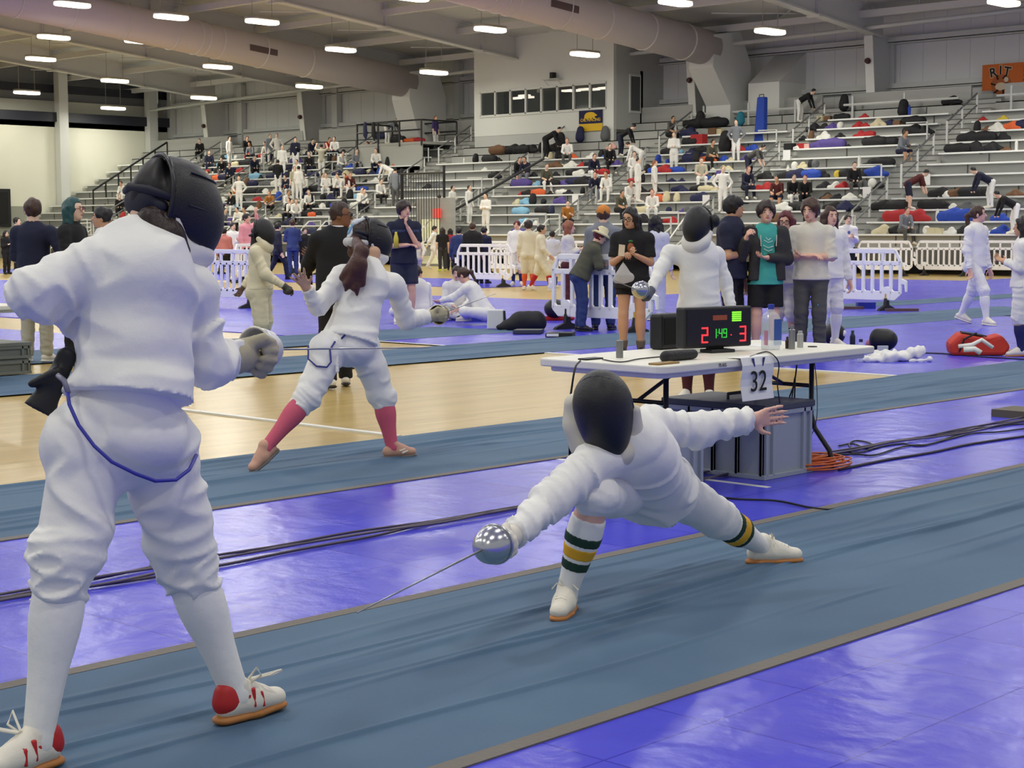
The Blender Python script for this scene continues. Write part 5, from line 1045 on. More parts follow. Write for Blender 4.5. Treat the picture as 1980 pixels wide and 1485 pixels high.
for px, lab in ((415, 'far white barrier below the left bleachers, leftmost of the far row'), (556, 'far white barrier behind the navy and blue suits'), (935, 'far white barrier behind the fencers in orange and red socks'), (1080, 'far white barrier behind the hat wearer'), (1195, 'far white barrier partly hidden behind the woman in black')): barrier(px, 530, lab)
# ================================================================ bags and kit lying on the floor
MBAGK = mat('bag_black', (26, 27, 31), .7, bump=.3, bscale=14); MREDB = mat('bag_red', (196, 52, 34), .7, bump=.3, bscale=8)
def blobs(name, px, py, prims, m, label, cat, h=.014, z=.012, k=.03, noise=None):
    o = blob(name, prims, h, m, None, k, noise); o.location = V(onZ(px, py, z)); return tag(o, label, cat)
a = RIGHT; bk = -VIEW
def R_(x, y, z): return a*x+bk*-y+UPV*z
t = thing('sports_bag', 'red sports bag lying open on the blue floor at the right edge', 'bag', onZ(1895, 688, .012)); q = MB().prism([R_(-.34, 0, 0), R_(.3, -.02, 0), R_(.37, 0, .1), R_(.27, .03, .24), (R_(.12, .04, .2)), R_(-.02, .03, .22), R_(-.22, .03, .26), R_(-.36, 0, .14)], tuple(R_(.02, .3, .02))); o = q.build('bag_body', MREDB, t, bevel=.04)
MB().prism([R_(-.2, .08, .262), R_(.1, .08, .22), R_(.08, .24, .232), R_(-.18, .24, .272)], (0, 0, .012)).build('bag_opening', MBAGK, t); MB().tube([R_(-.25, -.01, .05), R_(-.2, -.03, .2), R_(-.05, -.01, .27)], .012, 6).build('strap', MBAGK, t)
t = thing('spare_shirt', 'white shirt sleeve spilling out of the red sports bag', 'clothing', onZ(1890, 676, .27)); MB().tube([R_(-.18, .06, .03), R_(-.05, .02, .05), R_(.05, .03, .1), R_(.16, .0, .02)], .022, 6).tube([R_(-.14, .0, .0), R_(-.04, -.04, .01), R_(.02, -.06, -.03)], .03, 6).build('sleeve', WHITE, t, smooth=True)
blobs('backpack', 1012, 639, [cap(R_(-.26, .1, .07), R_(.2, .1, .13), .09, .16), cap(R_(-.05, .12, .16), R_(.16, .12, .17), .13, .1), cap(R_(-.36, .05, .04), R_(-.2, .05, .06), .05, .06)], MBAGK, 'black backpack slumped on the blue floor left of the nearest barrier', 'bag', k=.05, noise=(.035, 12), h=.02)
blobs('red_cloth', 1068, 620, [cap(R_(-.32, .1, .03), R_(.35, .1, .03), .04, .03), cap(R_(-.2, 0, .02), R_(.2, .1, .04), .05, .04)], mat('cloth_red', (176, 28, 36), .8), 'red cloth lying behind the black backpack', 'cloth', k=.05, noise=(.01, 9), h=.02)
blobs('dark_helmet', 1072, 617, [ell(R_(0, .1, .17), (.17, .17, .16), None)], MMESH, 'black fencing mask resting on the red cloth by the barrier', 'mask', h=.02, z=.04)
t = thing('white_tote', 'white boxy tote bag with a black side standing by the sitting fencers', 'bag', onZ(958, 637, .012), 0); q = MB().prism([R_(-.13, 0, 0), R_(.13, 0, 0), R_(.12, .0, .3), R_(-.12, 0, .3)], tuple(R_(0, .14, 0))); q.build('tote_body', mat('tote_white', (222, 224, 226), .7), t, bevel=.02); MB().prism([R_(.13, 0, .0), R_(.17, .05, .0), R_(.15, .05, .28), R_(.12, 0, .28)], tuple(R_(0, .12, 0))).build('side_panel', MBAGK, t)
for px, py, w_, lab, m in ((1018, 646, .32, 'flat dark reel box lying on the strip edge behind the scoring table', mat('reel_dark', (58, 62, 74), .5)), (1080, 652, .3, 'flat reel box with a white label lying on the floor by the barrier foot', MBLKP)):
    t = thing('floor_reel', lab, 'reel box', onZ(px, py, .016)); MB().prism([R_(-w_/1.6, 0, 0), R_(w_/1.6, 0, 0), R_(w_/1.6, 0, .06), R_(-w_/1.6, 0, .06)], tuple(R_(.06, .3, 0))).build('reel_case', m, t, bevel=.01)
    if m is MBLKP: MB().prism([R_(-w_/1.6+.02, -.004, .012), R_(.0, -.004, .012), R_(0.0, -.004, .05), R_(-w_/1.6+.02, -.004, .05)], tuple(R_(0, .003, 0))).build('label', MPAP, t)
t = thing('blue_mat_box', 'flat blue box under the sitting fencer in white', 'box', onZ(925, 622, .012)); MB().prism([R_(-.24, 0, 0), R_(.2, 0, 0), R_(.2, 0, .1), R_(-.24, 0, .1)], tuple(R_(0, .3, 0))).build('box_body', mat('box_blue', (38, 52, 160), .5), t)
# right of the table
blobs('fencing_mask', 1712, 680, [ell(R_(0, .1, .14), (.17, .16, .14), None), ell(R_(-.1, .05, .15), (.08, .1, .13), None)], MMESH, 'black fencing mask lying on its side on the blue floor right of the table', 'mask', h=.014, k=.05)
t = thing('mask_badge', 'pale name patch on the mask lying right of the table', 'patch', onZ(1707, 678, .1)); MB().box((0, 0, 0), (.01, .1, .05)).prism([R_(-.07, -.06, .0), R_(.05, -.06, .0), R_(.05, -.06, .06), R_(-.07, -.06, .06)], tuple(R_(0, .04, 0))).build('patch', mat('patch_pale', (190, 196, 204), .6), t)
blobs('mask_bib', 1688, 678, [cap(R_(-.03, .02, .08), R_(.06, .0, .06), .06, .05)], mat('bib_rose', (190, 120, 140), .7), 'rosy mask lining spilling out beside the black mask on the floor', 'cloth', h=.014)
oj = blobs('fencing_jacket', 1728, 700, [cap(R_(-.28, .1, .03), R_(.0, .14, .05), .05, .07), cap(R_(-.1, .04, .04), R_(.2, .1, .05), .06, .05), cap(R_(.0, .2, .06), R_(.26, .16, .06), .06, .06), cap(R_(.24, .14, .09), R_(.33, .16, .13), .07, .05), cap(R_(-.36, .0, .02), R_(-.1, .0, .03), .025, .04), cap(R_(.2, .0, .02), R_(.42, .02, .02), .03, .02), cap(R_(-.2, .2, .06), R_(-.02, .24, .06), .05, .04)], WHITE, 'crumpled white fencing jacket lying on the floor right of the scoring table', 'clothing', k=.02, noise=(.045, 26), h=.01)
def bottle(px, py, h, r, mb, mc, label, D=None, name='drink_bottle'):
    t = thing(name, label, 'bottle', onZ(px, py, .012)); MB().lathe([(r*.9, 0), (r, .01), (r, h*.72), (r*.6, h*.85), (r*.5, h*.87)], n=16).build('bottle_body', mb, t, smooth=True); MB().lathe([(r*.55, h*.87), (r*.55, h)], n=14).build('cap', mc, t); return t
bottle(1648, 680, .26, .034, mat('thermos_navy', (26, 34, 66), .3), mat('cap_green', (44, 92, 62), .5), 'dark blue bottle with a green top on the floor behind the table end')
bottle(1664, 700, .26, .04, MCLEAR, mat('cap_navy', (34, 40, 80), .4), 'clear water bottle with a dark cap on the floor right of the table')
t = thing('fencing_mask', 'black and white fencing mask on the floor behind the man in grey trousers', 'mask', onZ(1612, 668, .012))
blob('mask_mesh', [ell(R_(0, 0, .15), (.15, .14, .15), None)], .014, MMESH, t); blob('bib', [cap(R_(-.02, -.1, .1), R_(.1, -.06, .16), .05, .05)], .014, WHITE, t)
cable([(1770, 682), (1830, 684), (1900, 690), (1990, 695)], .008, 'dark seam cord lying on the blue floor in front of the red bag', MCAB)
t = thing('small_blue_box', 'small blue box on the floor under the right-hand barrier', 'box', onZ(1676, 597, .012)); MB().prism([R_(-.17, 0, 0), R_(.17, 0, 0), R_(.17, 0, .12), R_(-.17, 0, .12)], tuple(R_(0, .2, 0))).build('box_body', mat('box_blue', (38, 52, 160), .5), t)
for px, py, lab in ((1640, 598, 'long low dark floor case left of the small blue box'), (1745, 602, 'low brown floor case right of the barrier foot')):
    t = thing('floor_case', lab, 'case', onZ(px, py, .012)); MB().prism([R_(-.3, 0, 0), R_(.3, 0, 0), R_(.3, 0, .05), R_(-.3, 0, .05)], tuple(R_(0, .1, 0))).build('case_body', mat('case_brown', (96, 70, 66), .6), t)
# ================================================================ people standing and sitting in the middle distance
HBLK = hairm((26, 20, 20), 'black'); HBRN = hairm((66, 42, 28), 'brown'); HDBR = hairm((44, 30, 24), 'dkbrown'); HTEAL = hairm((28, 74, 76), 'teal'); HRED = hairm((92, 26, 34), 'redwine'); HGREY = hairm((60, 44, 36), 'greybrown')
KBLK = clothm('black', (20, 20, 24)); KNAVY = clothm('navy', (26, 30, 56)); KGREY = clothm('grey', (84, 84, 82)); KKHAKI = clothm('khaki', (184, 180, 160)); KTEAL = clothm('teal', (66, 168, 160)); KCHAR = clothm('charcoal', (50, 50, 52)); KBLUE = clothm('suitblue', (46, 60, 110)); KOFF = clothm('offwhite', (222, 218, 204)); KOLIVE = clothm('olive', (82, 82, 68)); KHGREY = clothm('heather', (128, 132, 140)); KJEAN = clothm('jeans', (44, 60, 110)); KRED = clothm('red', (150, 36, 40)); KMUST = clothm('mustard', (170, 110, 44)); KLIL = clothm('lilac', (206, 208, 222)); KMAR = clothm('maroon', (84, 34, 34))
SBLK = mat('shoe_black', (28, 26, 28), .4); SWHT = MSHOEW
def P_(xc, yf, yt, face, armL='down', armR='down', legs='stand', hmul=1.0, **k):
    base = onZ(xc, yf, .013); D = dep(base); H = (yf-yt)/F*D/1.02*hmul
    pk = {q: k.pop(q) for q in list(k) if q in ('lean', 'side', 'hturn', 'hpitch', 'wide', 'hunch')}
    J = pose(base, H, face, armL, armR, legs, **pk); J['z0'] = .013; k.setdefault('h', .012 if D < 24 else .016); k.setdefault('fold', .006)
    lab = k.pop('lab'); return person(J, lab, **k)
def sit(xc, yf, yt, face, legs='cross', seat=.16, H=1.68, **k):
    base = onZ(xc, yf, .013); pk = {q: k.pop(q) for q in list(k) if q in ('lean', 'side', 'hturn', 'hpitch', 'wide', 'hunch')}; aL, aR = k.pop('arms', ('lap', 'lap'))
    J = pose(base, H, face, aL, aR, legs, seat=seat-.075*H, **pk); J['z0'] = .013; k.setdefault('h', .014); lab = k.pop('lab'); return person(J, lab, **k)
# referee in the black suit
def ex_ref(J, t, O):
    H = J['H']; u = J['up']; r, tf = J['r'], J['tf']
    MB().tube([J['neck']+u*.022*H+(r*math.cos(a)*.040+tf*math.sin(a)*.038)*H for a in [6.283*i/20 for i in range(20)]], .011*H, 6, close=True, flat=1.6).build('shirt_collar', mat('collar_white', (236, 236, 236), .6), t, smooth=True)
    blob('jacket_tail', [cap(J['elL']+(J['wrL']-J['elL'])*.2, J['wrL']-UPV*.32, .07, .085, fl=(nz(r), .5), cut='b')], .014, KBLK, t)
P_(655, 748, 383, 200, 'fwd', 'fwd', 'step', lab='tall person in a black suit with white collar, seen from behind beside the pink-socked fencer', sk='brown', top=KBLK, pants=KBLK, hair=('buzz', hairm((58, 40, 34), 'cropped')), shoes=(SWHT, SBLK), hturn=-112+0, hpitch=6, jacket_len=.07, glasses=mat('glasses', (24, 22, 22), .3), extra=ex_ref, js=1.12, ps=1.05, topn='suit_jacket', fold=.004)
# cream clad fencer, mask pushed up
def ex_up(J, t, O):
    s = J['H']/1.75; c, hf, hu = J['head'], J['hf'], J['hu']; hr = np.cross(hf, hu); R = np.array([hr, hf, hu])
    def q(x, y, z): return c+hr*x*s+hf*y*s+hu*z*s
    blob('back_hair', [cap(q(0, -.07, -.02), q(.02, -.11, -.4), .05, .035), cap(q(.04, -.06, -.02), q(.05, -.08, -.34), .04, .03)], .012, HBLK, t, .03, noise=(.006, 30))
P_(505, 698, 427, 82, 'back', 'low', 'stand', lab='fencer in cream uniform with long black hair and a mask, beside the black suit', sk='dark', top=CREAM, pants=CREAM, hair=('buzz', HBLK), mask=CREAM, shoes=(SWHT, MRED), socks=(mat('sock_rose', (190, 110, 110), .8), .3), plen='breeches', ps=1.15, js=1.02, jacket_len=-.03, extra=ex_up, glove=(('R', mat('glove_dark', (70, 66, 62), .7)),), topn='jacket', pantsn='breeches')
# group behind the left fencer
P_(72, 700, 378, 175, 'phone', 'hip', 'stand', lab='person with brown hair in a navy polo and khaki trousers, back to the camera', sk='light', top=KNAVY, pants=KKHAKI, hair=('short', HBRN), shoes=(SWHT, None), sleeves='roll', hturn=30)
P_(146, 705, 376, 78, 'crossed', 'crossed', 'stand', lab='person with wavy teal hair and glasses in a black top, looking right', sk='light', top=KBLK, pants=KBLK, hair=('long', HTEAL), shoes=(SBLK, None), glasses=mat('glasses_red', (120, 60, 60), .3), brow=(60, 44, 36))
P_(206, 680, 396, -72, 'phone', 'crossed', 'stand', lab='dark-haired fencer in white jacket facing left, behind the masked fencer at left', sk='tan', top=WHITE, pants=WHITE, hair=('bun', HBLK), shoes=(SWHT, None), collar=WHITE)
P_(35, 536, 418, 75, 'phone', 'down', 'stand', lab='far person in a pale shirt with dark hair near the left edge', sk='light', top=KOFF, pants=KBLK, hair=('short', HBLK), shoes=(mat('shoe_lime', (200, 210, 70), .6), None))
P_(13, 530, 444, 60, 'phone', 'phone', 'stand', lab='far person in a dark jacket and white shirt at the left edge, long dark hair', sk='light', top=KBLK, pants=KBLK, hair=('long', HBLK), shoes=(SBLK, None))
# navy shirt with yellow bottle
def ex_yb(J, t, O):
    text('STUDENT ATHLETE', .05, mat('print_blue', (90, 110, 160), .8), Matrix.Translation(V(J['chest']+J['tf']*.125*J['H']/1.75*1.08+UPV*.05)) @ Matrix([list(-J['r'])+[0], [0, 0, 1, 0], list(J['tf'])+[0], [0, 0, 0, 1]]).transposed(), t, 'shirt_print')
tN = P_(782, 626, 385, 15, 'chin', 'crossed', 'stand', lab='tall curly-haired person in navy T-shirt and shorts, hand on chin', sk='pink', top=KNAVY, pants=clothm('navyshort', (40, 44, 66)), hair=('curly', HDBR), shoes=(SWHT, None), sleeves='short', plen='shorts', hturn=20, extra=ex_yb)
p = onZ(782, 626, 0); o = MB().lathe([(.04, 0), (.042, .15), (.03, .2), (.02, .23), (.02, .26)], n=14).build('drink_bottle', mat('bottle_yellow', (214, 196, 70), .35), loc=unp(766, 480, dep(p)-.55), smooth=True); tag(o, 'yellow bottle held by the tall person in the navy T-shirt', 'bottle')
# fencers sitting on the floor
sit(812, 622, 505, 200, H=1.7, lab='white-clad fencer with brown hair sitting on the floor beside the navy T-shirt, looking away', sk='pink', top=WHITE, pants=WHITE, hair=('short', HDBR), shoes=(SWHT, None), hturn=-60, hunch=1, lean=14)
sit(882, 618, 517, 10, H=1.62, lab='white-clad fencer with a dark zip collar sitting on the floor, facing the camera', sk='light', top=WHITE, pants=WHITE, hair=('bun', HDBR), shoes=(SBLK, None), hpitch=18, hturn=-10, lean=8)
sit(938, 628, 524, 250, H=1.68, lab='white-clad fencer sitting hunched on a blue box, back to the camera, one leg stretched left', sk='pink', top=WHITE, pants=WHITE, hair=('pony', HBRN), shoes=(SWHT, None), seat=.22, hpitch=28, lean=32, arms=('reach', 'lap'))
# pair with red and orange socks and their friend
SRED = mat('sock_red', (180, 30, 36), .8); SORA = mat('sock_orange', (226, 92, 40), .8); SNAV = mat('sock_navy', (26, 32, 90), .8)
P_(1000, 552, 424, -10, 'low', 'down', 'stand', lab='fencer in white facing the camera, holding a mask, left of the orange socks', sk='pink', top=WHITE, pants=WHITE, hair=('short', HRED), shoes=(SWHT, None), socks=(SNAV, .3), plen='breeches')
P_(1022, 560, 424, 178, 'down', 'down', 'stand', lab='fencer seen from behind in cream uniform and orange knee socks', sk='light', top=CREAM, pants=CREAM, hair=('curly', HDBR), shoes=(SWHT, None), socks=(SORA, .25), plen='breeches', ps=1.15, collar=CREAM)
P_(1046, 562, 430, 80, 'down', 'swing', 'walk', lab='walking fencer in cream uniform and dark red knee socks, seen from the side', sk='tan', top=CREAM, pants=CREAM, hair=('short', HBLK), shoes=(SWHT, None), socks=(SRED, .25), plen='breeches', ps=1.15, collar=CREAM)
P_(1068, 556, 444, 165, 'down', 'phone', 'stand', lab='fencer in pale lilac-white kit standing behind the dark red socks, back turned', sk='light', top=KLIL, pants=WHITE, hair=('short', HBLK), shoes=(SWHT, None), socks=(SNAV, .3), plen='breeches')
# suits
P_(538, 540, 427, 110, 'down', 'down', 'walk', lab='person in a dark navy suit standing beside the mid-blue suit', sk='light', top=KNAVY, pants=KNAVY, hair=('short', HBLK), shoes=(SBLK, None), hturn=20, jacket_len=.05)
P_(567, 533, 422, 200, 'crossed', 'crossed', 'stand', lab='person in a mid-blue suit, back turned, between the navy suit and the black suit', sk='light', top=KBLUE, pants=KBLUE, hair=('short', HBRN), shoes=(SBLK, None), jacket_len=.05)
P_(590, 532, 438, 30, 'down', 'down', 'stand', lab='dark-dressed person partly hidden behind the tall black suit', sk='light', top=KBLK, pants=KBLK, hair=('short', HDBR), shoes=(SBLK, None))
P_(673, 560, 440, -20, 'down', 'down', 'stand', lab='person in a white shirt peeking between the black suit and the pink-socked fencer', sk='light', top=KOFF, pants=KBLK, hair=('short', HDBR), shoes=(SBLK, None))
P_(888, 550, 437, 185, 'down', 'down', 'stand', lab='person in a blue blazer, back turned, behind the white barrier and sitting fencers', sk='light', top=KBLUE, pants=KBLK, hair=('short', HBLK), shoes=(SBLK, None), jacket_len=.06, js=1.1)
P_(914, 552, 428, 178, 'down', 'down', 'stand', lab='broad person in a black blazer, back turned, right of the blue blazer', sk='light', top=KBLK, pants=KBLK, hair=('short', HBRN), shoes=(SBLK, None), jacket_len=.06, js=1.2)
P_(936, 548, 436, 150, 'down', 'phone', 'stand', lab='person with dark hair in navy standing right of the black blazer', sk='tan', top=KNAVY, pants=KBLK, hair=('short', HBLK), shoes=(SBLK, None))
P_(840, 520, 434, 80, 'down', 'back', 'walk', lab='fencer in white near the lit doorway, walking right', sk='light', top=WHITE, pants=WHITE, hair=('short', HBLK), shoes=(SWHT, None), h=.02)
P_(856, 524, 438, 200, 'down', 'down', 'stand', lab='person in a black T-shirt and dark trousers near the lit doorway', sk='light', top=KBLK, pants=KCHAR, hair=('long', HDBR), shoes=(mat('shoe_lime', (200, 210, 70), .6), None), sleeves='short', h=.02)
P_(871, 522, 440, 160, 'down', 'down', 'stand', lab='person in a dark red top right of the black T-shirt by the doorway', sk='tan', top=KRED, pants=KBLK, hair=('long', HBLK), shoes=(SBLK, None), h=.02)
P_(806, 545, 448, 190, 'down', 'back', 'walk', lab='fencer in cream half hidden behind the tall navy T-shirt', sk='light', top=CREAM, pants=CREAM, hair=('short', HBRN), shoes=(SWHT, None), h=.02)
P_(435, 545, 438, 170, 'down', 'phone', 'stand', lab='far person with a dark cap and pink top above the left barrier', sk='pink', top=clothm('pinktop', (206, 130, 120)), pants=KBLK, hair=('short', HBLK), shoes=(SBLK, None), h=.02)
P_(452, 540, 428, 30, 'phone', 'down', 'stand', lab='far person in a white top just left of the cream-clad fencer', sk='light', top=WHITE, pants=WHITE, hair=('short', HBLK), shoes=(SWHT, None), h=.02)
P_(478, 545, 410, 60, 'up', 'down', 'stand', lab='far person with black hair and a pink shirt behind the black fencing mask', sk='pink', top=clothm('pinkshirt', (224, 150, 160)), pants=KBLK, hair=('short', HBLK), shoes=(SBLK, None), h=.02)
# behind the near barrier
def ex_beanie(J, t, O):
    c, hu, hf = J['head'], J['hu'], J['hf']; hr = np.cross(hf, hu); s = J['H']/1.75; R = np.array([hr, hf, hu]); blob('beanie', [ell(c+hu*.055*s-hf*.012, (.1*s, .118*s, .095*s), R), ell(c-hu*.06*s, (.2*s, .2*s, .085*s), R, sub=True)], .014, mat('beanie_orange', (210, 134, 58), .85), t)
P_(1166, 638, 394, 170, 'crossed', 'crossed', 'stand', lab='person in a grey T-shirt with an orange beanie, back turned, behind the nearest barrier', sk='light', top=KHGREY, pants=KJEAN, hair=('short', HBRN), shoes=(SBLK, None), sleeves='short', extra=ex_beanie, js=1.12)
def ex_hat(J, t, O):
    c, hu, hf = J['head'], J['hu'], J['hf']; s = J['H']/1.75; m_ = MB(); R3 = Matrix([list(np.cross(hf, hu)), list(hf), list(hu)]).transposed(); m_.lathe([(.17*s, .0), (.13*s, .035*s), (.1*s, .045*s), (.095*s, .11*s), (.06*s, .14*s), (.0, .145*s)], n=20)
    m_.v = [tuple(Vector(list(c+hu*.03*s))+R3 @ Vector(v)) for v in m_.v]; m_.build('sun_hat', mat('hat_cream', (214, 206, 168), .85), t, smooth=True)
P_(1122, 640, 430, 100, 'crossed', 'crossed', 'stand', lab='person in an olive jacket and cream bucket hat leaning behind the nearest barrier', sk='pink', top=KOLIVE, pants=KJEAN, hair=('short', HRED), shoes=(SBLK, None), lean=26, hpitch=26, extra=ex_hat, js=1.15)
P_(1098, 600, 424, 90, 'phone', 'phone', 'stand', lab='person with reddish hair in a cream top left of the bucket hat', sk='pink', top=KOFF, pants=KMAR, hair=('bob', hairm((150, 90, 60), 'ginger')), shoes=(SBLK, None))
P_(1266, 620, 412, 150, 'down', 'down', 'stand', lab='person with long dark hair in a white lettered shirt, half hidden behind the masked fencer', sk='light', top=KLIL, pants=KLIL, hair=('long', HBLK), shoes=(SWHT, None))
# woman with phone
def ex_phone(J, t, O):
    J2 = J; s = J['H']/1.75
    blob('shirt_print', [ell(J['chest']+J['tf']*.118*s*1.03+UPV*.0, (.045, .045, .07), None)], .009, mat('print_rust', (150, 84, 50), .8), t); blob('shirt_print', [ell(J['chest']+J['tf']*.122*s*1.03+UPV*.075, (.035, .035, .018), None)], .009, mat('print_leaf', (50, 110, 60), .8), t)
bW = onZ(1222, 690, .013); DW = dep(bW)
P_(1222, 690, 396, -12, 'phone', 'phone', 'stand', lab='person with long black hair and glasses in a black T-shirt and shorts, using a phone', sk='tan', top=KBLK, pants=KBLK, hair=('long', HBLK), shoes=(SBLK, None), socks=(mat('sock_taupe', (110, 98, 86), .85), .72), sleeves='short', plen='brief', hturn=-22, hpitch=14, glasses=mat('glasses', (24, 22, 22), .3), extra=ex_phone, jacket_len=.03, hands=('hold', 'hold'), h=.011, js=1.08)
t = thing('phone', 'white phone held by the person in the black T-shirt', 'phone', unp(1202, 484, DW-.44)); MB().prism([R_(-.04, 0, -.06), R_(.03, 0, -.07), R_(.04, 0, .06), R_(-.03, 0, .07)], tuple(R_(0, .012, 0))).build('phone_body', mat('phone_pale', (222, 208, 180), .4), t)
t = thing('plastic_bag', 'translucent plastic bag hanging from the hand of the person in the black T-shirt', 'bag', unp(1205, 535, DW-.42)); blob('bag_body', [cap(R_(0, 0, .16), R_(0, 0, .02), .012, .1, fl=(VIEW, .4)), cap(R_(-.07, 0, -.03), R_(.08, 0, -.01), .05, .05, fl=(VIEW, .5))], .01, mat('bag_clear', (214, 214, 214), .3, alpha=.55), t, .02, noise=(.006, 30))
# fencer standing behind the table
def ex_tab(J, t, O): pass
bT = onZ(1350, 776, .013); DT = dep(bT)
JT = pose(bT, (776-400)/F*DT/1.03, -22, 'down', 'low', 'stand', hturn=-8); JT['z0'] = .013
JT['elR'] = unp(1278, 520, DT-.12); JT['wrR'] = unp(1258, 562, DT-.3); JT['shR'] = unp(1296, 487, DT-.04); JT['shL'] = unp(1385, 490, DT+.0); JT['elL'] = unp(1402, 545, DT+.02); JT['wrL'] = unp(1416, 602, DT-.05)
JT['thR'] = 1
def ex_band(J, t, O):
    H = J['H']; c, hf, hu = J['head'], J['hf'], J['hu']; s = H/1.75; hr = np.cross(hf, hu); q = c-hf*.06*s+hr*-.13*s+hu*.05*s; blob('back_pad', [ell(q, (.05, .05, .06), None)], .012, MBLKR, t)
person(JT, 'fencer in white with black mask down standing behind the scoring table', 'light', WHITE, WHITE, None, (SWHT, None), (mat('sock_maroon', (80, 24, 30), .8), .2), plen='breeches', mask=True, h=.011, fold=.006, js=1.03, ps=1.02, jacket_len=.0, hands=('relaxed', None), glove=(('R', mat('glove_slate', (86, 88, 104), .6)),), topn='jacket', pantsn='breeches', collar=WHITE, extra=ex_band)
hT = unp(1236, 560, DT-.42); bell(hT, unp(1180, 552, DT-.8)-hT, unp(1195, 640, DT-1.0) if False else hT+(unp(1195, 545, DT-.8)-hT)*1.2, 'small silver sword guard in the hand of the masked fencer behind the table', .075)
# row of watchers right of the table
def ex_cap(J, t, O):
    c, hu, hf = J['head'], J['hu'], J['hf']; hr = np.cross(hf, hu); s = J['H']/1.75; R = np.array([hr, hf, hu]); m = mat('cap_dark', (34, 30, 30), .7)
    blob('cap', [ell(c+hu*.055*s-hf*.01, (.09*s, .11*s, .075*s), R), cap(c+hu*.055*s+hf*.09*s-hr*.04, c+hu*.05*s+hf*.14*s+hr*.0, .035*s, .03*s, fl=(hu, .35)), ell(c-hu*.05*s, (.2*s, .2*s, .085*s), R, sub=True)], .011, m, t)
    MB().tube([J['neck']+hf*.08*s, J['chest']+J['tf']*.13*s, J['chest']+J['tf']*.13*s-UPV*.1], .006, 5).build('lanyard', mat('lanyard_red', (170, 40, 46), .6), t); b = J['chest']+J['tf']*.145*s-UPV*.18; MB().prism([b-J['r']*.035, b+J['r']*.035, b+J['r']*.035+UPV*.1, b-J['r']*.035+UPV*.1], tuple(J['tf']*.006)).build('badge', MPAP, t)
P_(1412, 692, 373, 62, 'down', 'crossed', 'stand', lab='person in a dark flat cap and navy polo with a badge lanyard, looking right', sk='tan', top=KNAVY, pants=KBLK, hair=('short', HBLK), shoes=(SBLK, None), sleeves='short', hturn=35, extra=ex_cap, js=1.15)
def ex_hood(J, t, O):
    H = J['H']; s = H/1.75; u, tf, r = J['up'], J['tf'], J['r']
    pr = []
    for n, sg in (('L', -1), ('R', 1)):
        pr += [cap(J['sh'+n]-r*sg*.03+tf*.05*s, J['chest']+r*sg*.12*s-u*.02+tf*.075*s, .06*s, .06*s), cap(J['chest']+r*sg*.125*s+tf*.075*s, J['pel']+r*sg*.145*s-u*.05*s+tf*.075*s, .065*s, .065*s, cut='b'), cap(J['neck']-u*.02*s+r*sg*.06*s, J['sh'+n], .055*s, .065*s), cap(J['sh'+n], J['el'+n], .082*s, .072*s), cap(J['el'+n], J['wr'+n], .07*s, .048*s, cut='b')]
    pr += [cap(J['chest']-tf*.09*s, J['pel']-tf*.09*s, .12*s, .12*s, fl=(tf, .5)), cap(J['neck']-tf*.07*s-r*.05*s, J['neck']-tf*.07*s+r*.05*s, .045*s)]
    blob('hoodie', pr, .011, KCHAR, t, .02, noise=(.003, 12))
    for sg in (-1, 1): MB().tube([J['chest']+r*sg*.09*s+tf*.15*s+u*.1, J['chest']+r*sg*.085*s+tf*.15*s-u*.03], .005, 5).build('hood_cord', MSHOEW, t)
    a_ = J['chest']+tf*.132*s; m_ = MB()
    for dz, w_ in ((.06, .03), (.03, .05), (-.03, .06), (-.07, .05)): m_.tube([a_-r*w_+u*dz, a_+u*(dz-.02)+tf*.004, a_+r*w_+u*(dz+.01)], .006, 5)
    m_.build('shirt_print', mat('print_aqua', (190, 224, 214), .8), t)
P_(1478, 692, 384, 4, 'crossed', 'film', 'stand', lab='person in a teal T-shirt and open dark hoodie filming with a raised phone', sk='pink', top=KTEAL, pants=KBLK, hair=('curly', HDBR), shoes=(SBLK, None), sleeves='short', plen='shorts', hturn=-4, extra=ex_hood, hands=('relaxed', 'hold'), jacket_len=.02, h=.011)
Dq = dep(onZ(1478, 692, 0)); t = thing('phone', 'black phone raised by the person in the teal T-shirt', 'phone', unp(1450, 446, Dq-.4)); MB().prism([R_(-.08, 0, -.035), R_(.07, 0, -.045), R_(.075, 0, .03), R_(-.075, 0, .04)], tuple(R_(0, -.012, 0))).build('phone_body', MBLKP, t)
P_(1518, 684, 404, -22, 'crossed', 'down', 'stand', lab='person with dark red hair and glasses in unzipped fencing whites', sk='pink', top=WHITE, pants=WHITE, hair=('bob', HRED), shoes=(SWHT, None), socks=(SNAV, .3), plen='breeches', glasses=mat('glasses', (24, 22, 22), .3), hpitch=10, ps=1.1)
def ex_crest(J, t, O):
    kn, hp = J['knL'], J['hpL']; p_ = hp+(kn-hp)*.78+J['f']*.07; o = blob('crest', [ell(p_, (.022, .022, .03), None), ], .008, mat('crest_blue', (70, 170, 220), .6), t)
P_(1566, 690, 380, -18, 'crossed', 'crossed', 'stand', lab='person in an off-white long-sleeved shirt and grey trousers with folded arms', sk='pink', top=KOFF, pants=KGREY, hair=('curly', HBRN), shoes=(SBLK, None), sleeves='roll', hturn=-14, hpitch=12, beard=mat('stubble', (176, 128, 104), .8), extra=ex_crest, js=1.0, ps=1.1, h=.011)
P_(1600, 672, 394, 20, 'down', 'down', 'stand', lab='fencer in white half hidden behind the off-white shirt', sk='pink', top=WHITE, pants=WHITE, hair=('long', HBRN), shoes=(SWHT, None), socks=(WHITE, .2), plen='breeches')
def ex_logo(J, t, O): blob('hoodie_print', [ell(J['chest']+J['tf']*.128*J['H']/1.75+UPV*.03, (.04, .04, .05), None)], .012, mat('print_blue', (90, 100, 170), .8), t)
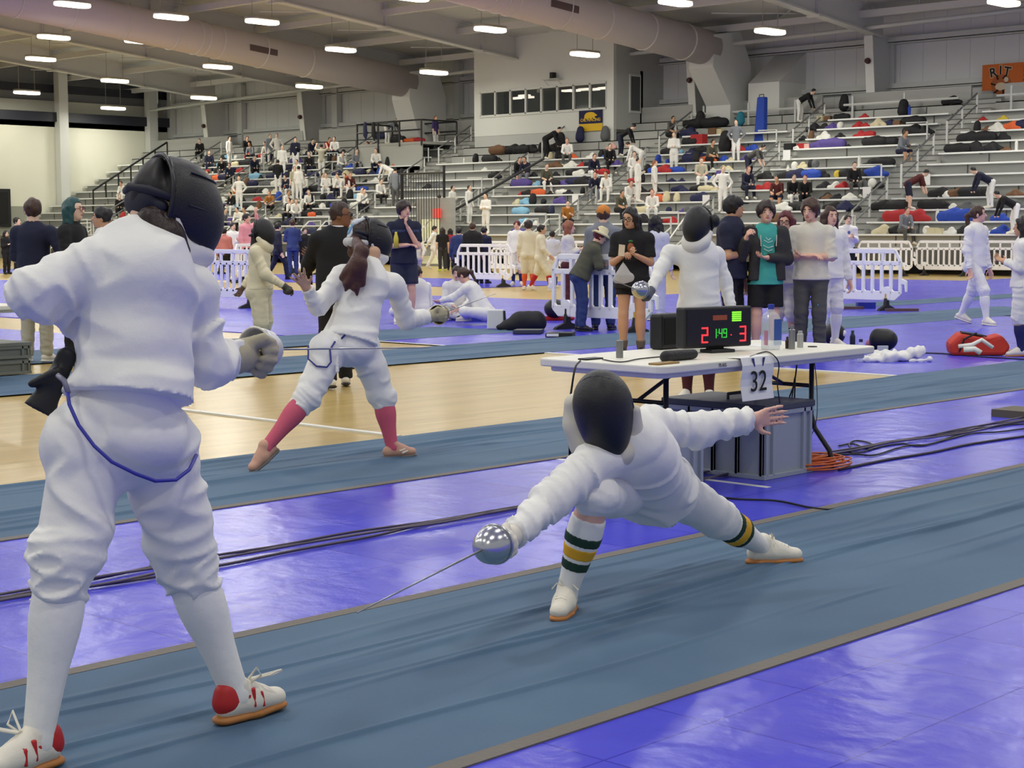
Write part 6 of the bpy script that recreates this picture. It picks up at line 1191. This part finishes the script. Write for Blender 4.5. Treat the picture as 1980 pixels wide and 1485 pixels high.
P_(1637, 552, 412, 5, 'phone', 'phone', 'stand', lab='person in a white hoodie and dark shorts left of the far barriers', sk='light', top=WHITE, pants=KBLK, hair=('short', HDBR), shoes=(SWHT, None), socks=(WHITE, .2), plen='shorts', extra=ex_logo, jacket_len=.03)
P_(1613, 545, 418, 120, 'down', 'down', 'stand', lab='dark-haired person in a dark top just left of the white hoodie', sk='light', top=KCHAR, pants=KBLK, hair=('short', HBLK), shoes=(SBLK, None), h=.02)
P_(1884, 627, 390, 42, 'down', 'down', 'walk', lab='fencer in white walking right with brown ponytail, near the red bag', sk='pink', top=WHITE, pants=WHITE, hair=('pony', HBRN), shoes=(SWHT, None), socks=(WHITE, .2), plen='breeches', hturn=25, h=.011, fold=.008)
def ex_patch(J, t, O): blob('sleeve_badge', [ell(J['shR']*.6+J['elR']*.4+J['r']*.05, (.03, .03, .03), None)], .012, mat('badge_gold', (214, 170, 60), .7), t)
P_(1975, 688, 414, -110, 'phone', 'phone', 'stand', lab='fencer in white with navy socks cut by the right edge, dark braided hair', sk='tan', top=WHITE, pants=WHITE, hair=('long', HBLK), shoes=(SWHT, MGUM), socks=(SNAV, .25), plen='breeches', ps=1.1, fold=.008)
# ================================================================ people on the bleachers
PAL = dict(w=WHITE, c=CREAM, k=KBLK, n=KNAVY, g=KHGREY, t=KTEAL, r=KRED, o=KMUST, m=KMAR, v=clothm('purple', (70, 56, 110)), y=KKHAKI, l=KLIL, d=KOLIVE, G=KGREY, b=KBLUE, s=None)
HAIRS = dict(k=HBLK, b=HBRN, d=HDBR, r=HRED, g=hairm((150, 90, 60), 'ginger'))
def row_at(px, py, seat=False):
    best = None
    for i in range(13):
        if seat: p = onY(px, py, SY(i)); e = abs(p[2]-SZ(i))
        else: p = onZ(px, py, SZ(i)); e = abs(p[1]-(SY(i)+.35))
        if best is None or e < best[0]: best = (e, i, p)
    return best[1], best[2]
def lo(px, py, kind, top, bot, hair, face, label, H=1.7, sk='light', gz=None, lean=0):
    """small figure on the stands, one continuous mesh with coloured regions"""
    seat = kind.startswith('sit'); i, p = row_at(px, py, seat)
    if gz is not None: p = onZ(px, py, gz); z = gz
    else: z = SZ(i); p = onY(px, py, SY(i)+.1) if seat else onY(px, py, min(max(p[1], SY(i)-.05), SY(i)+.6))
    aL, aR = {'st': ('down', 'down'), 'st2': ('phone', 'down'), 'st3': ('crossed', 'crossed'), 'bend': ('dangle', 'dangle'), 'stup': ('up', 'up'), 'sit': ('lap', 'lap'), 'sit2': ('phone', 'lap'), 'hip': ('hip', 'hip')}[kind]
    if seat: J = pose((p[0], p[1], z), H, face, aL, aR, 'stand', seat=z+.02, lean=lean, hunch=.5, hpitch=12)
    else: J = pose((p[0], p[1], z), H, face, aL, aR, 'wide' if kind == 'bend' else 'stand', lean=62 if kind == 'bend' else lean, hpitch=40 if kind == 'bend' else 5)
    O = np.array([p[0], p[1], z]); J = {k: (v-O if isinstance(v, np.ndarray) and k not in ('up', 'f', 'tf', 'r', 'hu', 'hf') else v) for k, v in J.items()}
    H_ = H; u, tf, r = J['up'], J['tf'], J['r']; R = np.array([r, tf, u]); P = []; short = bot == 's'
    P += [cap(J['waist'], J['chest']+u*.03*H, .09*H, .1*H, 1, fl=(tf, .75)), cap(J['pel']-u*.01*H, J['waist'], .098*H, .09*H, 1, fl=(tf, .78)), cap(J['neck']-u*.02*H, J['neck']+J['hu']*.05*H, .036*H, .034*H, 0)]
    for n in 'LR':
        P += [cap(J['neck']-u*.04*H, J['sh'+n], .04*H, .04*H, 1), cap(J['sh'+n], J['el'+n], .04*H, .034*H, 1), cap(J['el'+n], J['wr'+n], .03*H if top in 'wclnb' else .026*H, .026*H, 1 if top in 'wclnbkg' else 0), ell(J['wr'+n]+nz(J['wr'+n]-J['el'+n])*.04, (.035, .035, .04), None, 0),
              cap(J['hp'+n], J['kn'+n], .06*H, .044*H, 2), cap(J['kn'+n], J['an'+n], .042*H, .03*H, 0 if short else 2), cap(J['an'+n]-UPV*.01, J['toe'+n], .028*H, .026*H, 4)]
    hd = head_prims(J, 0)[:3]; P += hd; c = J['head']; P += [ell(c+J['hu']*.035-J['hf']*.028, (.083, .095, .095), np.array([np.cross(J['hf'], J['hu']), J['hf'], J['hu']]), 3)]
    if hair in 'rg' or kind == 'sit2': P.append(cap(c-J['hf']*.07, c-J['hf']*.09-J['hu']*.22, .06, .045, 3))
    if lean < 0: pass
    bm = PAL['n'] if short else PAL[bot]
    o = blob('person', P, .03, [skin(sk), PAL[top], bm, HAIRS[hair], SWHT], None, .03); o.location = V(O); return tag(o, label, 'person')
W = 'white fencing kit'
lo(444, 325, 'st', 'w', 'w', 'k', 60, 'fencer in white standing highest at left, below the slim wall stud')
lo(523, 323, 'st2', 'g', 'w', 'k', 30, 'person in grey top and white breeches standing on the upper left bleachers')
lo(536, 321, 'hip', 'w', 'w', 'k', 10, 'fencer in white, elbows out, standing next to the grey top at upper left')
lo(572, 327, 'st2', 'n', 'w', 'k', 0, 'person in navy top and white breeches standing right of the upper left pair')
lo(622, 343, 'stup', 'y', 'w', 'k', 180, 'fencer with bare back and white breeches, arms raised, below the leaning column')
lo(463, 404, 'hip', 'w', 'w', 'b', 0, 'fencer in white with hands at the waist standing just right of the big black mask')
lo(538, 369, 'st3', 'k', 'w', 'k', 180, 'person in a black top and white breeches standing mid-height at left')
lo(546, 342, 'st', 'w', 'w', 'b', 20, 'person in white standing behind the black top at left')
lo(570, 384, 'st2', 'y', 'w', 'b', 30, 'bare-armed fencer in white breeches, left one of a standing pair above the black suit')
lo(578, 383, 'st', 'w', 'w', 'k', 160, 'fencer in white, right one of a standing pair above the black suit')
lo(749, 277, 'bend', 'g', 'w', 'k', 70, 'person in grey top and white shorts bending over on the camera platform', gz=None)
lo(842, 291, 'st', 'v', 'w', 'g', 60, 'person with ginger hair and purple top standing on the aisle beside the left duct boot')
lo(765, 402, 'st', 'g', 'G', 'k', 180, 'tall person in grey top and shorts standing in the aisle above the navy T-shirt', H=1.85)
lo(757, 367, 'bend', 'w', 'w', 'k', 250, 'fencer in white with dark hair bending down beside the aisle, above the grey top')
lo(1056, 303, 'bend', 'k', 'k', 'k', 70, 'person dressed in black leaning forward below the press box windows', H=1.8)
lo(875, 438, 'st2', 'w', 'w', 'k', 60, 'fencer in white with a headband on the steps, leftmost of three near the lit doorway')
lo(907, 440, 'st', 'w', 'w', 'b', 60, 'fencer in white with a dark stripe, middle one of three near the lit doorway')
lo(940, 464, 'st3', 'w', 'w', 'k', -30, 'fencer in white with raised hands, rightmost of three near the lit doorway')
lo(850, 470, 'st', 'w', 'w', 'b', 180, 'fencer in white seen from behind climbing the steps by the exit sign')
lo(1200, 296, 'bend', 'k', 'n', 'k', 70, 'dark-haired person in black bending over right of the press box')
lo(1240, 342, 'bend', 'w', 'w', 'b', 250, 'fencer in white bending double on the bleachers below the press box corner')
lo(1233, 391, 'st2', 'w', 'w', 'k', 70, 'fencer in white looking down, standing below the bending fencer', H=1.8)
lo(1265, 392, 'st', 'w', 'w', 'g', 80, 'person with long ginger hair and white top above the masked table fencer')
lo(1303, 339, 'st3', 'w', 'w', 'k', -10, 'fencer in white with arms folded standing upright in the right-centre bleachers')
lo(1423, 315, 'hip', 'g', 'w', 'k', -20, 'person in grey vest and white breeches with braces, in front of the tall blue bag')
lo(1447, 348, 'bend', 'G', 'n', 'k', 60, 'person in dark grey shirt and navy skirt bending to the right beside the aisle rail')
lo(1397, 406, 'hip', 'w', 'w', 'r', 0, 'person in white and green top with white breeches above the flat cap')
lo(1546, 238, 'bend', 'k', 'w', 'k', 60, 'person with a black backpack stooping at the top of the right-hand aisle')
lo(1756, 404, 'bend', 'm', 's', 'k', 90, 'person in a maroon jersey and brown shorts bending over on the right bleachers')
lo(1915, 397, 'bend', 'n', 'w', 'k', 270, 'person in navy top and white breeches bending left above the walking fencer')
lo(1962, 440, 'bend', 'k', 'w', 'k', 270, 'person in black bending low at the right edge of the bleachers')
S_ = [(387, 298, 'k', 'k'), (477, 300, 'k', 'k'), (488, 309, 'g', 'k'), (405, 325, 'n', 'n'), (447, 342, 'n', 'k'), (633, 300, 'r', 'k'), (631, 364, 'w', 'w'), (675, 370, 'm', 'w'), (716, 308, 'n', 'w'), (690, 331, 'g', 'g'), (524, 398, 'o', 'k'), (554, 402, 'w', 'g'), (777, 311, 'n', 'k'), (1001, 338, 'k', 's'), (1019, 340, 'n', 'g'), (1056, 356, 'd', 'w'), (1098, 310, 'w', 'G'), (1294, 268, 'G', 'k'), (1226, 338, 'w', 'w'), (1145, 345, 'n', 'w'), (1176, 380, 'w', 'w'), (1178, 318, 'k', 'k'), (1152, 380, 'n', 'g'), (1370, 308, 'd', 'k'), (1355, 352, 'y', 'w'), (1441, 366, 'n', 'n'), (1505, 385, 'm', 's'), (1532, 385, 'k', 'w'), (1556, 388, 'k', 'k'), (1740, 302, 'g', 's'), (1650, 366, 'k', 'G'), (1745, 452, 'g', 'G'), (240, 380, 'w', 'w'), (232, 402, 'k', 'k'), (1262, 420, 'w', 'w'), (1195, 420, 'd', 'k'), (1098, 440, 'o', 'k'), (1215, 398, 'w', 'w'), (478, 440, 'w', 'w'), (700, 395, 'w', 'k'), (600, 405, 'k', 'k')]
NM = dict(w='white', k='black', n='navy', g='grey', r='red', m='maroon', o='mustard', d='olive', y='khaki', G='dark grey')
WH = ['at the upper far left', 'on the upper left rows', 'on the upper left beside a standing fencer', 'behind the big black mask top', 'right of the big black mask top', 'near the leaning column', 'on the left rows above the black suit', 'left of the aisle above the black suit', 'below the camera platform', 'left of the camera platform steps', 'below the standing pair at left', 'low on the left rows', 'by the aisle under the camera platform', 'on the aisle edge in the middle', 'next to the aisle-edge sitter in the middle', 'in the middle rows with knees apart', 'just below the press box', 'above the red cooler aisle', 'beside the bending fencer', 'in the middle rows facing forward', 'reaching up beside the aisle rail', 'just under the press box corner', 'low in the middle beside the aisle rail', 'right of the red cooler', 'in front of the aisle end rail', 'below the dark grey shirt', 'above the red-haired watcher', 'above the off-white shirt', 'behind the off-white shirt', 'alone on the right-hand rows, long hair', 'bent over on the right-hand rows', 'on the lowest row behind the far right barriers', 'at the far left end of the stands', 'at the far left foot of the stands', 'above the woman in the black T-shirt', 'above the grey T-shirt', 'low behind the orange beanie', 'above the phone user', 'low at left behind the cream-clad fencer', 'above the pink-socked fencer', 'above the head of the black suit']
for j, (x, y, a_, b_) in enumerate(S_): lo(x, y, 'sit2' if j in (29, 36) else 'sit', a_, b_, 'krbkdkbgk'[j % 9], [0, 20, -25, 10, -10, 35][j % 6], 'person in %s sitting %s' % (NM[a_], WH[j]), sk=('light', 'pink', 'tan')[j % 3], lean=20 if j % 3 else 8)
# random further crowd on the dense left rows
for j in range(34):
    x = rnd.uniform(335, 770); y = rnd.uniform(300, 440); a_ = rnd.choice('wwwkkngw'); i, p = row_at(x, y, True)
    o = lo(x, y, 'sit', a_, rnd.choice('wkgn'), rnd.choice('kkbd'), rnd.uniform(-40, 40), 'person in %s sitting among the crowd of the left bleachers' % NM[a_], lean=rnd.uniform(5, 30)); o['group'] = 'crowd in %s on the left bleachers' % NM[a_]
# ================================================================ kit on the bleachers
def proto(name, prims, h, k=.05, noise=None): return nets(field(prims, h, k, noise), name, [MBAGK])
PR = {'duffel': [proto('duffel_bag', [cap((-.36, 0, .16), (.36, 0, .15), .15, .16, fl=(UPV, .95)), cap((-.3, 0, .08), (.3, 0, .08), .1), cap((-.15, 0, .28), (.15, 0, .3), .03)], .035, noise=(.04, 7)), proto('duffel_bag', [cap((-.3, 0, .12), (.1, .05, .18), .12, .15), cap((.1, 0, .1), (.4, 0, .08), .12, .08)], .035, noise=(.05, 8))],
      'backpack': [proto('backpack', [cap((0, 0, .14), (0, .02, .34), .16, .12, fl=(UPV, 1)), cap((0, -.1, .12), (0, -.1, .22), .1, .08)], .035, noise=(.03, 8))],
      'heap': [proto('clothes_heap', [cap((-.25, 0, .05), (.05, 0, .12), .07, .12), cap((.05, 0, .1), (.3, .04, .05), .11, .06), cap((-.1, -.1, .08), (.12, -.1, .05), .07)], .03, noise=(.07, 10)), proto('clothes_heap', [cap((-.2, 0, .04), (.2, 0, .05), .06, .08), cap((0, .05, .12), (.1, 0, .16), .08, .05)], .03, noise=(.06, 12))],
      'mask': [proto('fencing_mask', [ell((0, 0, .15), (.13, .15, .15)), ell((0, -.06, .1), (.1, .1, .1))], .03)],
      'box': [MB().box((-.2, -.15, 0), (.2, .15, .26)).mesh('box', [MBAGK])], 'bottle': [MB().lathe([(.04, 0), (.045, .2), (.02, .25), (.02, .28)], n=8).mesh('drink_bottle', [MBAGK])]}
ONAME = {'duffel': 'duffel_bag', 'backpack': 'backpack', 'heap': 'clothes_heap', 'mask': 'fencing_mask', 'box': 'box', 'bottle': 'drink_bottle'}; ODESC = {'duffel': 'kit duffel bag', 'backpack': 'backpack', 'heap': 'heap of clothing', 'mask': 'fencing mask', 'box': 'box', 'bottle': 'drink bottle'}; OCAT = {'duffel': 'bag', 'backpack': 'bag', 'heap': 'clothing', 'mask': 'mask', 'box': 'box', 'bottle': 'bottle'}
BC = dict(k=('black', (24, 24, 28)), n=('navy', (28, 32, 72)), g=('grey', (96, 98, 100)), w=('white', (222, 222, 214)), r=('red', (170, 36, 40)), o=('orange', (214, 96, 48)), b=('blue', (36, 70, 170)), v=('purple', (86, 70, 140)), y=('yellow', (206, 180, 60)), t=('teal', (40, 130, 150)), c=('cream', (206, 196, 160)), p=('pink', (216, 170, 160)), m=('brown', (110, 78, 52)), l=('light blue', (130, 180, 210)))
BM = {k: mat('kit_'+v[0].replace(' ', '_'), v[1], .75, bump=.3, bscale=12) for k, v in BC.items()}
NI = 0
def item(X, i, kind, col, sc=1.0, dy=None, rz=None):
    global NI
    me = PR[kind][NI % len(PR[kind])]; NI += 1
    o = bpy.data.objects.new(ONAME[kind], me); C.objects.link(o); o.location = (X, SY(i)+(.3 if dy is None else dy), SZ(i)-.018); o.rotation_euler = (0, 0, rnd.uniform(-.25, .25) if rz is None else rz); o.scale = (sc, min(sc, 1.1), sc*.98)
    o.material_slots[0].link = 'OBJECT'; o.material_slots[0].material = BM[col]
    tag(o, '%s %s lying on the bleachers among other kit' % (BC[col][0], ODESC[kind]), OCAT[kind], '%s %ss on the bleachers' % (BC[col][0], ODESC[kind])); return o
def at_px(px, py, kind, col, sc=1.0, label=None, dy=None):
    i, p = row_at(px, py, False); i, p = row_at(px, py, True); q = onY(px, py, SY(i)+.1); o = item(q[0], i, kind, col, sc, .15 if dy is None else dy)
    if label: o['label'] = label; del o['group']
    return o
for x, y, k_, c_, s_, lb in ((1630, 219, 'backpack', 'k', 1.5, 'black bag standing alone on the topmost row left of a tapered column'), (1838, 197, 'duffel', 'k', 1.0, 'black bag on the topmost row beside the handrail top, far right'), (1745, 222, 'backpack', 'k', 1.5, 'big black bag at the foot of the right tapered column'), (1757, 222, 'bottle', 'b', 1.6, 'blue bottle beside the big black bag at the right tapered column'), (1587, 237, 'box', 'c', .8, None), (1600, 236, 'box', 'm', .7, None), (1626, 235, 'duffel', 'k', .8, None), (1668, 232, 'heap', 'r', .9, None), (1572, 253, 'heap', 'k', 1.1, None), (1590, 254, 'heap', 'k', 1.2, None), (1607, 250, 'heap', 'v', 1, None), (1624, 249, 'mask', 'w', 1, None), (1658, 246, 'heap', 'r', 1, None), (1670, 247, 'heap', 'r', .9, None), (1695, 244, 'heap', 'c', 1.3, None), (1718, 243, 'duffel', 'n', .8, None), (1735, 241, 'box', 'm', .8, None), (1748, 241, 'heap', 'm', 1, None), (1765, 240, 'duffel', 'k', 1.1, None),
        (1550, 276, 'heap', 'k', .8, None), (1567, 275, 'backpack', 'm', .8, None), (1590, 273, 'heap', 'w', 1.4, None), (1622, 270, 'heap', 'k', .8, None), (1660, 268, 'heap', 'r', 1.2, None), (1678, 266, 'duffel', 'r', .7, None), (1764, 261, 'duffel', 'k', 1.2, None), (1785, 262, 'heap', 'k', 1.2, None), (1526, 295, 'box', 'k', 1, None), (1542, 294, 'heap', 'w', .8, None), (1550, 293, 'box', 'r', .9, None), (1558, 292, 'box', 'p', .8, None), (1580, 291, 'duffel', 'v', 1, None), (1608, 289, 'duffel', 'v', 1.2, 'purple duffel bag on the right-hand bleachers below the white heap'), (1637, 287, 'heap', 'k', .6, None), (1690, 283, 'duffel', 'k', 1.2, None), (1705, 282, 'heap', 'c', .6, None), (1716, 281, 'duffel', 'k', 1, None), (1748, 303, 'heap', 'w', 1, None), (1535, 330, 'mask', 'w', 1, None), (1548, 329, 'heap', 'c', 1.2, None), (1568, 328, 'mask', 'k', 1.2, None), (1575, 329, 'mask', 'g', 1.2, None), (1660, 323, 'bottle', 'w', 1.6, None), (1680, 323, 'heap', 'k', 1.3, None), (1705, 321, 'duffel', 'k', 1, None),
        (1520, 350, 'duffel', 'k', 1, None), (1522, 349, 'bottle', 'w', 2, None), (1540, 348, 'duffel', 'n', 1.2, None), (1565, 346, 'duffel', 'b', 1.1, None), (1585, 346, 'heap', 'k', 1.4, None), (1618, 345, 'mask', 'y', 1, None), (1630, 344, 'duffel', 'k', 1, None), (1668, 344, 'heap', 'k', 1.2, None), (1690, 343, 'duffel', 'b', 1.2, 'blue duffel bag at the aisle end of a right-hand bench row'), (1592, 368, 'heap', 'k', 1.1, None), (1612, 366, 'heap', 'w', 1.2, None), (1628, 365, 'heap', 'r', 1, None), (1668, 364, 'heap', 'g', 1.2, None), (1685, 363, 'mask', 'w', 1.2, None), (1697, 364, 'heap', 'k', 1, None), (1598, 387, 'heap', 'm', .8, None), (1612, 387, 'heap', 'k', .9, None), (1640, 386, 'heap', 'w', .9, None), (1610, 409, 'duffel', 'k', 1, None), (1630, 408, 'heap', 'n', 1.4, None), (1652, 407, 'heap', 'k', 1, None),
        (1898, 230, 'heap', 'r', .7, None), (1937, 228, 'heap', 'y', .9, None), (1888, 252, 'backpack', 'k', .9, None), (1905, 251, 'heap', 'm', .9, None), (1925, 250, 'heap', 'w', 1.2, None), (1955, 246, 'duffel', 'o', 1, None), (1975, 245, 'duffel', 'n', 1.1, None), (1872, 272, 'duffel', 'k', 1.2, None), (1898, 271, 'duffel', 'k', 1.2, None), (1935, 269, 'heap', 'k', 1.4, None), (1850, 294, 'duffel', 'k', 1.1, None), (1880, 293, 'duffel', 'k', 1.2, None), (1915, 291, 'heap', 'k', 1.4, None), (1943, 289, 'heap', 'm', .8, None), (1964, 289, 'bottle', 'w', 1.5, None), (1815, 379, 'duffel', 'k', 1.1, None), (1828, 377, 'heap', 'w', .9, None), (1850, 379, 'duffel', 'm', 1, None), (1880, 378, 'duffel', 'k', 1.1, None), (1900, 380, 'mask', 'k', 1.2, None), (1960, 375, 'heap', 'm', 1, None), (1705, 405, 'duffel', 'k', 1.1, None), (1732, 404, 'duffel', 'k', 1.1, None), (1771, 405, 'box', 'g', .6, None), (1800, 404, 'duffel', 'k', 1.1, None), (1825, 404, 'heap', 'k', 1.1, None), (1840, 405, 'heap', 'w', .8, None), (1865, 402, 'heap', 'g', 1.3, None), (1940, 400, 'duffel', 'g', 1.1, None), (1965, 400, 'heap', 'g', 1.2, None),
        (1738, 427, 'duffel', 'r', 1.3, 'left half of the red bags on the low right bench row, plain red duffel'), (1770, 426, 'duffel', 'r', 1.3, 'right-hand red duffel bag on the low right bench row'), (1811, 425, 'bottle', 'w', 1.6, None), (1838, 425, 'duffel', 'b', 1.4, 'left-hand bright blue duffel bag on the low right bench row'), (1862, 425, 'duffel', 'b', 1.3, 'right-hand bright blue duffel bag next to the walking fencer head'), (1932, 424, 'duffel', 'b', .8, None), (1705, 452, 'heap', 'c', 1.3, None), (1728, 452, 'duffel', 'k', .9, None), (1800, 452, 'box', 'c', .9, None), (1812, 452, 'box', 'c', .8, None), (1790, 452, 'mask', 'w', 1, None), (1835, 452, 'heap', 'w', 1.1, None), (1860, 451, 'heap', 'k', 1.1, None), (1920, 450, 'heap', 'w', 1, None), (1935, 452, 'heap', 'b', 1.2, None), (1955, 450, 'heap', 'y', 1, None),
        (1340, 250, 'duffel', 'k', 1.2, None), (1352, 243, 'backpack', 'k', 1.6, None), (1380, 247, 'duffel', 'k', 1.3, None), (1430, 244, 'backpack', 't', 1.3, 'teal rounded bag behind the person with white braces'), (1350, 284, 'box', 'r', 1.7, 'red cooler box standing on the right-centre bleachers'), (1380, 265, 'box', 'm', 1.2, None), (1390, 264, 'box', 'c', 1, None), (1330, 270, 'duffel', 'n', 1.2, None), (1333, 285, 'duffel', 'k', 1, None), (1400, 298, 'backpack', 'k', 2.0, 'big black bag with pale print beside the person in white braces'), (1345, 320, 'duffel', 'n', 1.3, None), (1500, 366, 'heap', 'w', 1, None), (1480, 366, 'heap', 'r', 1.2, None), (1462, 366, 'heap', 'r', 1, None), (1500, 345, 'bottle', 'g', 1.2, None), (1477, 348, 'duffel', 'k', 1, None),
        (960, 294, 'duffel', 'm', 1.3, None), (990, 292, 'duffel', 'k', 1.3, None), (1008, 291, 'duffel', 'k', 1.2, None), (1025, 289, 'duffel', 'k', 1.1, None), (1045, 288, 'backpack', 'k', 1, None), (1068, 286, 'duffel', 'k', 1.1, None), (1082, 284, 'backpack', 'k', 1.9, 'black pointed backpack leaning on the press box panel'), (1120, 281, 'backpack', 'n', 1.6, 'rounded navy backpack leaning on the press box panel below the bear banner'), (1168, 279, 'backpack', 'g', 1.5, 'grey backpack leaning on the press box panel near its right corner'), (1180, 279, 'heap', 'p', 1.2, None), (918, 321, 'backpack', 'k', 1, None), (935, 323, 'heap', 'w', .8, None), (945, 318, 'duffel', 'k', 1.1, None), (960, 319, 'heap', 'k', 1, None), (896, 309, 'bottle', 'w', 1, None), (955, 340, 'duffel', 'k', 1, None), (825, 363, 'heap', 'k', 1, None), (845, 362, 'duffel', 'g', 1, None), (735, 271, 'duffel', 'n', 1, None)): at_px(x, y, k_, c_, s_, lb)
# tall blue roller bag
q = onY(1466, 258, SY(10)+.1); t = thing('roller_bag', 'tall bright blue fencing roller bag standing on the upper right-centre bleachers', 'bag', (q[0], q[1], SZ(9)))
m_ = MB().prism([(-.24, 0, .05), (.26, 0, .05), (.2, .1, 1.9), (-.16, .1, 1.9)], (0, .3, 0)).build('bag_body', BM['b'], t, bevel=.05); MB().tube([(-.1, .2, 1.88), (-.1, .2, 2.0), (.12, .2, 2.0), (.12, .2, 1.88)], .02, 5).build('handle', MBLKP, t)
# garments hung on the platform rail
for px, c_, lb in ((706, 'n', 'dark blue garment draped over the platform rail, left one'), (722, 'k', 'dark garment draped over the platform rail, right one')):
    p = onY(px, 240, 56.45); o = blob('hanging_garment', [cap((0, 0, 0), (0, 0, -.5), .12, .16, fl=(np.array([0, 1., 0]), .4)), cap((0, 0, -.4), (.06, 0, -.8), .14, .05, fl=(np.array([0, 1., 0]), .4))], .03, BM[c_], None, .04, (.03, 9)); o.location = V(p); tag(o, lb, 'clothing')
for px, c_ in ((764, 'k'), (790, 'o'), (800, 'r')):
    p = onY(px, 270, 57.2); o = bpy.data.objects.new('duffel_bag', PR['duffel'][0]); C.objects.link(o); o.location = (p[0], 57.4, zf); o.scale = (1.1, 1, 1.3 if c_ == 'k' else .8); o.material_slots[0].link = 'OBJECT'; o.material_slots[0].material = BM[c_]; tag(o, '%s bag lying on the camera platform' % BC[c_][0], 'bag')
# notices on rails
for px, py, lb in ((1521, 300, 'white notice taped to a bench end above the teal T-shirt'), (1790, 347, 'white notice beside the person in maroon'), (1365, 387, 'white notice hanging on a low bench end rail above the flat cap'), (1112, 387, 'white notice on the bench end rail above the bucket hat'), (1676, 372, 'white notice on a bench end rail on the right bleachers')):
    i, p = row_at(px, py, True); q = onY(px, py, SY(i)-.25); tag(MB().box((-.17, 0, -.2), (.17, .012, .2)).build('notice', MPAP, None, loc=q), lb, 'notice')
# dense kit
def dense(k, r0, r1, x0, x1, dens, cols, kinds='dddhhhhbm'):
    a, b = secs[k]
    for i in range(r0, r1):
        X = max(a, -200)+.3
        while X < b-.3:
            px = _pr((X, SY(i), SZ(i)))[0]
            if x0 < px < x1 and rnd.random() < dens:
                kd = {'d': 'duffel', 'h': 'heap', 'b': 'backpack', 'm': 'mask', 'x': 'box', 'o': 'bottle'}[rnd.choice(kinds)]
                item(X, i, kd, rnd.choice(cols), rnd.uniform(.7, 1.15), rnd.uniform(.02, .4))
            X += rnd.uniform(.34, .68)
CC = 'kkkkkkkkkknnngwwccrombvl'
for k in (7, 6): dense(k, 0, 11, 200, 800, .85, CC)
dense(5, 0, 10, 500, 800, .85, CC); dense(4, 0, 4, 800, 1010, .4, CC); dense(3, 0, 9, 985, 1215, .85, CC); dense(2, 0, 9, 1215, 1470, .72, CC); dense(1, 0, 4, 1480, 1700, .15, CC); dense(0, 0, 1, 1760, 1980, .4, CC, 'hhoxm')
